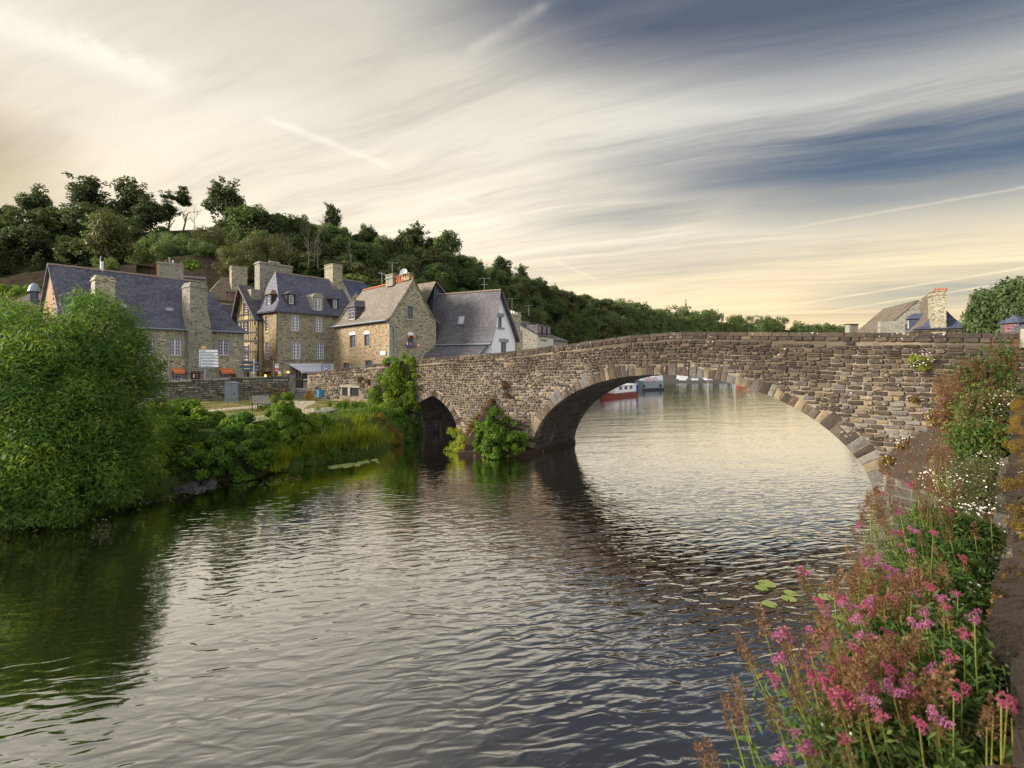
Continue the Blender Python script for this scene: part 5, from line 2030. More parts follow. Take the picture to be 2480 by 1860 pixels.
# ---- B: tall house, slate roof with four dormers
LB, WB = 9.6, 8.0
EB, RB = 10.25, 14.95
hB = thing('tall_stone_house', FB.w(LB / 2, WB / 2, Z1), 'tall buff stone house with white windows, four dormers and a pale awning', 'house')
rB = [(705, 764, 725, 801), (763, 768, 781, 804), (707, 828, 728, 868), (765, 830, 784, 869)]
HB_ = holes_px(FB, rB)
shop = holes_px(FB, [(716, 899, 762, 930)])[0]
shop = (shop[0], shop[1], Z1 + 0.02, shop[3])
rBs = [(642.5, 766, 650, 803), (643.5, 829, 652, 870)]
HBs = holes_px(FBs, rBs)
mb = MB()
wall_mesh(mb, FB, 0, LB, Z1, EB, HB_ + [shop])
wall_mesh(mb, Frame(FB.w(LB, 0, 0)[:2], FB.n), 0, WB, Z1, RB - .1, (), [(-(RB - EB) / (WB / 2), 1, EB), ((RB - EB) / (WB / 2), 1, EB + (RB - EB) * 2)])
wall_mesh(mb, Frame(FB.w(0, WB, 0)[:2], FB.d), 0, LB, Z1, EB)
mb.build('wall', R_B, hB)
mb = MB()
wall_mesh(mb, FBs, -WB, 0, Z1, EB, HBs)
mb.build('side_wall', R_C, hB)
for i, h in enumerate(HB_):
    window(hB, FB, h[0], h[1], h[2], h[3], M_WHITE, 4, 5, 0.06, 2, M_GRAN, bar=0.06, fw=0.08, sw=0.34)
for h in HBs:
    window(hB, FBs, h[0], h[1], h[2], h[3], M_WHITE, 2, 5, 0.06, 1, M_WARMLIT, sw=0.25)
window(hB, FB, shop[0], shop[1], shop[2], shop[3], M_CREAMW, 6, 4, 0.1, 3, None, name='shop_window', sill=False, bar=0.06)
quoins(hB, FB, 0, Z1, EB - .3, 1)
quoins(hB, FBs, 0, Z1, EB - .3, -1, M_WARMLIT)
for z in (EB - 2.9 + .05, FB.px(700, 873)[1]):
    mb = MB(); mb.box(FB, 0.0, LB, -.045, .03, z, z + .09); mb.build('string_course', M_GRAN, hB)
rowsB = [(-0.42, EB - 0.15, -.42, -.15), (0.5, EB + 0.45, 0.25, -.15), (1.1, EB + 1.15, 0.75, -.15), (WB / 2, RB, 1.75, -.15)]
roof(hB, FB, rowsB, 0, LB, WB, S_BLUE, ridge_m=M_RIDGE)
def roofz_rows(rows, v):
    for a, b in zip(rows[:-1], rows[1:]):
        if v <= b[0]:
            return a[1] + (b[1] - a[1]) * (v - a[0]) / (b[0] - a[0])
    return rows[-1][1]
def dormer(parent, F, rows, u0, u1, z0, z1, v0, m, slate_m, style='hip', wm=M_WHITE, cheek=None, cols_=2, rows_n=3, over=0.18, inset=.22):
    """dormer window standing on the front slope; returns its part"""
    zt = z1 + 0.12
    # depth until the slope reaches z
    def vat(z):
        v = v0
        while v < rows[-1][0] and roofz_rows(rows, v) < z:
            v += 0.05
        return v
    vb = vat(zt)
    ua, ub = u0 - inset, u1 + inset
    mb = MB()
    vlow = vat(z0 - .1)
    for uu in (ua, ub):
        mb.face([F.w(uu, v0, z0 - .35), F.w(uu, v0, zt), F.w(uu, vb, zt)] + [F.w(uu, v0 + (vb - v0) * .4, roofz_rows(rows, v0 + (vb - v0) * .4) - .1)])
    wall_mesh(mb, F, ua, ub, z0 - .35, zt, [(u0, u1, z0, z1)], (), v0, 0.12)
    d = mb.build('dormer', cheek or slate_m, parent)
    window(d, F, u0, u1, z0, z1, wm, cols_, rows_n, v0 + 0.04, 1 if cols_ < 3 else 2, None, sill=False, fw=0.07)
    # small hipped or gabled roof
    r_ = MB()
    rise = (ub - ua) * 0.42
    uc = (ua + ub) / 2
    vr = vat(zt + rise)
    o_ = over
    if style == 'hip':
        f0, f1 = F.w(ua - o_, v0 - o_, zt - .05), F.w(ub + o_, v0 - o_, zt - .05)
        k0, k1 = F.w(ua - o_, vb, zt - .05), F.w(ub + o_, vb, zt - .05)
        t0, t1 = F.w(uc, v0 + .35, zt + rise), F.w(uc, vr + .1, zt + rise)
        r_.face([f0, f1, t0]); r_.face([f0, t0, t1, k0]); r_.face([f1, k1, t1, t0]); r_.face([f0, k0, k1, f1])
    else:
        # segmental stone pediment
        n = 8
        pts = []
        for k in range(n + 1):
            a = PI * k / n
            pts.append((uc - math.cos(a) * (ub - ua) / 2 * 1.08, zt + math.sin(a) * rise * 0.95))
        r_.face([F.w(a, v0 - .06, b) for a, b in pts])
        for a, b in zip(pts[:-1], pts[1:]):
            r_.face([F.w(a[0], v0 - .06, a[1]), F.w(b[0], v0 - .06, b[1]), F.w(b[0], vr, b[1]), F.w(a[0], vr, a[1])])
    r_.build('dormer_roof', slate_m if style == 'hip' else M_GRAN, d)
    return d
for (x0, y0, x1, y1, sty) in ((700, 715, 711, 736, 'hip'), (762, 723, 778, 751, 'arch'), (807, 726, 816, 746, 'hip')):
    v0 = 0.75 if sty == 'hip' else 0.25
    a = FB.px(x0, (y0 + y1) / 2, v0)[0]; b = FB.px(x1, (y0 + y1) / 2, v0)[0]
    zt = FB.px((x0 + x1) / 2, y0, v0)[1]; zb = FB.px((x0 + x1) / 2, y1, v0)[1]
    if sty == 'hip':
        dormer(hB, FB, rowsB, a, b, zb, zt, v0, M_WHITE, S_DARK, 'hip', cheek=M_TIMBER)
    else:
        dormer(hB, FB, rowsB, a, b, zb, zt, v0, M_WHITE, S_DARK, 'arch', cheek=M_GRAN, cols_=4, rows_n=4)
# dormer on the left hip
hipF = Frame(FB.w(0, WB, 0)[:2], (-FB.n[0], -FB.n[1]))       # left end read back to front; its depth runs along FB.d
rowsHip = [(-0.42, EB - 0.15), (0.25, EB + 0.45), (0.75, EB + 1.15), (1.75, RB)]
a = hipF.px(647.5, 722, 0.4)[0]; b = hipF.px(654, 722, 0.4)[0]
dormer(hB, hipF, rowsHip, a, b, hipF.px(650, 737, .4)[1], hipF.px(650, 715, .4)[1], 0.4, M_WHITE, S_OLD, 'hip', cheek=M_TIMBER, cols_=2, inset=.3, over=.2)
# great chimney at the back left: its front face runs along the back of the hip
c0 = FB.px(629, 640, 5.6); c1 = FB.px(708, 652, 5.6)
ch = MB()
zc_ = c0[1]
ch.box(FB, c0[0], c1[0], 5.6, 6.9, 8.5, FB.px(668, 638, 5.6)[1])
ch.box(FB, c0[0] - .08, c1[0] + .08, 5.5, 7.0, FB.px(668, 638, 5.6)[1] - .25, FB.px(668, 638, 5.6)[1] - .12)
ch.box(FB, c0[0] - .9, c0[0] + .3, 5.65, 6.85, 7.5, zc_ - 2.9)
cho = ch.build('great_chimney', R_G, hB)
for k in range(5):
    pm = MB()
    uu = c0[0] + (c1[0] - c0[0]) * (0.35 + .07 * k)
    zt_ = FB.px(668, 638, 5.6)[1]
    pm.box(FB, uu, uu + .16, 6.0, 6.3, zt_ + .002, zt_ + .28)
    pm.build('chimney_pot', R_G, cho)
c0 = FB.px(781, 650, 4.0); c1 = FB.px(808, 650, 4.0)
uch0, uch1 = LB - 1.15, LB - 0.02
chimney(hB, FB, FB.px(806, 660, 3.0)[0], FB.px(829, 660, 3.0)[0], 3.0, 4.9, RB - 2.2, FB.px(815, 641, 3.0)[1], R_B)
# coped right gable
mb = MB()
gF = Frame(FB.w(LB, 0, 0)[:2], FB.n)
for k in range(14):
    t0_, t1_ = k / 14, (k + 1) / 14 - .006
    va, vb_ = -0.3 + (WB / 2 + .3) * t0_, -0.3 + (WB / 2 + .3) * t1_
    za, zb_ = EB - .05 + (RB - EB + .15) * t0_, EB - .05 + (RB - EB + .15) * t1_
    P = [gF.w(va, -.25, za), gF.w(vb_, -.25, zb_), gF.w(vb_, .12, zb_), gF.w(va, .12, za)]
    up = (0, 0, 0.16)
    T_ = [(p[0], p[1], p[2] + .16) for p in P]
    mb.face(T_); mb.face([P[0], P[1], T_[1], T_[0]]); mb.face([P[2], P[3], T_[3], T_[2]])
mb.build('gable_coping', M_GRAN, hB)
# awning over the terrace
u0, zt = FB.px(700, 884.5); u1 = FB.px(812, 884.5)[0]
pL = FB.px(728, 906, -2.3)
aw_ = MB()
zf = pL[1] + .30
for lo_ in (0, -.03):
    aw_.face([FB.w(u0, -.1, zt + lo_), FB.w(u1, -.1, zt + lo_), FB.w(u1 + .2, -2.5, zf + lo_), FB.w(u0, -2.5, zf + lo_)])
aw_.face([FB.w(u0, -2.5, zf), FB.w(u1 + .2, -2.5, zf), FB.w(u1 + .2, -2.5, zf - .2), FB.w(u0, -2.5, zf - .2)])
awo = aw_.build('awning', M_AWN, hB)
mb = MB(); mb.box(FB, u0 - .05, u1 + .1, -.22, -.05, zt - .02, zt + .16); mb.build('awning_box', M_WHITE, awo)
lettering(awo, Frame(FB.w(0, -2.51, 0)[:2], FB.d), u0 + .25, 0, zf - .19, 'CREPERIE', .18, M_METAL, 1.1)
# lanterns
for (x, y, lb) in ((695, 902, 'small glowing wall lantern at the left end of the pale awning'), (651, 910, 'glowing yellow lamp in the doorway below the round canopy')):
    if x < 660:
        c = FBs.w(FBs.px(x, y)[0], -0.35, FBs.px(x, y)[1])
    else:
        c = FB.w(FB.px(x, y)[0], -0.25, FB.px(x, y)[1])
    mb = MB()
    mb.tube([(c[0], c[1], c[2] - .12), (c[0], c[1], c[2]), (c[0], c[1], c[2] + .14)], [0.07, 0.12, 0.05], 8)
    o = mb.build('lantern', M_GLOW, None); tag(o, lb, 'lamp')
    mb = MB(); mb.tube([(c[0], c[1], c[2] + .142), (c[0], c[1], c[2] + .24)], [0.08, 0.02], 8); mb.build('cap', M_BLACK, o)
# round canopy and dark doorway on the side wall
u0, zt = FBs.px(640, 893); u1, zb = FBs.px(657, 900)
mb = MB()
n = 8
P = []
for k in range(n + 1):
    a = PI * k / n
    P.append(((u0 + u1) / 2 - math.cos(a) * (u1 - u0) / 2, zb + math.sin(a) * (zt - zb)))
mb.face([FBs.w(a, -.5, zb + (b - zb) * .85) for a, b in P])
for a, b in zip(P[:-1], P[1:]):
    mb.face([FBs.w(a[0], -.5, zb + (a[1] - zb) * .85), FBs.w(b[0], -.5, zb + (b[1] - zb) * .85), FBs.w(b[0], 0, b[1] + .1), FBs.w(a[0], 0, a[1] + .1)])
mb.build('door_canopy', simple('taupe_canvas', (0.22, 0.19, 0.16)), hB)
mb = MB(); mb.box(FBs, u0 + .1, u1 - .1, -.03, -.005, Z1, zb - .05); mb.build('doorway', simple('brown_glow_wood', (0.13, 0.06, 0.02)), hB)
# hanging lamp bracket, road signs
def disc(mb, F, u, z, r, v, n=20, th=0.02, rv=None):
    P = [(u + math.cos(2 * PI * k / n) * r, z + math.sin(2 * PI * k / n) * r) for k in range(n)]
    mb.face([F.w(a, v, b) for a, b in P], rv)
    for i in range(n):
        a, b = P[i], P[(i + 1) % n]
        mb.face([F.w(a[0], v, a[1]), F.w(a[0], v + th, a[1]), F.w(b[0], v + th, b[1]), F.w(b[0], v, b[1])], rv)
RSD = 41.0
RSF = Frame((W(668, 880, RSD)[0], RSD), (1, 0.1))
c = RSF.px(670, 897)
rs = thing('no_entry_sign', RSF.w(c[0], 0, Z1), 'round red no entry sign below a white plate on a thin pole', 'road sign')
mb = MB(); mb.tube([RSF.w(c[0] - .28, .05, Z1), RSF.w(c[0] - .28, .05, RSF.px(0, 872)[1])], .035, 6); mb.build('pole', M_METAL, rs)
mb = MB(); disc(mb, RSF, c[0], c[1], .19, 0); d_ = mb.build('red_disc', M_RED, rs)
mb = MB(); mb.box(RSF, c[0] - .12, c[0] + .12, -.008, -.002, c[1] - .035, c[1] + .035); mb.build('white_bar', M_SIGNW, d_)
u0, zt = RSF.px(666, 881); u1, zb = RSF.px(674.5, 891.5)
mb = MB(); mb.box(RSF, u0, u1, 0, .02, zb, zt); d_ = mb.build('white_plate', M_SIGNW, rs)
mb = MB(); disc(mb, RSF, (u0 + u1) / 2, zt - .11, .065, -.008, 14, .005); mb.build('symbol', M_SIGNB, d_)
c = RSF.px(677.5, 910)
mb = MB()
q = .15
mb.face([RSF.w(c[0] + a, -.02, c[1] + b) for a, b in ((-.15, 0), (-.06, -q), (.15, -q), (.15, q), (-.06, q))])
mb.face([RSF.w(c[0] + a, 0.0, c[1] + b) for a, b in ((-.15, 0), (-.06, q), (.15, q), (.15, -q), (-.06, -q))])
o = mb.build('yellow_arrow_sign', M_YEL, None); tag(o, 'small yellow arrow shaped sign behind the garden wall', 'sign')
mb = MB(); mb.tube([RSF.w(c[0], .02, Z1), RSF.w(c[0], .02, c[1] + .5)], .025, 6); mb.build('pole', M_METAL, o)
mb = MB()
c = RSF.px(676.5, 902)
mb.face([RSF.w(c[0] + a, -.02, c[1] + b) for a, b in ((-.12, -.10), (.10, -.12), (.15, .0), (.08, .12), (-.12, .08))])
mb.build('pale_arrow', M_SIGNW, o)
# blue information sign in an iron hoop
IF = Frame((W(778, 890, 36.5)[0], 36.5), (1, 0.1))
u0, zt = IF.px(783, 888); u1, zb = IF.px(793, 902)
info = thing('information_sign', IF.w((u0 + u1) / 2, 0, Z1), 'blue information sign in a black iron hoop behind the sloping wall', 'sign')
mb = MB(); mb.box(IF, u0, u1, 0, .04, zb, zt); o = mb.build('blue_panel', M_BLUE, info)
mb = MB()
mb.box(IF, u0 + .04, u0 + .13, -.006, -.002, zt - .14, zt - .05); mb.box(IF, u0 + .17, u0 + .27, -.006, -.002, zt - .22, zt - .08); mb.box(IF, u0 + .06, u0 + .11, -.006, -.002, zb + .06, zt - .18)
mb.build('pictogram', M_SIGNW, o)
mb = MB()
uc = (u0 + u1) / 2
pts = [IF.w(u0 - .16, .08, Z1)] + [IF.w(uc - math.cos(PI * k / 10) * (uc - u0 + .16), .08, zt + .0 + math.sin(PI * k / 10) * .27) for k in range(11)] + [IF.w(u1 + .16, .08, Z1)]
mb.tube(pts, .022, 6)
mb.tube([IF.w(u0 - .07, .08, zb - .1)] + [IF.w(uc - math.cos(PI * k / 8) * (uc - u0 + .07), .08, zt + math.sin(PI * k / 8) * .16) for k in range(9)] + [IF.w(u1 + .07, .08, zb - .1)], .014, 5)
mb.build('iron_hoop', M_BLACK, info)

# ---- blue slate roof behind B
FN = FB.sub(LB + 0.5, 5.0)
hN = thing('slate_roof_house', FN.w(3.5, 3, Z1), 'plain blue slate roofed house behind the right chimney of the tall stone house', 'house')
r0, r1 = FN.px(826, 676, 3.6), FN.px(880, 687, 3.6)
zN = r0[1]
mb = MB(); mb.box(FN, r0[0] + .1, r1[0] + 2.2, 0.1, 7.1, Z1, zN - 4.4); mb.build('wall', R_B, hN)
roof(hN, FN, [(-0.3, zN - 4.6, 0, -.2), (3.6, zN, 0, 2.2)], r0[0], r1[0] + 2.3, 7.2, S_NAVY, ridge_m=M_RIDGE)

# ---- C: gable house
FC = Frame((-.259 * 43, 43), (.675, -.7376))     # left front: the corner nearest us is at u=0
FCg = Frame((-.259 * 43, 43), (.7376, .675))     # gable
WC, LC = 5.0, 12.6
EC, RC = 8.75, 12.65
hC = thing('gabled_stone_house', FC.w(-LC / 2, WC / 2, Z1), 'stone house with a tall gable facing the bridge and a satellite dish on its chimney', 'house')
rC = [(847.5, 810, 861, 842), (882.5, 808, 895, 838), (832, 879, 847, 897), (885, 873, 901, 889)]
HC = holes_px(FC, rC)
rCg = [(986.5, 742, 1000, 772), (987, 811, 1001, 836)]
HCg = holes_px(FCg, rCg)
ZC = 3.0
mb = MB()
wall_mesh(mb, FC, -LC, 0, ZC, EC, HC)
wall_mesh(mb, Frame(FC.w(-LC, WC, 0)[:2], FC.d), 0, LC, ZC, EC)
mb.build('wall', R_C, hC)
mb = MB()
plg = [lineplane((0, EC), (WC / 2, RC)), lineplane((WC / 2, RC), (WC, EC))]
wall_mesh(mb, FCg, 0, WC, ZC, RC, HCg, plg)
mb.build('gable_wall', R_B, hC)
mb = MB()
Fb = Frame(FC.w(-LC, WC, 0)[:2], (-FC.n[0], -FC.n[1]))
wall_mesh(mb, Fb, 0, WC, ZC, RC, (), plg)
mb.build('gable_wall', R_B, hC)
for k, h in enumerate(HC):
    window(hC, FC, h[0], h[1], h[2], h[3], M_GREENW if k < 2 else M_TEALW, 2, 3, 0.12, 2, M_WARMLIT, sw=.2)
for k, h in enumerate(HCg):
    window(hC, FCg, h[0], h[1], h[2], h[3], M_TEALW, 2, 3, 0.14, 2, M_GRAN, sw=.22)
# white blind heads over the small windows
for F_, h in ((FC, HC[0]), (FC, HC[1]), (FCg, HCg[1])):
    mb = MB()
    uc, hw = (h[0] + h[1]) / 2, (h[1] - h[0]) / 2
    P = [(uc - hw, h[3] - .05)] + [(uc - math.cos(PI * k / 8) * hw, h[3] + .1 + math.sin(PI * k / 8) * .18) for k in range(9)] + [(uc + hw, h[3] - .05)]
    mb.face([F_.w(a, -.04, b) for a, b in P])
    for a, b in zip(P[:-1], P[1:]):
        mb.face([F_.w(a[0], -.04, a[1]), F_.w(b[0], -.04, b[1]), F_.w(b[0], .0, b[1]), F_.w(a[0], .0, a[1])])
    mb.build('window_head', M_LIME, hC)
rowsC = [(-0.35, EC - 0.20, 0.0, -.12), (0.5, EC + 0.50, 0.2, -.12), (WC / 2, RC + .05, 1.9, -.12)]
roof(hC, FC, rowsC, -LC, 0, WC, S_BROWN, ridge_m=M_TERRA)
quoins(hC, FCg, 0, ZC, EC - .2, 1)
mb = MB()
mb.tube([FC.w(-LC, -.42, EC - .22), FC.w(0.05, -.42, EC - .22)], .06, 6)
mb.tube([FC.w(.05, -.35, EC - .25), FCg.w(.45, -.12, EC - .95), FCg.w(.50, -.12, EC - 1.8), FCg.w(.50, -.12, ZC)], .065, 6)
mb.build('downpipe', M_ZINC, hC)
# dormer on the left slope
v0 = 0.15
a = FC.px(843.5, 760, v0)[0]; b = FC.px(858.5, 760, v0)[0]
dormer(hC, FC, rowsC, a, b, FC.px(850, 774, v0)[1], FC.px(850, 746, v0)[1], v0, M_WHITE, S_DARK, 'hip', wm=M_CREAMW, cheek=S_DARK, cols_=2, rows_n=3, inset=.12)
# small ridge chimney and pots at the front
cz = RC - .35
chC = chimney(hC, FC, -4.6, -3.2, WC / 2 - .45, WC / 2 + .45, cz, RC + .75, R_G)
for k, uu in enumerate((-2.95, -2.45, -2.0)):
    pm = MB()
    pm.tube([FC.w(uu, WC / 2, RC - .1), FC.w(uu, WC / 2, RC + .55 + .15 * (k % 2))], [.20, .16], 8)
    pm.build('chimney_pot', M_TERRA, hC)
mb = MB()
mb.box(FC, -1.8, -.4, WC / 2 - .25, WC / 2 + .25, RC - .1, RC + .25)
for k in range(4):
    mb.box(FC, -1.8 + .42 * k, -1.66 + .42 * k, WC / 2 - .2, WC / 2 + .2, RC + .252, RC + .5)
mb.box(FC, -1.85, -.35, WC / 2 - .28, WC / 2 + .28, RC + .503, RC + .58)
mb.build('chimney_cowl', R_C, hC)
dc = Vector(FC.w(FC.px(978, 660, WC / 2)[0], WC / 2, FC.px(978, 660, WC / 2)[1]))
dish = thing('satellite_dish', dc, 'pale round satellite dish above the terracotta pots of the gabled house', 'satellite dish')
mb = MB()
nd = Vector((-.25, -.9, .35)).normalized()
sx = nd.cross(Vector((0, 0, 1))).normalized()
sy = sx.cross(nd)
n = 20
for ring_ in range(3):
    for k in range(n):
        a0_, a1_ = 2 * PI * k / n, 2 * PI * (k + 1) / n
        r0_, r1_ = .40 * ring_ / 3, .40 * (ring_ + 1) / 3
        f_ = lambda r, a: tuple(dc + (sx * math.cos(a) + sy * math.sin(a)) * r + nd * (r * r * .5))
        mb.face([f_(r0_, a0_), f_(r1_, a0_), f_(r1_, a1_), f_(r0_, a1_)] if ring_ else [f_(0, 0), f_(r1_, a0_), f_(r1_, a1_)], .5)
mb.build('reflector', simple('dish_grey', (0.36, 0.38, 0.42)), dish)
mb = MB()
mb.tube([dc - nd * .02, dc - Vector((0, 0, .9))], .03, 6)
mb.tube([dc - sy * .38, dc + nd * .45], .012, 4)
mb.build('bracket', M_WIRE, dish)
pa = FC.px(950, 690, WC / 2)
aerial(None, FC.w(pa[0], WC / 2, RC), 2.1, 'tall television aerial beside the satellite dish', .3)
pa = FC.px(925, 690, WC / 2)
aerial(None, FC.w(pa[0], WC / 2, RC - .1), 1.4, 'short television aerial at the left end of the lichened roof', 1.2)
# window boxes and lanterns on the gable window
h = HCg[1]
fb = thing('window_box', FCg.w((h[0] + h[1]) / 2, -.2, h[2]), 'colourful bunting and flower box at the lower gable window', 'window box')
mb = MB(); mb.box(FCg, h[0] - .05, h[1] + .05, -.25, -.08, h[2] - .18, h[2] - .02); mb.build('trough', M_TEALW, fb)
cols_b = [M_RED, M_SIGNW, M_BLUE, M_ORANGE, M_BIN, M_RED, M_BIN]
for k in range(9):
    mb = MB()
    uu = h[0] - .35 + (h[1] - h[0] + .7) * k / 8
    zz_ = h[2] + .05 + .12 * math.sin(k * 2.3)
    mb.obox(FCg.w(uu, -.27, zz_), Vector((FCg.d[0], FCg.d[1], .3)) * .07, Vector((FCg.n[0], FCg.n[1], 0)) * .02, Vector((0, 0, .11)))
    mb.build('pennant', (cols_b * 2)[k], fb)
for uu in (h[0] + .05, h[1] - .05):
    mb = MB()
    c = FCg.w(uu, -.15, h[3] - .18)
    mb.tube([(c[0], c[1], c[2] - .12), (c[0], c[1], c[2] - .06), (c[0], c[1], c[2] + .06), (c[0], c[1], c[2] + .12)], [.05, .12, .12, .05], 8)
    mb.build('paper_lantern', M_ORANGE, fb)
u0, zt = FC.px(924, 851); u1, zb = FC.px(936, 860)
mb = MB(); mb.box(FC, u0, u1, -.12, -.05, zb, zt); o = mb.build('name_plate', M_SIGNW, None); tag(o, 'white nameplate low on the warm sunlit wall beside the downpipe', 'sign')
mb = MB(); mb.box(FC, u0 + .08, u1 - .08, -.126, -.122, zb + .08, zb + .12); mb.box(FC, u0 + .08, u1 - .2, -.126, -.122, zb + .18, zb + .22); mb.build('lettering', M_GREENW, o)

# ---- D: slate hung cross wing, E: white gable house
FE = Frame(((1190 - 1240) / FPX * 44, 44), (.456, .89))      # gable wall of the white house
WE = 4.9
a_ = FE.px(1207, 708)
EE, RE = FE.px(1190, 824)[1], FE.px(1212, 706, 0)[1]
ER = FE.px(1245, 822)[1]
apu = FE.px(1208, 706)[0]
FEn = Frame(FE.w(0, 0, 0)[:2], (-FE.n[0], -FE.n[1]))      # the front-left slope runs along this line, towards u<0
LE = 9.5
hE = thing('white_gabled_house', FE.w(WE / 2, LE / 2, Z1), 'whitewashed house with a smooth slate roof right behind the bridge parapet', 'house')
HE = holes_px(FE, [(1206.5, 767, 1216, 793), (1213, 829, 1227, 862)])
plE = [lineplane((0, EE), (apu, RE)), lineplane((apu, RE), (WE, ER))]
mb = MB()
wall_mesh(mb, FE, 0, WE, Z1, RE, HE, plE)
wall_mesh(mb, Frame(FE.w(0, LE, 0)[:2], (-FE.n[0], -FE.n[1])), 0, LE, Z1, EE)
mb.build('wall', M_LIME, hE)
for k, h in enumerate(HE):
    window(hE, FE, h[0], h[1], h[2], h[3], M_TEALW, 2, 2 + k, .1, 1 + k, None, sill=False)
    mb = MB()
    mb.box(FE, h[0] - .35, h[1] + .35, -.05, .03, h[3] + .003, h[3] + .35)
    mb.build('lintel', M_ZINC, hE)
    if k == 0:
        mb = MB()
        mb.box(FE, h[0] - .25, h[1] + .35, -.12, .03, h[2] - .15, h[2] - .003)
        mb.build('window_sill', M_ZINC, hE)
# roof: two slopes running back from the gable; local axes u across gable, v back
mb = MB()
prof = [(-.45, EE - .32), (.0, EE + .45), (.35, EE + 1.25), (apu, RE + .06)]
for lo_ in (0, -.13):
    for (p, q) in zip(prof[:-1], prof[1:]):
        mb.face([FE.w(p[0], -.25, p[1] + lo_), FE.w(p[0], LE, p[1] + lo_), FE.w(q[0], LE - .6 * 0, q[1] + lo_), FE.w(q[0], -.25, q[1] + lo_)])
for (p, q) in zip(prof[:-1], prof[1:]):
    mb.face([FE.w(p[0], -.25, p[1]), FE.w(q[0], -.25, q[1]), FE.w(q[0], -.25, q[1] - .16), FE.w(p[0], -.25, p[1] - .16)])
rp = [(apu, RE + .06), (WE + .15, ER + .05)]
p, q = rp
for lo_ in (0, -.2):
    mb.face([FE.w(p[0], -.45, p[1] + lo_), FE.w(q[0], -.45, q[1] + lo_), FE.w(q[0], LE, q[1] + lo_), FE.w(p[0], LE, p[1] + lo_)])
mb.face([FE.w(p[0], -.45, p[1]), FE.w(p[0], -.45, p[1] - .5), FE.w(q[0], -.45, q[1] - .35), FE.w(q[0], -.45, q[1])])
mb.face([FE.w(q[0], -.45, q[1]), FE.w(q[0], -.45, q[1] - .35), FE.w(q[0], LE, q[1] - .35), FE.w(q[0], LE, q[1])])
ro = mb.build('roof', S_NEW, hE)
mb = MB()
for k in range(22):
    va, vb_ = -.25 + (LE + .25) * k / 22, -.25 + (LE + .25) * (k + 1) / 22 - .03
    mb.tube([FE.w(apu, va, RE + .10), FE.w(apu, vb_, RE + .10)], .10, 6)
mb.build('ridge_tiles', M_RIDGE, ro)
# roof window on the left slope
pc = None
for k in range(400):
    t_ = k / 399
    uu = prof[2][0] + (prof[3][0] - prof[2][0]) * t_
    zz_ = prof[2][1] + (prof[3][1] - prof[2][1]) * t_
    # find depth v where this line crosses the pixel column 1118
    r_ = (1118 - 1240) / FPX
    ax, ay = FE.w(uu, 0, 0)[:2]
    v_ = (r_ * ay - ax) / (FE.n[0] - r_ * FE.n[1])
    D_ = ay + FE.n[1] * v_
    y_ = HOR - (zz_ - EYE) / D_ * FPX
    if pc is None or abs(y_ - 776) < pc[0]:
        pc = (abs(y_ - 776), uu, v_, zz_)
_, uu, v_, zz_ = pc
upv = Vector((FE.d[0] * (prof[3][0] - prof[2][0]), FE.d[1] * (prof[3][0] - prof[2][0]), prof[3][1] - prof[2][1])).normalized()
sdv = Vector((FE.n[0], FE.n[1], 0))
nrv = upv.cross(sdv).normalized()
if nrv.dot(Vector((0, -1, .3))) < 0:
    nrv = -nrv
c = Vector(FE.w(uu, v_, zz_)) + nrv * .04
mb = MB(); mb.obox(c, sdv * .36, upv * .44, nrv * .05); sk = mb.build('skylight', M_METAL, hE)
mb = MB(); mb.obox(c + nrv * .055, sdv * .27, upv * .34, nrv * .006); mb.build('pane', M_GLASSL, sk)
# lean-to below the eave
lt = [FE.px(1174, 857), FE.px(1174, 826)]
mb = MB()
z_l = EE - .38
lw = 2.1
for lo_ in (0, -.1):
    mb.face([FE.w(-.30, .25, z_l + lo_), FE.w(-.30, LE + .5, z_l + lo_), FE.w(-lw - .3, LE + 1.2, z_l - 1.45 + lo_), FE.w(-lw * .62, .95, z_l - 1.45 + lo_)])
mb.face([FE.w(-.30, .25, z_l), FE.w(-lw * .62, .95, z_l - 1.45), FE.w(-lw * .62, .95, z_l - 1.6), FE.w(-.30, .25, z_l - .15)])
mb.build('lean_to_roof', S_NEW, hE)
mb = MB()
mb.box(FE, -lw * .55, -.02, 1.0, LE, Z1, z_l - 1.7)
mb.build('lean_to_wall', M_LIME, hE)
mb = MB()
mb.tube([FE.w(-.52, -.2, EE - .36), FE.w(-.52, LE, EE - .36)], .055, 6)
mb.tube([FE.w(-.40, -.1, EE - .4), FE.w(-.25, -.1, EE - .9), FE.w(-.25, -.1, Z1)], .055, 6)
mb.build('gutter', M_ZINC, hE)
pa = FE.px(1186, 712, 1.0)
aerial(None, (FE.w(apu, 1.6, 0)[0], FE.w(apu, 1.6, 0)[1], RE + .1), 1.25, 'television aerial on the ridge of the white house', .1, True)

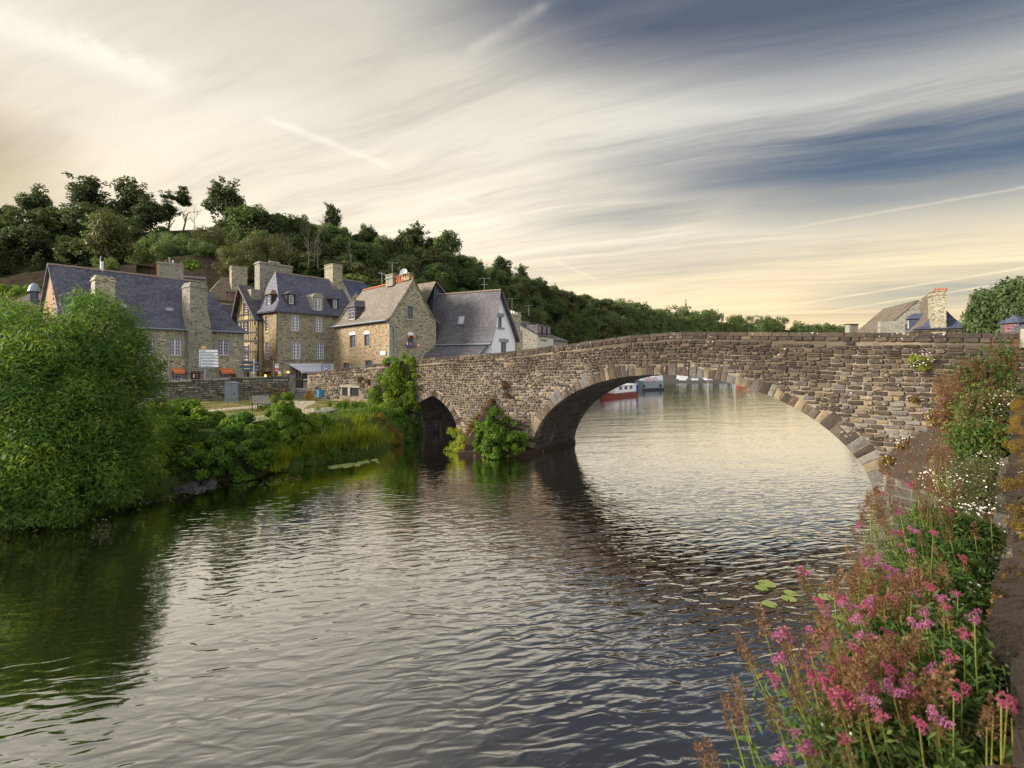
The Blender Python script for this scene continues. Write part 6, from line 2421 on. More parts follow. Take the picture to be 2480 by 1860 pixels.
# D
hD = thing('slate_hung_wing', (W(1040, 780, 50)[0], 50, Z1), 'dark slate hung wing squeezed between the stone gable and the white house', 'house')
FD = Frame((W(1036, 800, 47.5)[0], 47.5), (.62, .78))
ap = FD.px(1053, 684)
eL, eR = FD.px(1037, 760), FD.px(1082, 717)
mb = MB()
P = [FD.px(1040, 900), FD.px(1086, 900), FD.px(1086, 722), FD.px(1053, 685), FD.px(1049, 700)]
mb.face([FD.w(p[0], 0, p[1]) for p in [(P[0][0], Z1), (P[1][0], Z1), (eR[0], eR[1]), ap, (FD.px(1048, 690)[0], FD.px(1048, 740)[1])]])
mb.build('slate_wall', S_NAVY, hD)
mb = MB()
rb = FD.px(1053, 684)
back = 5.5
sl = (rb[0] - 3.0, rb[1] - 5.0)
for lo_ in (0, -.1):
    mb.face([FD.w(rb[0], -.2, rb[1] + .1 + lo_), FD.w(sl[0], -.2, sl[1] + lo_), FD.w(sl[0], back, sl[1] + lo_), FD.w(rb[0], back, rb[1] + .1 + lo_)])
    mb.face([FD.w(rb[0], -.3, rb[1] + .1 + lo_), FD.w(eR[0] + .3, -.3, eR[1] - .25 + lo_), FD.w(eR[0] + .3, back, eR[1] - .25 + lo_), FD.w(rb[0], back, rb[1] + .1 + lo_)])
mb.face([FD.w(rb[0], -.3, rb[1] + .1), FD.w(eR[0] + .3, -.3, eR[1] - .25), FD.w(eR[0] + .3, -.3, eR[1] - .45), FD.w(rb[0], -.3, rb[1] - .1)])
mb.build('roof', S_OLD, hD)

# ---- small houses down the quay behind the parapet
def cottage(name, label, F, L, Wd, z0, e, r, wm, rm, chims=(), wins=(), gab=True, rowsx=None, ridge=M_RIDGE, wmat=M_WHITE, winsg=()):
    h = thing(name, F.w(L / 2, Wd / 2, z0), label, 'house')
    mb = MB()
    Hs = holes_px(F, wins)
    Hg = []
    wall_mesh(mb, F, 0, L, z0, e, Hs)
    pl = [(-(r - e) / (Wd / 2), 1, e - .05), ((r - e) / (Wd / 2), 1, e - .05 + (r - e) * 2)]
    FR = Frame(F.w(L, 0, 0)[:2], F.n)
    FL = Frame(F.w(0, Wd, 0)[:2], (-F.n[0], -F.n[1]))
    HR = holes_px(FR, winsg)
    wall_mesh(mb, FR, 0, Wd, z0, r, HR, pl if gab else [(0, 1, e)])
    wall_mesh(mb, FL, 0, Wd, z0, r, (), pl if gab else [(0, 1, e)])
    wall_mesh(mb, Frame(F.w(0, Wd, 0)[:2], F.d), 0, L, z0, e)
    mb.build('wall', wm, h)
    for q in Hs:
        window(h, F, q[0], q[1], q[2], q[3], wmat, 2, 3, .08, 1, M_GRAN, sw=.15)
    for q in HR:
        window(h, FR, q[0], q[1], q[2], q[3], wmat, 2, 3, .08, 1, M_GRAN, sw=.15)
    rows = rowsx or [(-.25, e - .15, -.1, -.1), (Wd / 2, r, -.1 if gab else Wd / 2 * .7, -.1 if gab else Wd / 2 * .7)]
    roof(h, F, rows, 0, L, Wd, rm, ridge_m=ridge)
    for c in chims:
        chimney(h, F, c[0], c[1], c[2], c[3], c[4], c[5], c[6] if len(c) > 6 else wm, c[7] if len(c) > 7 else 0)
    return h
# F1: tall narrow stone gable with big chimney
F1 = Frame((W(1243, 860, 58)[0], 58), (.50, .866))
w1 = F1.px(1266, 860)[0]
zt1 = W(0, 800, 59)[2]
hF = thing('quay_house', F1.w(1.2, 3, Z1), 'narrow pale stone house with a massive chimney behind the white gable', 'house', None)
mb = MB()
wall_mesh(mb, F1, -1.5, w1, Z1, zt1, holes_px(F1, [(1246.5, 834, 1251, 849)]))
wall_mesh(mb, Frame(F1.w(w1, 0, 0)[:2], F1.n), 0, 6, Z1, zt1 - 2)
mb.build('wall', R_A, hF)
q = holes_px(F1, [(1246.5, 834, 1251, 849)])[0]
window(hF, F1, q[0], q[1], q[2], q[3], M_CREAMW, 2, 4, .08, 1, M_GRAN, sw=.15)
mb = MB()
ua, ub = F1.px(1239, 780)[0], F1.px(1261, 780)[0]
zt_ = F1.px(1250, 760)[1]
mb.box(F1, ua, ub, 0.05, 1.6, zt1 - 1.2, zt_)
mb.box(F1, ua - .08, ub + .08, -.03, 1.68, zt_ - .3, zt_ - .15)
cho = mb.build('great_chimney', R_A, hF)
for k in range(4):
    pm = MB()
    uu = ua + (ub - ua) * (.2 + .22 * k)
    pm.tube([F1.w(uu, .8, zt_), F1.w(uu, .8, zt_ + .45)], [.16, .11], 7)
    pm.build('chimney_pot', M_LIGHTW, cho)
mb = MB()
u2 = F1.px(1266, 800)[0]
mb.face([F1.w(ub - .3, .3, zt1 + .2), F1.w(ub + 1.4, .3, zt1 - 4.2), F1.w(ub + 1.4, 5, zt1 - 4.2), F1.w(ub - .3, 5, zt1 + .2)])
mb.face([F1.w(ub - .3, .3, zt1 + .2), F1.w(ub - 2.6, .3, zt1 - 3), F1.w(ub - 2.6, 5, zt1 - 3), F1.w(ub - .3, 5, zt1 + .2)])
mb.face([F1.w(ub - .3, .3, zt1 + .2), F1.w(ub - 2.6, .3, zt1 - 3), F1.w(ub + 1.4, .3, zt1 - 4.2)])
mb.build('roof', S_BLUE, hF)
# F2: stone house with dormers, gable end and pale front
F2 = Frame((W(1302, 860, 66)[0], 66), (.50, .866))
e2, r2 = W(0, 812, 68)[2], W(0, 780, 72)[2]
hF2 = cottage('quay_house', 'grey rubble house with a pale front and slate dormers further down the quay', F2, 5.2, 8.5, Z1, e2, r2, R_G, S_DARK,
              wins=[(1308, 826, 1311, 842), (1314, 827, 1317, 842), (1319.5, 828, 1322, 842)], chims=[(-.05, 1.0, 3.2, 5.6, r2 - 1.6, W(0, 764, 72)[2], R_A, 3)])
FG2 = Frame(F2.w(0, 8.5, 0)[:2], (-F2.n[0], -F2.n[1]))
mb = MB(); mb.box(F2, .05, 5.1, -.03, 0.0, Z1, e2 - .02)
mb.build('pale_front', simple('pale_render', (0.52, 0.52, 0.46)), hF2)
for k in range(3):
    mb = MB()
    ua = .5 + 1.5 * k
    mb.box(F2, ua, ua + 1.0, .2, 2.0, e2 + .15, e2 + 1.45)
    d = mb.build('dormer', S_DARK, hF2)
    mb = MB(); mb.box(F2, ua + .12, ua + .45, .15, .195, e2 + .3, e2 + 1.3); mb.box(F2, ua + .55, ua + .88, .15, .195, e2 + .3, e2 + 1.3)
    mb.build('pane', M_GLASS, d)
    mb = MB(); mb.face([F2.w(ua - .1, .05, e2 + 1.453), F2.w(ua + 1.1, .05, e2 + 1.453), F2.w(ua + 1.1, 2.4, e2 + 1.9), F2.w(ua - .1, 2.4, e2 + 1.9)]); mb.build('dormer_roof', S_DARK, d)
# F3: low dark roof house
F3 = Frame((W(1326, 860, 72)[0], 72), (.60, .8))
e3, r3 = W(0, 823, 76)[2], W(0, 800, 74)[2]
hF3 = cottage('quay_house', 'low house with a broad dark roof at the far end of the quay row', F3, 6.0, 7.0, Z1, e3, r3, R_G, S_DARK, gab=False)
mb = MB()
pp = W(1326, 793, 74)
mb.tube([(pp[0], 74, r3 - 1), (pp[0], 74, pp[2])], [.16, .03], 6)
mb.build('finial', M_ZINC, hF3)
for (x, y, D_, hh, lb) in ((1240, 758, 58.5, 1.9, 'thin aerial on the massive chimney behind the white gable'), (1281, 764, 70, 1.6, 'aerial on the second quay chimney')):
    p = W(x, y, D_)
    aerial(None, (p[0], p[1], p[2] - .1), hh * 1.0, lb, .2)

# ---- houses behind the long one
H1 = Frame((W(500, 760, 60)[0], 60), (.76, .65))
z_r = W(0, 664, 61)[2]
hH = thing('brown_roofed_house', (W(540, 760, 63)[0], 63, Z1), 'old brown tiled house with a tall chimney above the timber framed house', 'house')
a0u = H1.px(505, 700)[0]; a1u = H1.px(585, 700)[0]
e_h = W(0, 722, 60)[2]
mb = MB(); mb.box(H1, a0u + .2, a1u, 0, 6, Z1, e_h - .05); mb.build('wall', R_B, hH)
roof(hH, H1, [(-.4, e_h - .1, -.5, -.3), (.5, e_h + .6, 0, 0), (3.0, z_r, 1.9, 0.8)], a0u, a1u + .2, 6, S_OLD, ridge_m=M_RIDGE)
cu0, cu1 = H1.px(561, 660, 1.0)[0], H1.px(599, 660, 1.0)[0]
chimney(hH, H1, cu0, cu1, 1.0, 2.4, e_h, H1.px(578, 646, 1.0)[1], R_B)
rowsH = [(-.4, e_h - .1), (.5, e_h + .6), (3.0, z_r)]
ua, ub = H1.px(555, 715, .1)[0], H1.px(571, 715, .1)[0]
dormer(hH, H1, rowsH, ua + .2, ub - .1, H1.px(563, 720, .1)[1], H1.px(563, 709, .1)[1], .1, M_WHITE, S_OLD, 'hip', wm=M_RED, cheek=S_OLD, cols_=1, rows_n=1)
# lower slate roofs in front of it
H2 = Frame((W(524, 760, 54)[0], 54), (.76, .65))
hH2 = thing('slate_annex', (W(550, 780, 56)[0], 56, Z1), 'low slate roofed annex tucked behind the right end of the long house', 'house')
u0_, u1_2 = H2.px(527, 760)[0], H2.px(578, 760)[0]
e2_ = W(0, 792, 54)[2]
roof(hH2, H2, [(-.2, e2_, 0, 0), (2.6, W(0, 737, 57)[2], 0, 0)], u0_, u1_2, 5.2, S_DARK, ridge_m=M_RIDGE)
mb = MB(); mb.box(H2, u0_, u1_2, 0, 5, Z1, e2_ - .1); mb.build('wall', R_B, hH2)

# stone stack house behind the long ridge
J = Frame((W(378, 680, 58)[0], 58), (.80, .6))
hJ = thing('stone_stack', (W(410, 700, 58)[0], 58.5, Z1), 'wide grey stone chimney stack rising behind the ridge of the long house', 'chimney')
mb = MB()
ju0, ju1 = J.px(379, 660)[0], J.px(445, 660)[0]
zt_ = J.px(410, 636)[1]
mb.box(J, ju0, ju1, 0, 1.3, Z1, zt_)
mb.box(J, ju0 - .08, ju1 + .08, -.08, 1.38, zt_ - .22, zt_ - .1)
mb.build('stack', R_G, hJ)
mb = MB(); mb.box(J, ju0 + .02, ju0 + .35, -.02, 0.0, Z1, zt_ - .25); mb.build('brick_edge', R_BRICK, hJ)
for k, xx in enumerate((402, 411, 419)):
    mb = MB()
    uu = J.px(xx, 630)[0]
    mb.tube([J.w(uu, .6, zt_), J.w(uu, .6, zt_ + (.35, .75, .45)[k])], .10, 6)
    mb.build('chimney_pot', (M_TERRA, M_ZINC, M_LIGHTW)[k], hJ)
K2 = Frame((W(425, 690, 62)[0], 62), (.8, .6))
hK = thing('grey_outbuilding', (W(470, 690, 63)[0], 63, Z1), 'small grey outbuilding just above the ridge behind the second chimney breast', 'building')
mb = MB(); mb.box(K2, 0, K2.px(500, 680)[0], 0, 3, Z1, W(0, 672, 63)[2]); mb.build('wall', R_G, hK)
roof(hK, K2, [(-.2, W(0, 673, 63)[2], 0, 0), (1.5, W(0, 664, 63)[2], 0, 0)], 0, K2.px(500, 680)[0], 3, S_DARK)
# flue on the long roof
p = FA.px(247, 655, ridge_v)
fl = MB()
fl.tube([FA.w(p[0], ridge_v, RA - .2), FA.w(p[0], ridge_v, RA + .75)], .13, 8)
o = fl.build('metal_flue', simple('white_metal', (0.62, 0.64, 0.66)), hA)
fl = MB(); fl.tube([FA.w(p[0], ridge_v, RA + .76), FA.w(p[0], ridge_v, RA + 1.2)], [.16, .10], 8); fl.build('cowl', M_BLACK, o)

# far left house with domed chimney
Lf = Frame((W(20, 760, 46)[0], 46), (.80, .6))
hL = thing('low_slate_house', (W(60, 760, 47)[0], 47, Z1), 'low house with a domed slate chimney at the left edge behind the willow', 'house')
le = W(0, 738, 46)[2]; lr = W(0, 706, 48)[2]
u_a, u_b = Lf.px(18, 730)[0], Lf.px(125, 730)[0]
mb = MB(); mb.box(Lf, u_a + .1, u_b, 0, 5.6, Z1, le - .02); mb.build('wall', R_BRICK, hL)
roof(hL, Lf, [(-.3, le - .1, -.2, 0), (2.8, lr, 1.2, 0)], u_a, u_b, 5.6, S_OLD, ridge_m=M_TERRA)
c0, c1 = Lf.px(73, 700, .3)[0], Lf.px(88, 700, .3)[0]
zt_ = Lf.px(80, 706, .3)[1]
mb = MB(); mb.box(Lf, c0, c1, .3, 1.3, le - 1.5, zt_); ch_ = mb.build('slate_chimney', S_NAVY, hL)
mb = MB()
cx, cy = Lf.w((c0 + c1) / 2, .8, 0)[:2]
mb.tube([(cx, cy, zt_ + .05), (cx, cy, zt_ + .3), (cx, cy, zt_ + .62), (cx, cy, zt_ + .82), (cx, cy, zt_ + .9)], [.52, .45, .36, .20, .04], 12)
mb.build('domed_cap', M_ZINC, ch_)
mb = MB(); mb.box(Lf, c0 - .1, c1 + .1, .2, 1.4, zt_ - .0 + .003, zt_ + .049); mb.build('cap_slab', M_BLACK, ch_)

# ---- houses of the right bank above the parapet
zpe = W(0, 797, 44)[2]
hG = thing('hipped_roof_house', (W(2290, 790, 47)[0], 47, 3.3), 'steep hipped slate roof with a tall stone chimney above the bridge parapet', 'house')
gd_, gn_ = Vector((.83, -.55)), Vector((.55, .83))
g0 = Vector((W(2219, 0, 45)[0], 45))
WG = 5.6
r_ = (2352 - 1240) / FPX
WG = (g0.x - r_ * g0.y) / (r_ * gd_.y - gd_.x)
LG = 12.0
org = g0 + gn_ * LG
GL = Frame((org.x, org.y), (-gn_.x, -gn_.y))
rz = W(0, 708, 49)[2]
rowsG = [(-.3, zpe, 0, -.3), (.45, zpe + .35, 0, .45), (1.0, zpe + 1.0, 0, .95), (1.7, zpe + 2.1, 0, 1.4), (WG / 2, rz, 0, 2.0)]
mb = MB(); mb.box(GL, 0, LG - .1, .1, WG - .1, 3.3, zpe - .12); mb.build('wall', R_B, hG)
roof(hG, GL, rowsG, 0, LG, WG, S_OLD)
# slate of the end hip is newer and blue, laid just proud of the brown slopes
mb = MB()
for (a, b) in zip(rowsG[:-1], rowsG[1:]):
    ua, ub = LG - a[3] + .03, LG - b[3] + .03
    mb.face([GL.w(ua, a[0], a[1] + .03), GL.w(ub, b[0], b[1] + .03), GL.w(ub, WG - b[0], b[1] + .03), GL.w(ua, WG - a[0], a[1] + .03)])
mb.build('hip_slates', S_NAVY, hG)
GE = Frame((g0.x, g0.y), gd_)
cu0, cu1 = GE.px(2255, 730, -.15)[0], GE.px(2292, 730, -.15)[0]
chz = GE.px(2270, 706, -.15)[1]
chG = chimney(hG, GE, cu0, cu1, -.15, 1.5, 3.3, chz, R_B, 0)
for k in range(4):
    pm = MB()
    uu = cu0 + .35 + .26 * k
    pm.tube([GE.w(uu, .6, chz + .1), GE.w(uu, .6, chz + .38)], [.12, .09], 7)
    pm.build('chimney_pot', M_TERRA, chG)
for (xc, yt, yb, mm, hw) in ((2199, 775, 795, M_WHITE, .45), (2160, 789, 802, M_GREENW, .5)):
    v0 = .45
    u_ = GL.px(xc, 790, v0)[0]
    dormer(hG, GL, [(q[0], q[1]) for q in rowsG], u_ - hw, u_ + hw, GL.px(xc, yb, v0)[1], GL.px(xc, yt, v0)[1], v0, mm, S_NAVY, 'hip', wm=mm, cheek=S_NAVY, cols_=2, rows_n=3)
# big barn
G1 = Frame((51.9, 71.6), (-.35, -.94))
hG1 = thing('long_barn', (52, 66, 3.3), 'large barn with a long brown slate roof and a stone gable on the right bank', 'barn')
r1_, e1_, LG1 = 12.5, 9.0, 11.3
mb = MB()
wall_mesh(mb, G1, 0, LG1, 3.3, e1_)
FR = Frame(G1.w(LG1, 0, 0)[:2], G1.n)
wall_mesh(mb, FR, 0, 7, 3.3, r1_, (), [(-(r1_ - e1_) / 3.5, 1, e1_), ((r1_ - e1_) / 3.5, 1, e1_ + 2 * (r1_ - e1_))])
mb.build('wall', R_G, hG1)
roof(hG1, G1, [(-.4, e1_ - .35, 0, 0), (3.5, r1_, 0, 0)], 0, LG1 + .05, 7, S_OLD)
mb = MB(); mb.box(G1, LG1 - .6, LG1, -1.2, -.45, 3.3, 5 + 66 / FPX * 62); mb.build('stone_pier', R_B, hG1)
mb = MB(); mb.box(G1, LG1 + .3, LG1 + 1.2, -.8, 1.8, 3.3, 5 + 92 / FPX * 60); mb.build('stone_block', R_G, hG1)
# small far chimney stack
p = W(2068, 790, 72)
mb = MB()
CF = Frame((p[0], 72), (1, 0))
mb.box(CF, -.65, .65, 0, 1, 3.3, W(0, 786, 72)[2])
o = mb.build('chimney_stack', R_G, None); tag(o, 'short stone chimney stack just left of the long barn', 'chimney')
mb = MB(); mb.box(CF, -.75, .75, -.1, 1.1, W(0, 786, 72)[2] + .003, W(0, 786, 72)[2] + .12); mb.build('cap', M_BLACK, o)
# right edge dormer house
hG4 = thing('dormer_house', (33.5, 27, 3.3), 'slate roof with an orange framed dormer at the right edge of the picture', 'house')
G4 = Frame((W(2420, 800, 33)[0] + .6, 33), (.12, -1))
ez = 5 + 64 / FPX * 30
rows4 = [(-.2, ez, 0, 0), (3.4, ez + 4.2, 1.5, 0)]
mb = MB(); mb.box(G4, .1, 8.5, .1, 6.5, 3.3, ez - .1); mb.build('wall', R_B, hG4)
roof(hG4, G4, rows4, 0, 8.6, 6.8, S_DARK)
u_ = G4.px(2446, 790, .3)[0]
dormer(hG4, G4, [(q[0], q[1]) for q in rows4], u_ - .35, u_ + .35, G4.px(2446, 802, .3)[1], G4.px(2446, 785, .3)[1], .3, M_TERRA, S_NAVY, 'hip', wm=M_TERRA, cheek=S_DARK, cols_=2, rows_n=2)

# ---- pale house on the hilltop
Vp = Frame((W(505, 560, 118)[0], 118), (1.0, .1))
hV = cottage('hilltop_house', 'pale house with a grey roof half hidden by the big trees on the hilltop', Vp, 6.5, 6, W(0, 575, 118)[2], W(0, 551, 118)[2], W(0, 538, 120)[2], simple('cream_render', (0.50, 0.48, 0.42)), S_DARK, gab=False, wins=[(510, 552, 514, 558), (516, 552, 520, 558)])
Vq = Frame((W(640, 560, 122)[0], 122), (1.0, .1))
hV2 = cottage('hilltop_house', 'right hand pale hilltop house showing only its grey hip beside the round tree', Vq, 2.8, 5, W(0, 575, 122)[2], W(0, 552, 122)[2], W(0, 541, 123)[2], simple('cream_render', (0.50, 0.48, 0.42)), S_DARK, gab=False)
# ---- terrace walls on the slope
for (pts, lab, hh) in (([(-60, 688, 62), (60, 660, 64), (180, 648, 66), (330, 640, 68)], 'long brown terrace wall on the slope left of the long roof', 3.2),
                       ([(330, 650, 70), (420, 622, 74), (520, 612, 76), (560, 640, 74)], 'curved stone terrace wall below the ivy hedge on the slope', 4.6),
                       ([(-80, 735, 56), (40, 722, 57), (125, 716, 58)], 'low stone terrace wall above the house with the domed chimney', 2.0)):
    mb = MB()
    P = [W(*p) for p in pts]
    Q = []
    for a, b in zip(P[:-1], P[1:]):
        for k in range(4):
            Q.append(a + (b - a) * k / 4)
    Q.append(P[-1])
    for a, b in zip(Q[:-1], Q[1:]):
        ja, jb = random.uniform(-.15, .15), random.uniform(-.15, .15)
        mb.face([(a[0], a[1], a[2] - hh - 2), (b[0], b[1], b[2] - hh - 2), tuple(b), tuple(a)])
        mb.face([tuple(a), tuple(b), (b[0], b[1] + 6.0, b[2] + .4), (a[0], a[1] + 6.0, a[2] + .4)])
    o = mb.build('terrace_wall', R_TERR, None)
    tag(o, lab, 'wall')

# =================================================================== BOATS
def hull(parent_loc, F, L, Wd, h, m, label, name='houseboat', bow=1.2):
    b = thing(name, parent_loc, label, 'boat')
    mb = MB()
    lo = [(0, .15), (bow * .8, .0 + 0), (L, 0), (L, Wd), (bow * .8, Wd), (0, Wd - .15)]
    up = [(-.25, Wd * .5), (bow, 0), (L, 0), (L, Wd), (bow, Wd)]
    P0 = [F.w(a, v, -.3) for a, v in [(0.3, Wd * .5), (bow, .12), (L, .1), (L, Wd - .1), (bow, Wd - .12)]]
    P1 = [F.w(a, v, h + (.25 if i == 0 else 0)) for i, (a, v) in enumerate(up)]
    for i in range(5):
        mb.face([P0[i], P0[(i + 1) % 5], P1[(i + 1) % 5], P1[i]])
    mb.face(P1)
    mb.build('hull', m, b)
    return b
R1 = Frame((W(1476, 968, 60)[0], 60), (.68, .73))
b1 = hull(R1.w(3, 1.3, 0), R1, 7.6, 2.6, .55, M_HULLR, 'red hulled river boat with a white cabin moored beyond the arch')
mb = MB(); mb.box(R1, 1.8, 7.4, .25, 2.4, .553, 1.5); c = mb.build('cabin', M_SIGNW, b1)
mb = MB(); mb.box(R1, 1.6, 7.5, .1, 2.5, 1.503, 1.6); mb.build('cabin_roof', M_WHITE, b1)
mb = MB()
for k in range(3):
    mb.box(R1, 2.8 + 1.4 * k, 3.5 + 1.4 * k, .235, .248, .95, 1.4)
    mb.box(R1, 2.5 + 1.5 * k, 2.75 + 1.5 * k, -.02, .02, .2, .4)
mb.build('window_row', M_GLASS, b1)
mb = MB(); mb.box(R1, 7.6, 7.7, .1, 2.5, .2, 1.5); mb.build('stern_panel', M_BLUE, b1)
R2 = Frame((W(1556, 946, 75)[0], 75), (.88, .47))
b2 = hull(R2.w(2.5, 1.5, 0), R2, 4.6, 2.6, 1.55, M_HULLG, 'grey boat with two red and white lifebuoys moored beyond the arch', 'river_boat', .3)
mb = MB()
mb.box(R2, 0, 4.6, -.03, .0, .0, .35); mb.build('waterline_band', M_HULLD, b2)
mb = MB()
mb.box(R2, .15, .55, -.04, -.005, .5, .95); mb.box(R2, 3.7, 4.1, -.04, -.005, .5, .95); mb.build('porthole', M_HULLD, b2)
mb = MB(); mb.box(R2, .0, 4.6, .2, 2.4, 1.553, 2.2); mb.build('deckhouse', M_SIGNW, b2)
for uu in (1.2, 2.6):
    rg = MB()
    n = 16
    for k in range(n):
        a0_, a1_ = 2 * PI * k / n, 2 * PI * (k + 1) / n
        rg.tube([R2.w(uu + .33 * math.cos(a0_), -.1, 1.75 + .33 * math.sin(a0_)), R2.w(uu + .33 * math.cos(a1_), -.1, 1.75 + .33 * math.sin(a1_))], .07, 6, cap=False)
    rr = rg.build('lifebuoy', M_RED, b2)
    wb = MB()
    for k in range(4):
        a0_ = PI / 4 + PI / 2 * k
        wb.obox(R2.w(uu + .33 * math.cos(a0_), -.11, 1.75 + .33 * math.sin(a0_)), (.08, 0, 0), (0, .075, 0), (0, 0, .08))
    wb.build('white_band', M_SIGNW, rr)
mb = MB()
for uu in (4.0, 4.3, 4.55):
    mb.tube([R2.w(uu, .3, 1.5), R2.w(uu, .3, 3.0)], .03, 5)
mb.build('rail_post', M_WHITE, b2)
# boats moored along the far basin
cols_f = [M_WHITE, M_HULLG, M_WHITE, M_BIN, M_WHITE, M_HULLD, M_WHITE]
looks = ['white cruiser', 'grey blue cruiser', 'white sailing boat', 'blue motor boat', 'white cabin boat', 'dark barge', 'small white yacht']
for k in range(5):
    px_ = 1640 + 33 * k
    FF = Frame((W(px_, 0, 133)[0], 133), (1.0, .12 * (k % 3 - 1)))
    L = random.uniform(2.4, 3.2)
    b = hull(FF.w(L / 2, 1, 0), FF, L, 1.6, .42, cols_f[k], looks[k] + (' first from the left' if k == 0 else '') + ' moored across the far basin seen through the arch', 'moored_boat', .5)
    b['group'] = 'boats moored in the far basin'
    mb = MB(); mb.box(FF, .7, L - .4, .2, 1.3, .423, .9); mb.build('cabin', M_WHITE if k % 2 else M_SIGNW, b)
    if k in (2, 4, 6):
        mb = MB(); mb.tube([FF.w(L / 2, .7, 1.4), FF.w(L / 2, .7, 9)], .05, 5); mb.build('mast', M_WHITE, b)
# small red and white dinghy near the right edge of the opening
DF = Frame((W(1786, 928, 101)[0], 101), (1, -.25))
b = hull(DF.w(1.5, .5, 0), DF, 3.6, 1.2, .35, M_RED, 'small red dinghy with a white cover on the far water', 'dinghy', .8)
mb = MB(); mb.box(DF, 2.0, 3.5, .1, 1.1, .352, .6); mb.build('white_cover', M_SIGNW, b)

# =================================================================== FURNITURE OF THE BANK
CF_ = Frame((W(544, 950, 33.1)[0], 33.1), (1.0, .30))
cu = CF_.px(577, 950)[0]
cab = thing('metal_cabinet', CF_.w(cu / 2, .25, 2.0), 'grey blue metal cabinet with rounded top standing in front of the garden wall', 'cabinet')
zt_ = CF_.px(560, 928)[1]
mb = MB(); mb.box(CF_, 0, cu, 0, .42, 2.08, zt_); cb_ = mb.build('body', M_CAB, cab)
mb = MB(); mb.box(CF_, -.04, cu + .04, -.04, .44, 1.98, 2.078); mb.build('plinth', M_ZINC, cab)
mb = MB()
n = 8
for k in range(n):
    a, b_ = k / n, (k + 1) / n
    za, zb_ = zt_ + .003 + .09 * math.sin(PI * a), zt_ + .003 + .09 * math.sin(PI * b_)
    mb.face([CF_.w(-.04 + (cu + .08) * a, -.05, za), CF_.w(-.04 + (cu + .08) * b_, -.05, zb_), CF_.w(-.04 + (cu + .08) * b_, .45, zb_), CF_.w(-.04 + (cu + .08) * a, .45, za)])
    mb.face([CF_.w(-.04 + (cu + .08) * a, -.05, zt_), CF_.w(-.04 + (cu + .08) * b_, -.05, zt_), CF_.w(-.04 + (cu + .08) * b_, -.05, zb_), CF_.w(-.04 + (cu + .08) * a, -.05, za)])
mb.build('curved_lid', M_ZINC, cab)
for k in (0, 1):
    mb = MB(); mb.box(CF_, .04 + k * cu / 2, cu / 2 - .015 + k * (cu / 2 - .025), -.018, -.002, 2.13, zt_ - .06); d_ = mb.build('door', M_CAB, cab)
    if k:
        q = MB(); q.box(CF_, cu / 2 + .12, cu / 2 + .22, -.045, -.019, 2.55, 2.63); q.build('handle', M_BLACK, d_)

def blob_bench():
    BFm = Frame((W(608, 1000, 27.2)[0], 27.2), (1.0, -.22))
    b = thing('park_bench', BFm.w(.7, .2, 2.0), 'weathered wooden bench on the lawn beside the leafy green bush', 'bench')
    # the seat faces right-back; the backrest stands on the left end view
    L = 1.5
    for k in range(4):
        mb = MB(); mb.box(BFm, .02, L, -.02 + k * .11, .07 + k * .11, 2.42, 2.455); mb.build('seat_slat', M_BENCH, b)
    for k in range(5):
        mb = MB(); mb.box(BFm, .02, L, -.10 - .02 * k, -.07 - .02 * k, 2.50 + k * .085, 2.565 + k * .085); mb.build('back_slat', M_BENCH, b)
    for uu in (.1, L - .1):
        mb = MB()
        mb.tube([BFm.w(uu, -.02, 2.0), BFm.w(uu, -.04, 2.42), BFm.w(uu, -.20, 2.95)], .03, 5)
        mb.tube([BFm.w(uu, .40, 2.0), BFm.w(uu, .38, 2.45)], .03, 5)
        mb.tube([BFm.w(uu, -.08, 2.62), BFm.w(uu, .38, 2.62), BFm.w(uu, .40, 2.4)], .022, 5)
        mb.build('end_frame', M_BLACK, b)
blob_bench()
# blue litter bin of vertical slats
bc = W(776.5, 965, 33.5)
bn_ = thing('litter_bin', (bc[0], bc[1], 2.0), 'blue litter bin made of vertical slats on a short post', 'litter bin')
R_ = .235
zb0, zb1_ = W(0, 962, 33.5)[2], W(0, 943.5, 33.5)[2]
for k in range(14):
    a = 2 * PI * k / 14
    mb = MB()
    mb.obox((bc[0] + R_ * math.cos(a), bc[1] + R_ * math.sin(a), (zb0 + zb1_) / 2), Vector((-math.sin(a), math.cos(a), 0)) * .043, Vector((math.cos(a), math.sin(a), 0)) * .012, (0, 0, (zb1_ - zb0) / 2))
    mb.build('slat', M_BIN, bn_)
mb = MB(); mb.tube([(bc[0], bc[1], zb0 + .02), (bc[0], bc[1], zb1_ - .03)], R_ - .03, 14); mb.build('liner', M_HULLD, bn_)
mb = MB(); mb.tube([(bc[0] + .14, bc[1] - .02, 1.98), (bc[0] + .14, bc[1] - .02, zb0 + .05)], .035, 6); mb.build('post', M_ZINC, bn_)
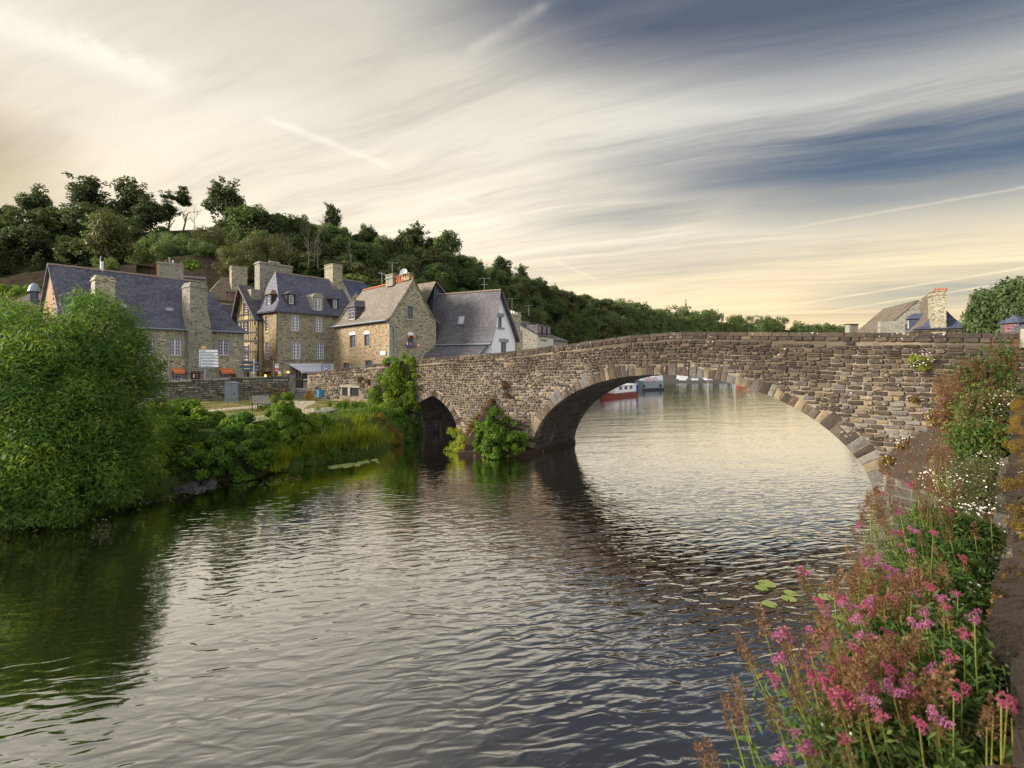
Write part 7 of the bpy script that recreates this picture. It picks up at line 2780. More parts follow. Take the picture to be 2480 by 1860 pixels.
# planter and table seen in the gap
mb = MB()
PF = Frame((W(715, 935, 39.5)[0], 39.5), (1, .1))
mb.box(PF, 0, .52, 0, .4, Z1, Z1 + .6)
o = mb.build('planter', M_WDARK, None); tag(o, 'dark planter box on the terrace seen through the wall gap', 'planter')
v, q, r = cloud_leaves([(PF.w(.26, .2, Z1 + .7)[0], PF.w(.26, .2, Z1 + .7)[1], Z1 + .7, .26, .2, .16)], 260, .09, .05, sub=12)
link('foliage', np_mesh('foliage', v, q, r, L_BUSH, PF.w(.26, .2, Z1 + .6)), L_BUSH, o, PF.w(.26, .2, Z1 + .6))
tb = thing('terrace_table', PF.w(1.1, .3, Z1), 'small folding terrace table beside the dark planter', 'table')
mb = MB(); mb.box(PF, .62, 1.2, 0, .5, Z1 + .67, Z1 + .7); mb.build('tabletop', M_SIGNW, tb)
for a, b_ in ((.66, 1.14), (1.14, .66)):
    mb = MB(); mb.tube([PF.w(a, .03, Z1), PF.w(b_, .03, Z1 + .67)], .014, 4); mb.build('leg', M_WIRE, tb)
# kerb slab by the path
mb = MB()
g0, g1 = G(770, 1001, 2.01), G(812, 990, 2.01)
KF = Frame(g0, (g1[0] - g0[0], g1[1] - g0[1]))
mb.box(KF, 0, 1.7, -.5, .3, 1.7, 2.10)
o = mb.build('stone_slab', M_STEP, None); tag(o, 'grey stone slab at the end of the path above the bank', 'slab')
# wet rocks at the water's edge
for k, (x, y, r_) in enumerate(((505, 1168, .26), (462, 1172, .27), (445, 1177, .17), (478, 1183, .14), (425, 1180, .12), (490, 1178, .11))):
    gx, gy = G(x, y + 6, 0.0)
    bm = bmesh.new()
    bmesh.ops.create_icosphere(bm, subdivisions=2, radius=1)
    rr = random.Random(k)
    for vv in bm.verts:
        vv.co *= rr.uniform(.75, 1.15)
        vv.co.x *= r_ * 1.3; vv.co.y *= r_; vv.co.z *= r_ * .75
    me = bpy.data.meshes.new('rock'); bm.to_mesh(me); bm.free()
    me.materials.append(M_ROCK)
    o = link('rock', me, M_ROCK, None, (gx, gy, 0.03))
    lab = ['pointed grey rock at the right of the group by the bank', 'largest flat grey rock in the middle of the group by the bank', 'low grey rock left of the largest one by the bank', 'small half sunk rock in front of the largest one by the bank', 'leftmost dark rock of the group by the bank', 'small rock between the pointed and the flat rock'][k]
    tag(o, lab, 'rock', 'rocks at the edge of the river')

# =================================================================== PLANTS OF THE BANK
def lobe(x, y, D, rp, f=(1, 1, 1)):
    c = W(x, y, D)
    r = rp / FPX * D
    return (c[0], c[1], c[2], r * f[0], r * f[1], r * f[2])

def shrub(name, label, cat, lobes, n, L, Wd, m, base=None, stems=5, up=.35, droop=0., shell=.55, sub=12, subr=.34, squash=1., part='foliage', tr=.04, group=None, rand=.55):
    A = np.array(lobes)
    c = A[:, :3].mean(0)
    if base is None:
        base = (c[0], c[1], max(0.05, (A[:, 2] - A[:, 5]).min()))
    o = thing(name, base, label, cat, group)
    v, q, r = cloud_leaves(lobes, n, L, Wd, up, droop, shell, rand, sub=sub, subr=subr, squash=squash)
    keep = v.reshape(-1, 4, 3)[:, :, 2].min(1) > 0.02
    v = v.reshape(-1, 4, 3)[keep].reshape(-1, 3)
    nq = len(v) // 4
    q = np.arange(nq * 4).reshape(nq, 4)
    f = link(part, np_mesh(part, v, q, r[keep], m, base), m, o, base)
    if stems:
        mb = MB()
        for k in range(stems):
            lb = lobes[k % len(lobes)]
            p0 = Vector(base) + Vector((random.uniform(-.15, .15), random.uniform(-.15, .15), -.05))
            p1 = Vector(lb[:3]) + Vector((random.uniform(-.4, .4) * lb[3], random.uniform(-.4, .4) * lb[4], random.uniform(-.2, .6) * lb[5]))
            md = (p0 + p1) / 2 + Vector((random.uniform(-.2, .2), random.uniform(-.2, .2), 0))
            mb.tube([p0, md, p1], [tr, tr * .7, tr * .25], 5, cap=False)
        mb.build('stem', M_TRUNK, o)
    return o

WIL = [(60, 850, 16.5, 105), (235, 760, 17, 62), (245, 810, 17, 85), (150, 900, 16.0, 110), (285, 890, 16.8, 85), (345, 960, 17.2, 58), (45, 960, 15.0, 130),
       (185, 1030, 15.2, 120), (300, 1050, 16.0, 80), (90, 1130, 14.2, 115), (205, 1160, 14.6, 100), (290, 1140, 15.4, 70), (-90, 900, 15.5, 120), (-80, 1080, 14.4, 130),
       (20, 1200, 13.9, 75), (100, 1215, 13.8, 65), (175, 1200, 14.1, 65), (-20, 800, 17.2, 80), (355, 900, 17.6, 40), (-190, 980, 15.5, 110)]
for k in range(110):
    a = random.choice(WIL[:20])
    an = random.uniform(0, 2 * PI)
    q = random.uniform(.9, 1.22)
    WIL.append((a[0] + math.cos(an) * a[3] * q, a[1] + math.sin(an) * a[3] * q, a[2] + random.uniform(-.5, .4), random.uniform(9, 24)))
WIL = [a for a in WIL if a[0] < 402 and a[1] > 705 and a[1] < 1265 - max(0, a[0] - 200) * .45]
shrub('willow_tree', 'huge feathery green willow overhanging the river at the left edge', 'tree', [lobe(*a) for a in WIL], 175000, .165, .034, L_WILLOW, base=(-16.5, 16.6, .6), stems=14, up=.5, droop=.35, shell=.7, sub=26, subr=.27, tr=.16, squash=1.1)

SH = [
 ('elder_bush', 'dark elder bush with yellow green top standing right of the willow', [(455, 1010, 22.8, 50), (415, 1030, 21.8, 46), (492, 1035, 22, 45), (450, 1062, 20.6, 55), (400, 1085, 19.8, 48), (495, 1080, 20.2, 46), (440, 1110, 19.0, 46), (490, 1125, 18.8, 36)], 30000, .16, .09, L_BUSH, dict(squash=.75, up=.55, rand=.5)),
 ('layered_bush', 'broad layered bush with horizontal sprays above the dark water', [(565, 1045, 22, 44), (605, 1068, 21.4, 44), (545, 1078, 20.8, 46), (595, 1102, 20.2, 44), (545, 1115, 19.4, 44), (640, 1085, 21.6, 34), (600, 1130, 19.6, 34), (645, 1115, 20.6, 28)], 34000, .14, .075, L_BUSH, dict(squash=.75, up=.55, rand=.5)),
 ('bramble', 'low dark brambles hanging to the water below the two big bushes', [(430, 1125, 19.3, 42), (480, 1142, 19.2, 38), (540, 1145, 19.5, 35), (600, 1142, 20, 30), (390, 1135, 18.8, 40), (350, 1160, 17.8, 40)], 16000, .10, .055, L_HILL, {}),
 ('young_ash', 'mixed light bush with pale flowers between the willow and the elder', [(385, 1010, 19.5, 45), (365, 1080, 18.6, 50), (340, 1130, 17.6, 45), (390, 1075, 19, 34), (330, 1175, 16.9, 34), (380, 1150, 18, 34)], 20000, .085, .03, L_BRIGHT, dict(droop=.2)),
 ('round_green_bush', 'rounded bright green bush beside the bench', [(688, 980, 24.5, 28), (702, 1006, 23.5, 30), (664, 1008, 23.5, 26), (728, 1018, 23.5, 24), (690, 1038, 22.6, 34), (724, 1048, 22.6, 24)], 24000, .085, .06, L_BRIGHT, {}),
 ('laurel_bush', 'darker green bush low behind the sedge', [(745, 1035, 23.8, 26), (778, 1025, 24.8, 24), (652, 1050, 22.4, 30), (800, 1038, 24.8, 24), (700, 1068, 22.2, 26), (765, 1010, 25.5, 16)], 13000, .10, .06, L_BUSH, {}),
 ('low_hedge', 'low green hedge at the foot of the sloping wall', [(800, 1000, 28.5, 22), (830, 996, 29, 23), (860, 994, 29.5, 23), (890, 990, 29.8, 24), (850, 1015, 28, 28), (900, 1012, 29, 28), (815, 1022, 27.5, 24), (770, 1010, 28, 18)], 20000, .09, .055, L_BUSH, dict(up=.9)),
 ('orange_bush', 'orange tinted bush beside the water left of the ivy', [(915, 1035, 28, 28), (945, 1062, 27.5, 24), (900, 1052, 27, 26), (958, 1075, 27.4, 15), (880, 1070, 26.3, 22)], 13000, .09, .035, L_RUST, {}),
 ('green_bush', 'leafy green bush between the ivy column and the orange bush', [(955, 1018, 29.4, 30), (920, 1005, 29.2, 24), (978, 1045, 29.0, 24), (985, 1070, 28.6, 18), (945, 1040, 28.6, 22)], 12000, .09, .06, L_BUSH, {}),
 ('bench_bush', 'small shrub growing behind the bench', [(640, 990, 28, 13), (655, 996, 28, 15), (625, 998, 27.6, 8)], 3000, .08, .05, L_BRIGHT, {}),
 ('waterside_bush', 'tangled dark green growth at the water under the sedge', [(690, 1108, 22, 30), (740, 1105, 22.5, 28), (790, 1096, 23.3, 28), (840, 1086, 24.3, 26), (660, 1118, 21.2, 26), (870, 1080, 25.3, 22), (905, 1075, 26.2, 20)], 17000, .09, .04, L_BUSH, {}),
]
for nm, lb, lo_, n_, l_, w_, m_, kw in SH:
    shrub(nm, lb, 'bush', [lobe(*a) for a in lo_], n_, l_, w_, m_, **kw)
# dry plants at the foot of the wall
shrub('dry_weeds', 'brown weeds growing along the garden wall left of the steps', 'weeds', [lobe(640, 935, 34.6, 10), lobe(665, 950, 34.8, 14), lobe(690, 950, 35, 14), lobe(700, 935, 35.2, 8)], 2200, .09, .03, L_DRY, stems=0)
shrub('dry_weeds', 'brown green weeds right of the steps at the foot of the wall', 'weeds', [lobe(752, 958, 34.6, 12), lobe(762, 965, 34, 8)], 1300, .09, .035, L_RUST, stems=0)
shrub('dry_weeds', 'dry creeper hanging over the drain opening in the sloping wall', 'weeds', [lobe(870, 920, 31.6, 9), lobe(890, 925, 31.2, 9), lobe(880, 935, 31.3, 7)], 1400, .08, .03, L_DRY, stems=0)

# ivy column on the bridge
IV = []
for (x, y, r_) in ((980, 888, 25), (948, 890, 20), (1000, 895, 12), (970, 920, 32), (938, 930, 26), (998, 925, 18), (972, 960, 34), (932, 965, 32), (1002, 965, 14), (985, 1000, 30), (945, 995, 30), (905, 985, 28), (872, 992, 20), (992, 1040, 22), (1000, 1070, 12), (965, 1035, 26), (932, 875, 10), (1005, 1010, 12)):
    u_, z_ = BF.px(x, y, -.25)
    P_ = BF.w(u_, -.22, z_)
    rr = 1.18 * r_ / FPX * P_[1]
    IV.append((P_[0], P_[1], P_[2], rr, rr * .75, rr))
shrub('ivy_column', 'thick column of bright green ivy where the sloping wall meets the bridge', 'ivy', IV, 60000, .10, .085, L_IVY, base=BF.w(-10.2, -.4, 1.2), up=.3, shell=.8, sub=26, subr=.32, stems=5)

# plants on the pier
def bridge_lobe(x, y, v, rp):
    u_, z_ = BF.px(x, y, v)
    P_ = BF.w(u_, v, z_)
    r_ = rp / FPX * P_[1]
    return (P_[0], P_[1], P_[2], r_, r_, r_)
shrub('pier_bush', 'round bright green bush growing on the pier beside the wide arch', 'bush', [bridge_lobe(*a) for a in ((1200, 1010, -1.1, 26), (1175, 1040, -1.4, 32), (1225, 1035, -1.1, 32), (1250, 1070, -1.0, 30), (1195, 1075, -1.6, 40), (1235, 1092, -1.2, 26), (1165, 1080, -1.6, 26))], 17000, .10, .085, L_BRIGHT, base=BF.w(-2.2, -1.3, .5), stems=6)
shrub('pier_shrub', 'small olive shrub on the left nose of the pier', 'bush', [bridge_lobe(*a) for a in ((1105, 1055, -1.6, 22), (1120, 1080, -1.9, 26), (1098, 1085, -1.8, 18), (1110, 1108, -2.0, 16))], 7000, .09, .03, L_SEDGE, base=BF.w(-3.6, -1.9, .2), stems=4)
shrub('rusty_creeper', 'rust coloured creeper climbing the pier edge', 'creeper', [bridge_lobe(*a) for a in ((1186, 975, -.35, 7), (1172, 990, -.6, 8), (1158, 1010, -.8, 9), (1146, 1030, -1.1, 10), (1135, 1050, -1.3, 10), (1190, 966, -.2, 6))], 3600, .07, .03, L_RUST, stems=0, base=BF.w(-3.4, -.9, .8))
shrub('wall_fern', 'brown tuft hanging on the bridge face above the pier', 'plant', [bridge_lobe(*a) for a in ((1225, 940, -.15, 9), (1228, 955, -.15, 9), (1220, 928, -.12, 7))], 1500, .08, .025, L_DRY, stems=0, base=BF.w(-1.9, -.1, 2.6))

# daisies and tufts on the bridge face at the right
def daisy_tuft(label, cx, cy, v, rp, n, nf):
    lb = bridge_lobe(cx, cy, v, rp)
    o = shrub('daisy_tuft', label, 'flowers', [lb], n, .05, .018, L_SEDGE if nf > 60 else L_RUST, stems=0, group='daisy tufts on the bridge wall')
    P = np.array(lb[:3]) + norm(RNG.normal(size=(nf, 3))) * RNG.uniform(.7, 1.15, (nf, 1)) * lb[3]
    P[:, 2] += .2 * lb[3]
    A = norm(RNG.normal(size=(nf, 3)) + np.array([0, 0, .2]))
    S = norm(np.cross(A, np.array([-.2, -1, .4]) + RNG.normal(size=(nf, 3)) * .3))
    vv, qq, rr = leaf_quads(P, A, S, .035, .035)
    at = tuple(o.location)
    link('flowers', np_mesh('flowers', vv, qq, rr, L_DAISY, at), L_DAISY, o, at)['kind'] = 'stuff'
daisy_tuft('large round daisy tuft high on the bridge face', 2232, 876, -.15, 22, 1500, 90)
daisy_tuft('small daisy tuft halfway down the bridge face', 2205, 968, -.1, 11, 600, 40)
daisy_tuft('daisy tuft at the top of the slanted cutwater slab', 2262, 1010, -.15, 17, 900, 50)
daisy_tuft('dark tuft on the middle of the cutwater edge', 2185, 1075, -.12, 14, 800, 34)
daisy_tuft('tuft at the lower left end of the cutwater slab', 2150, 1118, -.2, 15, 900, 40)

# sedge: long arching blades
def blades(name, label, pts, n, L, Wd, m, lean=.5, cat='grass', seg=4, kind='stuff'):
    """pts: list of (x, y, z, spread)"""
    P = np.array(pts)
    idx = RNG.integers(0, len(P), n)
    base = P[idx, :3] + RNG.normal(size=(n, 3)) * P[idx, 3:4] * np.array([1, 1, .25])
    base[:, 2] = np.maximum(base[:, 2], .03)
    ang = RNG.uniform(0, 2 * PI, n)
    d = np.c_[np.cos(ang), np.sin(ang), np.zeros(n)]
    Ls = L * RNG.uniform(.55, 1.2, (n, 1)) * RNG.uniform(.6, 1.3, len(P))[idx][:, None]
    ln = lean * RNG.uniform(.3, 1.6, (n, 1))
    side = np.c_[-np.sin(ang), np.cos(ang), np.zeros(n)]
    V_, Q_, Rr = [], [], []
    prev = None
    off = 0
    r = RNG.random(n)
    for k in range(seg + 1):
        t = k / seg
        c = base + np.array([0, 0, 1.0]) * Ls * (t - .55 * ln * t * t) + d * Ls * ln * t * t * .9
        w = Wd * (1 - t * .85) * .5
        V_.append(c - side * w)
        V_.append(c + side * w)
    V_ = np.stack(V_, 1).reshape(-1, 3)
    st_ = 2 * (seg + 1)
    for k in range(seg):
        b = np.arange(n) * st_ + 2 * k
        Q_.append(np.c_[b, b + 1, b + 3, b + 2])
        Rr.append(r)
    at = tuple(P[:, :3].mean(0))
    me = np_mesh(name, V_, np.vstack(Q_), np.hstack(Rr), m, at)
    o = link(name, me, m, None, at)
    tag(o, label, cat)
    if kind: o['kind'] = kind
    return o
def pix(x, y, D, s):
    p = W(x, y, D)
    return (p[0], p[1], p[2], s)
SP = []
for (x0, y0, d0, x1, y1, d1) in ((665, 1125, 21.3, 890, 1072, 26), (670, 1100, 22.6, 890, 1052, 27), (720, 1075, 24.2, 880, 1040, 27.4), (640, 1092, 22.8, 760, 1052, 25.6)):
    for k in range(13):
        t_ = k / 12
        SP.append(pix(x0 + (x1 - x0) * t_ + random.uniform(-12, 12), y0 + (y1 - y0) * t_ + random.uniform(-8, 8), d0 + (d1 - d0) * t_, random.uniform(.12, .26)))
blades('river_sedge', 'bright yellow green sedge arching over the river bank', SP, 24000, 1.15, .034, L_SEDGE, .72)
blades('river_sedge', 'tall sedge clump standing at the water in front of the bushes', [pix(660, 1135, 20.8, .2), pix(648, 1128, 21, .15), pix(672, 1130, 21.2, .2)], 1400, .95, .03, L_SEDGE, .75)
blades('river_reeds', 'pale upright reeds at the right end of the sedge', [pix(900, 1070, 26.5, .3), pix(860, 1085, 25.2, .3), pix(930, 1070, 27.2, .25)], 1600, .9, .025, L_SEDGE, .35)
blades('lawn_grass', 'short dry lawn grass on the meadow', [(a, b, 2.0, 1.6) for a, b in ((-14, 26.5), (-16, 28), (-13, 29), (-18, 30), (-12, 31), (-15.5, 33), (-20, 27), (-22, 30), (-10.5, 30.5), (-19, 33))], 16000, .10, .016, L_RUST if False else L_OLIVE, .4, seg=2)
blades('bank_weeds', 'rough green weeds along the top edge of the river bank', [(a, b, 1.7, .7) for a, b in ((-16, 20.5), (-14.6, 22), (-13, 23.2), (-11.5, 25), (-10, 27), (-9, 28.6), (-18, 19), (-12, 23.5))], 7000, .34, .026, L_BUSH, .5)
o = shrub('purple_loosestrife', 'purple brown flower spikes rising behind the sedge', 'flowers', [lobe(817, 1012, 27, 12), lobe(826, 1020, 27, 10), lobe(810, 1025, 26.8, 9)], 900, .07, .02, L_ROSE, stems=3, tr=.012)

# lily pads
def pads(label, places, group=None, lily=L_LILY):
    for (x, y, r_, lb) in places:
        gx, gy = G(x, y, 0.012)
        mb = MB()
        n = 18
        a0_ = random.uniform(0, 2 * PI)
        P = [(gx, gy, .014)]
        for k in range(n + 1):
            a = a0_ + (2 * PI - .35) * k / n
            rr = r_ * random.uniform(.93, 1.04)
            P.append((gx + rr * math.cos(a), gy + rr * math.sin(a), .012 + random.uniform(0, .012)))
        for k in range(1, n + 1):
            mb.face([P[0], P[k], P[k + 1]], .5)
        o = mb.build('lily_pad', lily, None)
        tag(o, lb, 'lily pad', group)
near = [(1857, 1414, .19, 'large round lily pad farthest from the camera by the valerian'), (1843, 1424, .13, 'lily pad tucked under the left edge of the largest near one'), (1915, 1437, .14, 'lily pad on the right, behind the middle pad'), (1910, 1450, .145, 'oval lily pad in the middle of the near group'), (1864, 1463, .14, 'nearest lily pad of the group left of the valerian'), (2000, 1446, .15, 'lily pad half hidden behind the pink flowers'), (2030, 1495, .12, 'lily pad deep among the valerian stems')]
pads('', near, 'lily pads near the camera')
for k in range(46):
    t_ = random.random()
    x = 800 + 115 * t_ + random.uniform(-8, 8)
    y = 1133 - 17 * t_ + random.uniform(-4, 4)
    pads('', [(x, y, random.uniform(.10, .2), 'small pale lily pad in the raft of pads beside the sedge')], 'raft of lily pads by the bank')

mb = MB()
for k in range(150):
    t_ = random.random()
    x = 300 + 430 * t_
    y = 1215 - 62 * t_ + random.gauss(0, 4) + 8 * math.sin(t_ * 9)
    gx, gy = G(x, y, 0.01)
    r_ = random.uniform(.012, .035)
    a = random.uniform(0, PI)
    mb.face([(gx + r_ * math.cos(a + q), gy + r_ * .6 * math.sin(a + q), .012) for q in (0, 1.5, 3.1, 4.6)])
o = mb.build('floating_petals', L_DAISY, None)
tag(o, 'pale floating leaves and petals drifting along the west bank', 'floating leaves'); o['kind'] = 'stuff'

# =================================================================== TREES OF THE HILL
def crown_mesh(name, kind, seed, m, nl):
    rng = np.random.default_rng(seed)
    lobes = []
    if kind == 'round':
        for k in range(9):
            a = rng.uniform(0, 2 * PI)
            r_ = rng.uniform(0, 2.8)
            z = rng.uniform(3.5, 8.3)
            s_ = rng.uniform(1.5, 2.4) * (1 - abs(z - 5.5) * .09)
            lobes.append((r_ * math.cos(a), r_ * math.sin(a), z, s_, s_, s_ * .85))
        lobes.append((0, 0, 5.8, 3.2, 3.2, 3.2))
        sub, subr, shell, L = 9, .38, .7, .52
    elif kind == 'airy':
        lobes.append((0, 0, 6.3, 2.0, 2.0, 2.2))
        for k in range(17):
            a = rng.uniform(0, 2 * PI)
            z = rng.uniform(3.6, 9.8)
            r_ = rng.uniform(.3, 3.2) * (1 - max(0, z - 7) * .2)
            s_ = rng.uniform(.8, 1.35)
            lobes.append((r_ * math.cos(a), r_ * math.sin(a), z, s_, s_, s_ * .7))
        sub, subr, shell, L = 7, .46, .3, .40
    elif kind == 'tall':
        for k in range(10):
            a = rng.uniform(0, 2 * PI)
            z = rng.uniform(3.0, 9.8)
            r_ = rng.uniform(0, 1.4) * (1 - max(0, z - 6) * .18)
            s_ = rng.uniform(.9, 1.5)
            lobes.append((r_ * math.cos(a), r_ * math.sin(a), z, s_, s_, s_))
        sub, subr, shell, L = 9, .38, .5, .34
    elif kind == 'cone':
        for k in range(9):
            z = 2.2 + k * .9
            s_ = 2.2 * (1 - k / 10.5)
            lobes.append((rng.uniform(-.2, .2), rng.uniform(-.2, .2), z, s_, s_, .8))
        sub, subr, shell, L = 9, .36, .7, .36
    v, q, r = cloud_leaves(lobes, nl, L, L * .66, .55, 0, shell, .42, rng=rng, sub=sub, subr=subr)
    return np_mesh(name, v, q, r, m)
def trunk_mesh(seed, rad=.2, m=None, depth=2, spread=.9, h=9, nb=4):
    rng = np.random.default_rng(seed)
    mb = MB()
    branch_tree(mb, (0, 0, -.6), h, rad, spread, rng, depth, nb=nb)
    me = mb.mesh('trunk', uv=False)
    me.materials.append(m or M_TRUNK)
    return me
CR = {}
for k in range(4): CR['round%d' % k] = crown_mesh('crown', 'round', 100 + k, L_HILL, 4200)
for k in range(2): CR['rdark%d' % k] = crown_mesh('crown', 'round', 110 + k, L_HILLD, 4200)
for k in range(2): CR['olive%d' % k] = crown_mesh('crown', 'round', 120 + k, L_OLIVE, 3800)
for k in range(3): CR['airy%d' % k] = crown_mesh('crown', 'airy', 130 + k, L_HILLD, 5200)
for k in range(2): CR['tall%d' % k] = crown_mesh('crown', 'tall', 140 + k, L_HILLD, 3400)
CR['cone0'] = crown_mesh('crown', 'cone', 150, L_HILL, 3000)
CR['cone1'] = crown_mesh('crown', 'cone', 151, L_HILLD, 3000)
TR = [trunk_mesh(200 + k) for k in range(3)]
TRB = trunk_mesh(210, .13, M_TRUNKP, 3, .55, 10, 5)
tree_n = 0
def tree(crown, px_, D, base_z, H, wr, label, group=None, trunk=True, rot=None, name='hill_tree'):
    """one tree: H its full height, wr its width relative to the model"""
    global tree_n
    X = (px_ - 1240) / FPX * D
    o = thing(name, (X, D, base_z), label, 'tree', group)
    s_ = H / 10.0
    B = Matrix.Rotation(random.uniform(0, 6.28) if rot is None else rot, 4, 'Z') @ Matrix.Diagonal((s_ * wr, s_ * wr, s_, 1))
    if crown:
        link('crown', CR[crown], None, o, (X, D, base_z), B)
    if trunk is True:
        link('trunk', TR[tree_n % 3], None, o, (X, D, base_z), B)
    elif trunk:
        link('trunk', trunk, None, o, (X, D, base_z), B)
    tree_n += 1
    return o
# trees one can tell apart on the skyline: (px, top y, base y, D, width px, crown)
SKY = [(85, 435, 560, 100, 100, 'airy0', 'airy spreading tree at the left end of the skyline'),
       (208, 420, 560, 102, 130, 'airy1', 'wide flat topped tree left of the tall twin crowned one'),
       (325, 424, 565, 104, 115, 'airy2', 'tall ragged dark tree on the skyline left of the slim trees'),
       (365, 470, 570, 102, 80, 'rdark0', 'low dark crown right under the ragged skyline tree'),
       (403, 464, 553, 108, 56, 'tall0', 'slim dark tree with bare trunk first of the slender three'),
       (443, 452, 553, 110, 48, 'tall1', 'slim tree with an open top second of the slender three'),
       (545, 422, 560, 110, 105, 'airy2', 'big dark crowned tree alone on the skyline beside the pale house'),
       (548, 440, 562, 109, 100, 'rdark1', 'dense lower crown of the big tree left of the pale hip roof'),
       (607, 488, 578, 106, 100, 'round1', 'round bushy tree in front of the hilltop house'),
       (728, 515, 600, 122, 95, 'airy0', 'open crowned skyline tree left of the tall light one'),
       (805, 492, 598, 126, 78, 'airy1', 'tall light tree with sky showing through its crown'),
       (890, 536, 610, 136, 50, 'rdark0', 'small dark crown poking above the wood'),
       (1003, 535, 625, 148, 100, 'airy2', 'umbrella shaped open tree above the wooded ridge'),
       (1085, 553, 640, 156, 75, 'round2', 'dense green crown right of the umbrella shaped tree'),
       (1215, 610, 690, 196, 58, 'rdark1', 'ragged dark crown standing out where the ridge descends'),
       (1264, 642, 715, 210, 58, 'airy1', 'open topped crown just below the ragged dark one'),
       (1660, 722, 790, 420, 20, 'cone0', 'thin pointed poplar far along the ridge')]
for (x, ty, by, D, wpx, cr, lb) in SKY:
    zt_ = W(x, ty, D)[2]
    zb_ = W(x, by, D)[2] - .6
    H = (zt_ - zb_) / 1.06
    wm = wpx / FPX * D
    tree(cr, x, D, zb_, H, wm / (8.0 if cr[0] in 'aro' else 4.4) / (H / 10.0), lb)
x, D = 470, 108
zb_ = W(x, 556, D)[2]
tree(None, x, D, zb_, (W(x, 462, D)[2] - zb_) / .95, .55, 'bare pale tree third of the slender three', trunk=TRB)
x, D = 270, 72
zb_ = hill_z(x, D)
tree('olive0', x, D, W(x, 660, D)[2], W(x, 500, D)[2] - W(x, 660, D)[2], .85, 'lone tree with a long pale bare trunk above the slate roof', trunk=trunk_mesh(222, .18, M_TRUNKP, 1, .5, 9))
# scatter over the slope
LAB = {'r': ['leafy green woodland tree', 'rounded woodland tree'], 'o': ['olive tinged woodland tree'], 'd': ['dark woodland tree'], 'c': ['narrow woodland tree']}
cnt = 0
rr = random.Random(77)
placed = []
REG = [(-50, 'at the far left edge'), (120, 'left of the long roof gable'), (240, 'above the long roof ridge'), (350, 'above the bare trunked tree'), (470, 'on the open terrace slope'), (600, 'above the brown chimney'), (700, 'behind the great chimney'), (800, 'above the tall stone house'), (880, 'above the blue slate roof'), (960, 'behind the satellite dish'), (1040, 'above the slate hung wing'), (1130, 'behind the white house ridge'), (1210, 'above the white gable'), (1290, 'above the quay chimneys'), (1370, 'beyond the quay cottages'), (1460, 'left of the bridge crown'), (1560, 'over the crown of the bridge')]
def region(px_, t_):
    w_ = next((b for a, b in REG if px_ < a), REG[-1][1])
    return ('high up ' if t_ > .8 else 'halfway up ' if t_ > .5 else 'low down ' if t_ > .25 else 'at the foot of the hill ') + w_
tries = 0
while cnt < 285 and tries < 9000:
    tries += 1
    px_ = rr.uniform(-200, 1560) if rr.random() < .8 else rr.uniform(560, 1300)
    _, cy, D0, D1 = hill_at(px_)
    t_ = rr.uniform(0.06, 1.06)
    if px_ < 345 and t_ < .50: continue
    if 345 <= px_ < 555 and (t_ < .42 or t_ > .88): continue
    if 400 < px_ < 500 and t_ > .6: continue
    D = D0 + (D1 - D0) * t_
    X = (px_ - 1240) / FPX * D
    sc_t = 1.0 + max(0, D - 150) / 500
    if any((X - a) ** 2 + (D - b) ** 2 < (4.1 * sc_t) ** 2 for a, b in placed): continue
    placed.append((X, D))
    H = rr.uniform(6.2, 9.6) * sc_t
    if t_ > .9: H *= .82
    if 345 <= px_ < 600: H *= .5
    if px_ < 345: cr = rr.choice(['rdark0', 'rdark1', 'rdark0', 'round0', 'cone1', 'rdark1'])
    elif px_ < 700: cr = rr.choice(['olive0', 'olive1', 'round0', 'round2', 'rdark1'])
    else: cr = rr.choice(['round0', 'round1', 'round2', 'round3', 'olive0', 'rdark0', 'round1', 'olive1', 'cone0'])
    kind_ = {'r': 'green', 'o': 'olive tinged', 'c': 'narrow'}[cr[0]]
    if cr.startswith('rdark'): kind_ = 'dark'
    tree(cr, px_, D, hill_z(px_, D) - .9, H, rr.uniform(1.05, 1.5), ('tall ' if H > 8.8 * sc_t else 'small ' if H < 7.0 * sc_t else '') + kind_ + ' tree ' + region(px_, t_), 'trees of the wooded hillside', trunk=(D < 100 and rr.random() < .6))
    cnt += 1
# pale bare stems in the wood
for (x, y0, y1, D) in ((700, 640, 580, 80), (748, 640, 565, 82), (770, 640, 560, 82), (762, 630, 585, 81), (850, 650, 600, 84), (690, 620, 575, 80)):
    tree(None, x, D, W(x, y0, D)[2], (W(x, y1, D)[2] - W(x, y0, D)[2]) * 1.5, .5, 'pale bare stemmed tree in the wood above the chimneys', 'pale bare trees above the chimneys', trunk=TRB)
# bushes of the slope
def slope_bush(x, y, D, rp, m, lab, n=2600, L=.22, sq=.7):
    shrub('hillside_bush', lab, 'bush', [lobe(x, y, D, rp, (1.2, 1, sq)), lobe(x + rp * .7, y + rp * .2, D - .5, rp * .7, (1.2, 1, sq)), lobe(x - rp * .8, y + rp * .2, D - .5, rp * .65, (1.2, 1, sq))], n, L, L * .6, m, stems=0)
slope_bush(462, 642, 66, 16, L_BRIGHT, 'bright green shrub on the terrace beside the stone stack', 2600, .2)
slope_bush(600, 610, 72, 46, L_OLIVE, 'big feathery olive bush above the brown chimney', 7000, .22, .8)
slope_bush(560, 635, 70, 34, L_OLIVE, 'lower olive bush left of the great chimney', 5000, .22, .8)
slope_bush(660, 605, 74, 40, L_OLIVE, 'olive bush behind the great chimney', 5000, .22, .8)
slope_bush(440, 590, 84, 40, L_HILL, 'green scrub in the middle of the open slope', 6000, .25, .5)
slope_bush(500, 578, 88, 45, L_OLIVE, 'brownish scrub below the hilltop house', 6000, .25, .5)
slope_bush(390, 588, 86, 36, L_HILL, 'dark scrub left on the open slope', 5000, .25, .6)
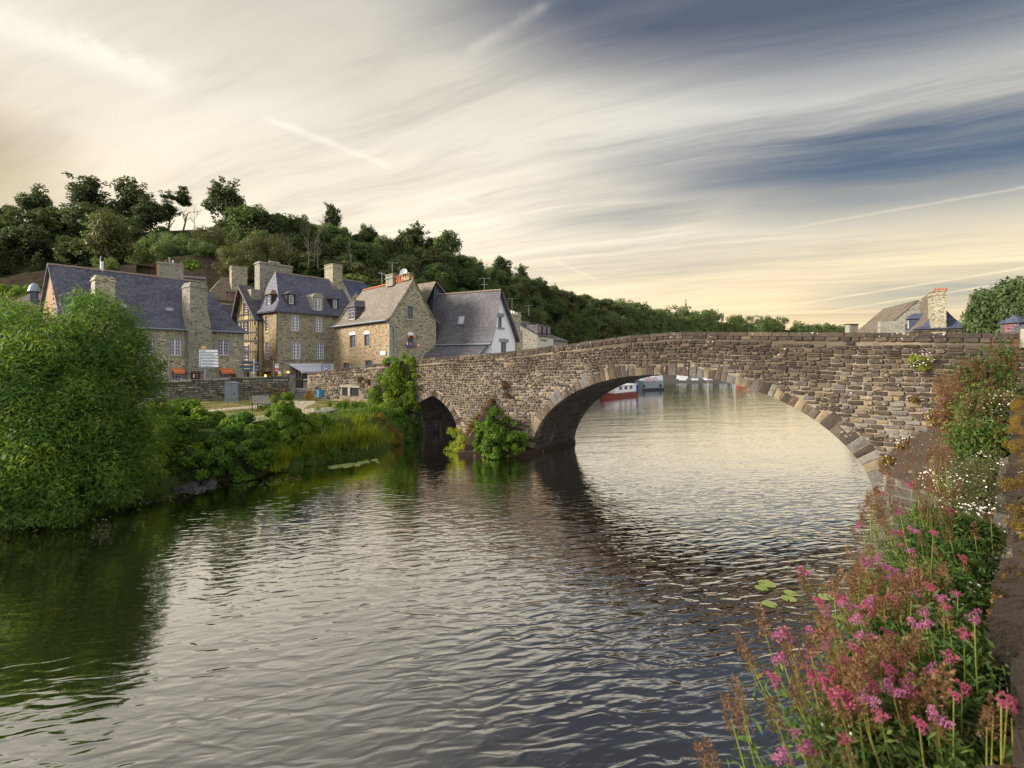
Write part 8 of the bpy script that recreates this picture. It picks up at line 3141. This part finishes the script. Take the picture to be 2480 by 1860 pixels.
slope_bush(360, 618, 78, 40, L_HILL, 'ivy mound above the curved terrace wall', 6000, .22, .5)
slope_bush(430, 612, 76, 34, L_HILL, 'ivy hanging over the curved terrace wall', 5000, .22, .35)
slope_bush(500, 604, 75, 34, L_HILL, 'hedge at the right end of the curved terrace wall', 5000, .22, .35)
slope_bush(30, 702, 54, 32, L_BRIGHT, 'clipped green hedge above the domed chimney', 4500, .15, .28)
slope_bush(95, 700, 55, 26, L_BUSH, 'clipped hedge end beside the long roof', 3500, .15, .4)
slope_bush(260, 640, 66, 26, L_HILL, 'low shrub on top of the long terrace wall', 2500, .18, .5)
# far wood: one mass
far_l = []
rr = random.Random(5)
for k in range(420):
    px_ = 1480 + 760 * rr.random() ** .9
    _, cy, D0, D1 = hill_at(px_)
    t_ = rr.uniform(.0, 1.08)
    D = D0 + (D1 - D0) * t_
    X = (px_ - 1240) / FPX * D
    s_ = rr.uniform(3.5, 6.0) * (1 + (D - 300) / 700)
    far_l.append((X, D, hill_z(px_, D) + s_ * .9, s_, s_, s_ * .9))
v, q, r = cloud_leaves(far_l, 170000, 1.5, 1.0, .5, 0, .7, .42, sub=8, subr=.42)
at = (200, 450, 10)
ul_ = []
while len(ul_) < 620:
    px_ = rr.uniform(-250, 1600)
    _, cy, D0, D1 = hill_at(px_)
    t_ = rr.uniform(.03, 1.03)
    if px_ < 350 and t_ < .42 or 350 <= px_ < 555 and t_ < .40 or 300 < px_ < 520 and t_ > .72: continue
    D = D0 + (D1 - D0) * t_
    s_ = rr.uniform(2.2, 3.6) * (1 + max(0, D - 150) / 300)
    if px_ < 560: s_ *= .6
    ul_.append(((px_ - 1240) / FPX * D, D, hill_z(px_, D) + s_ * .35, s_, s_, s_ * .8))
v2, q2, r2 = cloud_leaves(ul_, 170000, .62, .44, .6, 0, .6, .42, sub=7, subr=.42)
o = link('undergrowth', np_mesh('undergrowth', v2, q2, r2, L_HILL, (0, 110, 10)), L_HILL, None, (0, 110, 10))
tag(o, 'leafy undergrowth filling the gaps between the trees of the hillside', 'undergrowth'); o['kind'] = 'stuff'
o = link('distant_wood', np_mesh('distant_wood', v, q, r, L_HILL, at), L_HILL, None, at)
tag(o, 'far wooded ridge fading towards the right behind the bridge', 'wood'); o['kind'] = 'stuff'
# low hedge of trees at the end of the ridge, above the parapet
# right bank trees
RT = [(2440, 672, 802, 40, 130, 'round0', 'tall broad tree above the right end of the parapet'),
      (2478, 690, 802, 38, 90, 'round1', 'dense tree cut by the right edge of the picture'),
      (2395, 720, 804, 42, 90, 'round2', 'bushy tree beside the hipped roof on the right'),
      (2360, 775, 806, 46, 44, 'round3', 'low shrubby tree right behind the hipped roof')]
for (x, ty, by, D, wpx, cr, lb) in RT:
    zt_ = W(x, ty, D)[2]
    H = (zt_ - 3.3) / 1.0
    wm = wpx / FPX * D
    nm = crown_mesh('crown', 'round', 300 + x, L_HILL, 9000)
    CR['rt%d' % x] = nm
    tree('rt%d' % x, x, D, 3.3, H, wm / 7.0 / (H / 10), lb, name='bank_tree')

# =================================================================== FLOWERS OF THE QUAY WALL
def curve_pts(p0, p1, sag, n=7):
    """leaves the wall sideways, then turns up towards the light"""
    p0, p1 = Vector(p0), Vector(p1)
    c = p0.lerp(p1, .85)
    c.z = p0.z + (p1.z - p0.z) * .15 - sag * .2
    return [p0 * (1 - t) ** 2 + c * 2 * t * (1 - t) + p1 * t * t for t in (k / n for k in range(n + 1))]

def head_mesh(seed, m, R=.028, n=330):
    """domed cluster of small florets"""
    rng = np.random.default_rng(seed)
    # several little knots
    k = 7
    cs = np.c_[rng.normal(0, R * .55, k), rng.normal(0, R * .55, k), rng.uniform(-.6, .5, k) * R]
    idx = rng.integers(0, k, n)
    d = norm(rng.normal(size=(n, 3)) + np.array([0, 0, .6]))
    P = cs[idx] + d * R * .40 * rng.uniform(.5, 1.1, (n, 1))
    A = norm(d + rng.normal(size=(n, 3)) * .8)
    S = norm(np.cross(A, rng.normal(size=(n, 3))))
    v, q, r = leaf_quads(P, A, S, R * .26, R * .15)
    return np_mesh('flower_head', v, q, r, m)
HEADS = [head_mesh(400 + k, L_PINK, .019 + .003 * k) for k in range(4)] + [head_mesh(410, L_ROSE, .017), head_mesh(411, L_ROSE, .021)]

def seed_mesh(seed):
    """brown feathery panicle, about 12 cm tall"""
    rng = np.random.default_rng(seed)
    P, A = [], []
    for k in range(150):
        t = rng.random()
        r_ = .028 * (1 - t * .75) * rng.random() ** .5
        a = rng.uniform(0, 2 * PI)
        P.append((r_ * math.cos(a), r_ * math.sin(a), -.06 + .13 * t + r_ * .4))
        A.append((math.cos(a) * .8, math.sin(a) * .8, .7))
    # thin ribs
    for k in range(26):
        t = rng.random() * .9
        a = rng.uniform(0, 2 * PI)
        P.append((0, 0, -.06 + .11 * t)); A.append((math.cos(a) * .7, math.sin(a) * .7, .8))
    P = np.array(P); A = norm(np.array(A) + rng.normal(size=(len(P), 3)) * .25)
    S = norm(np.cross(A, rng.normal(size=(len(P), 3))))
    L = np.r_[np.full(150, .011), np.full(26, .035)]
    Wd = np.r_[np.full(150, .005), np.full(26, .0016)]
    v, q, r = leaf_quads(P, A, S, L, Wd)
    return np_mesh('seed_head', v, q, r, L_SEED)
SEEDS = [seed_mesh(420 + k) for k in range(3)]

def leaf_mesh(seed):
    """one lance shaped leaf, unit length along +x, folded"""
    mb = MB()
    r = random.Random(seed)
    w = [0, .13, .19, .17, .10, 0]
    x = [0, .16, .38, .60, .82, 1.0]
    zc_ = [0, .03, .05, .03, -.03, -.12]
    for k in range(5):
        for s_ in (-1, 1):
            mb.face([(x[k], 0, zc_[k]), (x[k + 1], 0, zc_[k + 1]), (x[k + 1], s_ * w[k + 1], zc_[k + 1] + w[k + 1] * .25), (x[k], s_ * w[k], zc_[k] + w[k] * .25)][:4], .5)
    me = mb.mesh('leaf', uv=False)
    me.materials.append(L_FORE)
    return me
LEAF = leaf_mesh(1)

def valerian(label, base, heads, leaves_n=60, extra=900, seed=0, spread=.22):
    """heads: list of (world point, kind)"""
    r = random.Random(seed)
    rng = np.random.default_rng(seed + 900)
    o = thing('red_valerian', base, label, 'flower', 'valerian plants growing from the quay wall')
    mb = MB()
    LP = []
    for (p, kd) in heads:
        b0 = Vector(base) + Vector((r.uniform(-1, 1), r.uniform(-1, 1), r.uniform(-.3, .3))) * .10
        pts = curve_pts(b0, p, r.uniform(.05, .2) * (Vector(p) - b0).length, 7)
        mb.tube(pts, [.0034 - .0003 * i for i in range(len(pts))], 4, cap=False)
        LP.append(pts)
        s_ = r.uniform(.6, .98) * min(1.0, Vector(p).y / 1.5 + .1)
        d = (pts[-1] - pts[-2]).normalized()
        B = Vector((0, 0, 1)).rotation_difference(d).to_matrix().to_4x4() @ Matrix.Diagonal((s_, s_, s_, 1))
        if kd in 'pr':
            link('flower_head', HEADS[r.randrange(4)] if kd == 'p' else HEADS[4 + r.randrange(2)], None, o, p, B)
        if kd in 's' or r.random() < .35:
            q = Vector(p) - d * (.05 if kd != 's' else 0.0)
            link('seed_head', SEEDS[r.randrange(3)], None, o, q, B)
    mb.build('stems', L_STEM, o)
    # leaves in pairs up the stems
    for k in range(leaves_n):
        pts = r.choice(LP)
        i = r.randrange(1, len(pts) - 1)
        p = pts[i].lerp(pts[i - 1], r.random())
        a = r.uniform(0, 2 * PI)
        L = r.uniform(.022, .058) * (1.2 - .09 * i)
        B = Matrix.Rotation(a, 4, 'Z') @ Matrix.Rotation(r.uniform(-.9, .3), 4, 'Y') @ Matrix.Rotation(r.uniform(-.6, .6), 4, 'X') @ Matrix.Diagonal((L, L * r.uniform(.7, 1.2), L, 1))
        link('leaf', LEAF, None, o, p, B)
    if extra:
        n = extra
        S_ = [r.choice(LP) for _ in range(n)]
        P = np.array([tuple(s[k_].lerp(s[k_ + 1], r.random())) for s in S_ for k_ in (r.randrange(1, 6),)]) + rng.normal(0, spread * .13, (n, 3))
        A = norm(rng.normal(size=(n, 3)) + np.array([0, 0, .25]))
        S = norm(np.cross(A, rng.normal(size=(n, 3))))
        v, q, rr_ = leaf_quads(P, A, S, rng.uniform(.014, .04, n), rng.uniform(.005, .011, n))
        f = link('foliage', np_mesh('foliage', v, q, rr_, L_FORE, tuple(base)), L_FORE, o, base)
        f['kind'] = 'stuff'
    return o

def QP(x, y, D):
    return tuple(W(x, y, D))
def wall_at(D):
    """point on the river face of the quay wall, D ahead"""
    u = (D - QF.A[1]) / QF.d[1]
    return QF.w(u, 0.03, 0)
def patch(label, D, zbase, heads, **kw):
    w_ = wall_at(D)
    zbase = min(zbase, sum(QP(*h[:3])[2] for h in heads) / len(heads) - .42)
    valerian(label, (w_[0] - .03, w_[1] + .02, zbase), [(QP(h[0], h[1], h[2] * (.93 if h[3] != 's' else .98)), h[3]) for h in heads], **kw)
patch('valerian at the bottom edge of the picture with brown seed heads over the water', 1.05, 4.02, [(1800, 1745, 1.10, 's'), (1770, 1740, 1.05, 's'), (1725, 1840, .95, 's'), (1705, 1850, .92, 's'), (1930, 1775, 1.15, 'p'), (1900, 1830, 1.1, 'p'), (1960, 1810, 1.15, 'p'), (2045, 1788, 1.2, 'r'), (1880, 1745, 1.15, 's'), (1790, 1690, 1.2, 's')], leaves_n=70, extra=1500, seed=1)
patch('valerian with pink heads leaning farthest out over the water', 1.3, 4.08, [(1902, 1535, 1.45, 'p'), (1895, 1595, 1.4, 'p'), (1800, 1570, 1.5, 's'), (1815, 1600, 1.45, 's'), (1850, 1520, 1.55, 's'), (1870, 1640, 1.35, 'r'), (1935, 1700, 1.3, 's'), (1935, 1660, 1.32, 's'), (1905, 1570, 1.42, 's'), (1960, 1580, 1.45, 'r')], leaves_n=60, extra=1200, seed=2)
patch('valerian with a dense group of pink heads in the lower middle', 1.35, 4.05, [(2090, 1680, 1.25, 'p'), (2160, 1670, 1.35, 'p'), (2255, 1620, 1.35, 'p'), (2310, 1680, 1.2, 'r'), (2225, 1750, 1.15, 'r'), (2040, 1730, 1.2, 's'), (2010, 1620, 1.4, 'r'), (2060, 1640, 1.3, 's'), (2130, 1730, 1.2, 'r')], leaves_n=130, extra=3000, seed=3, spread=.4)
patch('valerian in the middle with pink and brown heads mixed', 1.75, 4.08, [(1965, 1530, 1.7, 'p'), (2013, 1540, 1.7, 'p'), (2088, 1540, 1.7, 'p'), (2145, 1530, 1.75, 'r'), (2075, 1575, 1.6, 'r'), (2120, 1600, 1.6, 's'), (2000, 1480, 1.85, 'p'), (2045, 1462, 1.9, 'p'), (2065, 1470, 1.9, 'p'), (2110, 1460, 1.95, 'p'), (2120, 1455, 1.9, 'p'), (1980, 1455, 2.0, 'r'), (2150, 1485, 1.85, 's'), (2060, 1520, 1.75, 's')], leaves_n=130, extra=2800, seed=4, spread=.45)
patch('valerian with single bright pink head against the stone ledge', 1.55, 4.1, [(2360, 1492, 1.45, 'p'), (2250, 1512, 1.55, 'p'), (2215, 1510, 1.55, 'p'), (2335, 1535, 1.5, 'r'), (2290, 1470, 1.65, 'r'), (2285, 1450, 1.7, 'p'), (2180, 1490, 1.7, 's'), (2230, 1560, 1.5, 's'), (2410, 1490, 1.6, 's')], leaves_n=130, extra=2800, seed=5, spread=.4)
patch('valerian with broad pink clusters halfway up the right side', 2.3, 4.1, [(2145, 1375, 2.2, 'p'), (2160, 1380, 2.2, 'p'), (2125, 1350, 2.3, 'p'), (2090, 1355, 2.3, 'p'), (2105, 1365, 2.3, 'p'), (2200, 1388, 2.2, 'p'), (2215, 1390, 2.2, 'p'), (2220, 1435, 2.0, 'p'), (2080, 1370, 2.4, 'r'), (2060, 1348, 2.5, 's'), (2070, 1420, 2.2, 's'), (2170, 1430, 2.1, 's'), (2210, 1450, 2.0, 's'), (2165, 1395, 2.2, 'p'), (1945, 1385, 2.4, 'p'), (1950, 1420, 2.3, 's')], leaves_n=110, extra=2600, seed=6, spread=.5)
patch('sparse tall valerian stems rising beside the arch foot', 3.2, 4.0, [(2140, 1195, 3.3, 'p'), (2175, 1185, 3.4, 's'), (2090, 1245, 3.2, 's'), (2083, 1272, 3.1, 'p'), (2120, 1230, 3.2, 's'), (2250, 1160, 3.6, 's'), (2260, 1190, 3.4, 's'), (2210, 1285, 2.9, 'p'), (2180, 1290, 2.9, 'r'), (2300, 1235, 3.2, 'r'), (2075, 1300, 2.9, 's'), (2230, 1215, 3.3, 's')], leaves_n=90, extra=2200, seed=7, spread=.5)
patch('valerian below the tall stems with long green leaves', 2.7, 4.02, [(2230, 1310, 2.6, 's'), (2300, 1300, 2.7, 's'), (2180, 1320, 2.6, 'r'), (2360, 1290, 2.8, 's'), (2330, 1350, 2.5, 'r'), (2400, 1250, 2.9, 's'), (2270, 1350, 2.5, 's'), (2150, 1290, 2.8, 's')], leaves_n=120, extra=3000, seed=8, spread=.6)
patch('valerian at the lower right corner lying over the wall', 1.0, 4.3, [(2425, 1700, 1.15, 'r'), (2440, 1690, 1.2, 'r'), (2462, 1715, 1.2, 'r'), (2405, 1735, 1.12, 's'), (2390, 1760, 1.1, 's'), (2450, 1740, 1.15, 's')], leaves_n=26, extra=300, seed=9)
# distant clumps of the same plant nearer the bridge
def far_clump(label, cx, cy, D, w_, h_, npk, nbr, nlf, seed, gm=L_FORE):
    rng = np.random.default_rng(seed)
    c = W(cx, cy, D)
    sx_, sz_ = w_ / FPX * D / 2, h_ / FPX * D / 2
    o = thing('red_valerian', (c[0] + .2, c[1], max(2.6, c[2] - sz_)), label, 'flower', 'valerian plants growing from the quay wall')
    def scat(n, top):
        a = rng.normal(size=(n, 3)) * .46 + .35 * np.sin(np.outer(rng.integers(0, 7, n), (1.3, 2.1, 3.7)))
        if top: a[:, 2] = np.abs(a[:, 2]) * 1.1 - .1
        # taper towards the top
        return np.array(c) + a * np.array([sx_, sx_ * .8, sz_])
    P = scat(nlf, False); A = norm(rng.normal(size=(nlf, 3)) + np.array([0, 0, .4])); S = norm(np.cross(A, rng.normal(size=(nlf, 3))))
    v, q, r = leaf_quads(P, A, S, .09, .03)
    link('foliage', np_mesh('foliage', v, q, r, gm, tuple(c)), gm, o, tuple(c))
    for k in range(nbr):
        p = scat(1, True)[0]
        s_ = rng.uniform(1.3, 2.4)
        link('seed_head', SEEDS[k % 3], None, o, p, Matrix.Diagonal((s_, s_, s_, 1)))
    for k in range(npk):
        p = scat(1, True)[0]
        s_ = rng.uniform(1.2, 1.9)
        link('flower_head', HEADS[k % 4], None, o, p, Matrix.Diagonal((s_, s_, s_, 1)))
far_clump('rusty valerian clump against the dark bridge wall', 2370, 950, 10.5, 100, 150, 10, 170, 4200, 51)
far_clump('green and rust valerian clump right of the lichen slab', 2385, 1010, 9.2, 100, 110, 6, 90, 5000, 52)
far_clump('reddish stems over the lichen slab', 2300, 1010, 10.0, 60, 150, 7, 70, 900, 53, L_SEED)
far_clump('dark green clump hanging below the rusty valerian', 2375, 1075, 8.5, 100, 80, 1, 30, 6000, 54)
far_clump('valerian tuft beside the end pier', 2430, 900, 11.5, 50, 120, 2, 40, 1800, 55)

# fleabane: clouds of tiny white daisies
def fleabane(label, lobes, nf, nl, seed, fs=.016):
    rng = np.random.default_rng(seed)
    A_ = np.array(lobes)
    base = A_[:, :3].mean(0)
    o = thing('fleabane', tuple(base), label, 'flower', 'fleabane clouds on the quay wall')
    v, q, r = cloud_leaves(lobes, nl, .045, .008, .4, 0, .3, 1., rng=rng, sub=14, subr=.5)
    link('foliage', np_mesh('foliage', v, q, r, L_OLIVE, tuple(base)), L_OLIVE, o, tuple(base))
    idx = rng.integers(0, len(A_), nf)
    d = norm(rng.normal(size=(nf, 3)))
    P = A_[idx, :3] + d * A_[idx, 3:6] * rng.uniform(.55, 1.08, (nf, 1))
    # each flower: two crossed squares facing up and out
    N = norm(np.array([-.35, -.7, .7]) + rng.normal(size=(nf, 3)) * .35)
    A = norm(np.cross(N, rng.normal(size=(nf, 3))))
    S = np.cross(A, N)
    s = rng.uniform(.7, 1.3, nf) * fs
    v1, q1, r1 = leaf_quads(P - A * s[:, None] * .5, A, S, s, s, bend=0)
    A2, S2 = norm(A + S), norm(S - A)
    P2 = P + N * .0008
    v2, q2, r2 = leaf_quads(P2 - A2 * s[:, None] * .5, A2, S2, s, s, bend=0)
    f = link('flowers', np_mesh('flowers', np.vstack([v1, v2]), np.vstack([q1, q2 + len(v1)]), np.r_[r1, r2], L_DAISY, tuple(base)), L_DAISY, o, tuple(base))
    f['kind'] = 'stuff'
    # yellow hearts, pink buds
    nb = nf // 4
    Pb = A_[idx[:nb], :3] + norm(rng.normal(size=(nb, 3))) * A_[idx[:nb], 3:6] * rng.uniform(.5, 1.1, (nb, 1))
    Ab = norm(rng.normal(size=(nb, 3))); Sb = norm(np.cross(Ab, rng.normal(size=(nb, 3))))
    v3, q3, r3 = leaf_quads(Pb, Ab, Sb, fs * .8, fs * .6)
    g = link('buds', np_mesh('buds', v3, q3, r3, L_ROSE, tuple(base)), L_ROSE, o, tuple(base))
    g['kind'] = 'stuff'
fleabane('cloud of white fleabane below the dark green clump', [lobe(x, y, D, r_) for x, y, D, r_ in ((2340, 1150, 6.2, 50), (2390, 1130, 6.6, 40), (2290, 1180, 6.0, 40), (2350, 1200, 5.4, 55), (2310, 1240, 5.0, 45), (2370, 1260, 4.6, 45), (2250, 1165, 6.3, 30))], 400, 8000, 61, .018)
fleabane('fleabane between the rusty valerian and the ledge', [lobe(x, y, D, r_) for x, y, D, r_ in ((2400, 990, 9.0, 40), (2365, 1000, 9.3, 30), (2430, 970, 9.8, 25))], 260, 2500, 62, .026)
fleabane('fleabane trailing down beside the mossy ledge', [lobe(x, y, D, r_) for x, y, D, r_ in ((2385, 1320, 3.6, 40), (2340, 1400, 3.0, 45), (2370, 1440, 2.6, 35), (2300, 1480, 2.2, 45))], 170, 2600, 63, .015)
fleabane('scattered fleabane low at the bottom edge among valerian leaves', [lobe(x, y, D, r_) for x, y, D, r_ in ((2040, 1830, 1.25, 70), (2150, 1800, 1.3, 80), (2230, 1840, 1.25, 60), (2300, 1560, 1.9, 60), (2330, 1790, 1.3, 50))], 60, 1500, 64, .010)
# leafy mass low on the wall
def wall_green(label, pts, n, seed):
    rng = np.random.default_rng(seed)
    A_ = np.array([lobe(p[0] + 6, p[1], p[2] * 1.05, p[3]) for p in pts])
    base = tuple(A_[:, :3].mean(0))
    v, q, r = cloud_leaves(A_, n, .038, .011, .5, 0, .3, 1., rng=rng, sub=20, subr=.5)
    o = link('wall_greenery', np_mesh('wall_greenery', v, q, r, L_FORE, base), L_FORE, None, base)
    tag(o, label, 'greenery'); o['kind'] = 'stuff'
wall_green('tangle of green leaves filling the wall face at the bottom right', [(2100, 1760, 1.35, 90), (2200, 1720, 1.4, 100), (2280, 1780, 1.3, 80), (2330, 1680, 1.45, 70), (2180, 1620, 1.6, 100), (2280, 1580, 1.65, 90), (2350, 1600, 1.6, 45), (2030, 1790, 1.3, 60), (2090, 1850, 1.25, 80), (2220, 1850, 1.25, 80), (2300, 1840, 1.2, 60), (2100, 1640, 1.6, 70), (2350, 1780, 1.3, 45), (2350, 1850, 1.2, 40), (2365, 1700, 1.35, 45), (2375, 1600, 1.5, 35), (2380, 1800, 1.2, 35)], 19000, 71)
def seed_mass(label, pts, n, npk):
    w_ = None
    for k in range(n + npk):
        x, y, D, r_ = random.choice(pts)
        p = W(x + random.uniform(-r_, r_), y + random.uniform(-r_, r_), D * random.uniform(.9, 1.0))
        if w_ is None:
            w_ = thing('red_valerian', p, label, 'flower', 'valerian plants growing from the quay wall')
        s_ = random.uniform(.8, 1.3)
        B = Matrix.Rotation(random.uniform(-.5, .5), 4, 'Y') @ Matrix.Rotation(random.uniform(-.5, .5), 4, 'X') @ Matrix.Diagonal((s_, s_, s_, 1))
        link('seed_head' if k < n else 'flower_head', SEEDS[k % 3] if k < n else HEADS[4 + k % 2], None, w_, p, B)
        mb = MB()
        q = (p[0] + random.uniform(.05, .15), p[1] + random.uniform(0, .1), p[2] - .3)
        mb.tube([q, ((p[0] * 2 + q[0]) / 3, (p[1] * 2 + q[1]) / 3, p[2] - .12), tuple(p)], [.003, .0025, .0015], 4, cap=False)
        mb.build('stem', L_STEM, w_)
seed_mass('valerian gone to brown seed filling the lower middle of the flower bank', [(2000, 1620, 1.35, 60), (2100, 1580, 1.5, 60), (2060, 1700, 1.3, 60), (2160, 1620, 1.5, 50), (2230, 1700, 1.3, 40)], 28, 6)
seed_mass('valerian gone to brown seed above the single bright pink head', [(2140, 1500, 1.8, 50), (2200, 1440, 2.0, 50), (2260, 1420, 2.1, 50), (2060, 1440, 2.1, 50), (2130, 1400, 2.2, 50)], 28, 7)
seed_mass('valerian gone to brown seed beside the arch foot', [(2200, 1200, 3.2, 60), (2130, 1240, 3.1, 50), (2260, 1240, 3.2, 60), (2240, 1150, 3.5, 50)], 34, 5)
seed_heads_extra = [(2000, 1560, 1.5), (2045, 1600, 1.45), (2115, 1545, 1.6), (2180, 1590, 1.5), (2200, 1650, 1.35), (2150, 1620, 1.4), (2080, 1500, 1.7), (2160, 1450, 1.8), (2240, 1480, 1.7), (2300, 1590, 1.4), (2120, 1700, 1.2), (2010, 1680, 1.25), (2270, 1740, 1.15), (2330, 1660, 1.3), (2210, 1340, 2.3), (2250, 1420, 1.9), (2180, 1240, 2.9), (2260, 1290, 2.6), (2320, 1440, 1.8), (2060, 1560, 1.5)]
valerian('valerian whose pink heads stand scattered all over the middle of the flower bank', QP(2330, 1720, 1.6), [(QP(x, y, D * .95), 'pr'[k % 2]) for k, (x, y, D) in enumerate(seed_heads_extra)], leaves_n=40, extra=300, seed=44)
wall_green('tangle of green leaves along the middle of the wall', [(2200, 1480, 2.1, 80), (2290, 1450, 2.2, 75), (2120, 1500, 2.1, 60), (2330, 1520, 1.9, 60), (2260, 1370, 2.7, 70), (2330, 1370, 2.7, 50), (2200, 1330, 2.9, 50), (2300, 1300, 3.1, 55), (2230, 1260, 3.4, 40), (2130, 1430, 2.4, 45), (2355, 1450, 2.1, 40), (2365, 1300, 3.1, 40)], 20000, 72)
MO = [QF.w(.3 + .33 * k, random.uniform(-.06, .05), QT - .01) + (random.uniform(.03, .09), random.uniform(.03, .07), .025) for k in range(5, 40)]
v, q, r = cloud_leaves(MO, 34000, .009, .004, .8, 0, .2, .9, sub=16, subr=.6)
at = QF.w(5, 0, QT)
o = link('moss', np_mesh('moss', v, q, r, L_RUST, at), L_RUST, None, at)
tag(o, 'orange green moss cushions along the river edge of the stone ledge', 'moss'); o['kind'] = 'stuff'
# small metal strip let into the ledge
MS = Frame(W(2412, 1417, 1.575)[:2], (1, .15))
mb = MB()
zz0 = QT + .0
gx, gy = G(2436, 1418, QT - .03)
MS = Frame((gx, gy), (1, .2))
mb.box(MS, 0, .07, 0, .012, QT - .09, QT - .036)
o = mb.build('metal_strip', M_SIGNB, None)
tag(o, 'short grey metal strip set in the mossy ledge', 'metal strip')
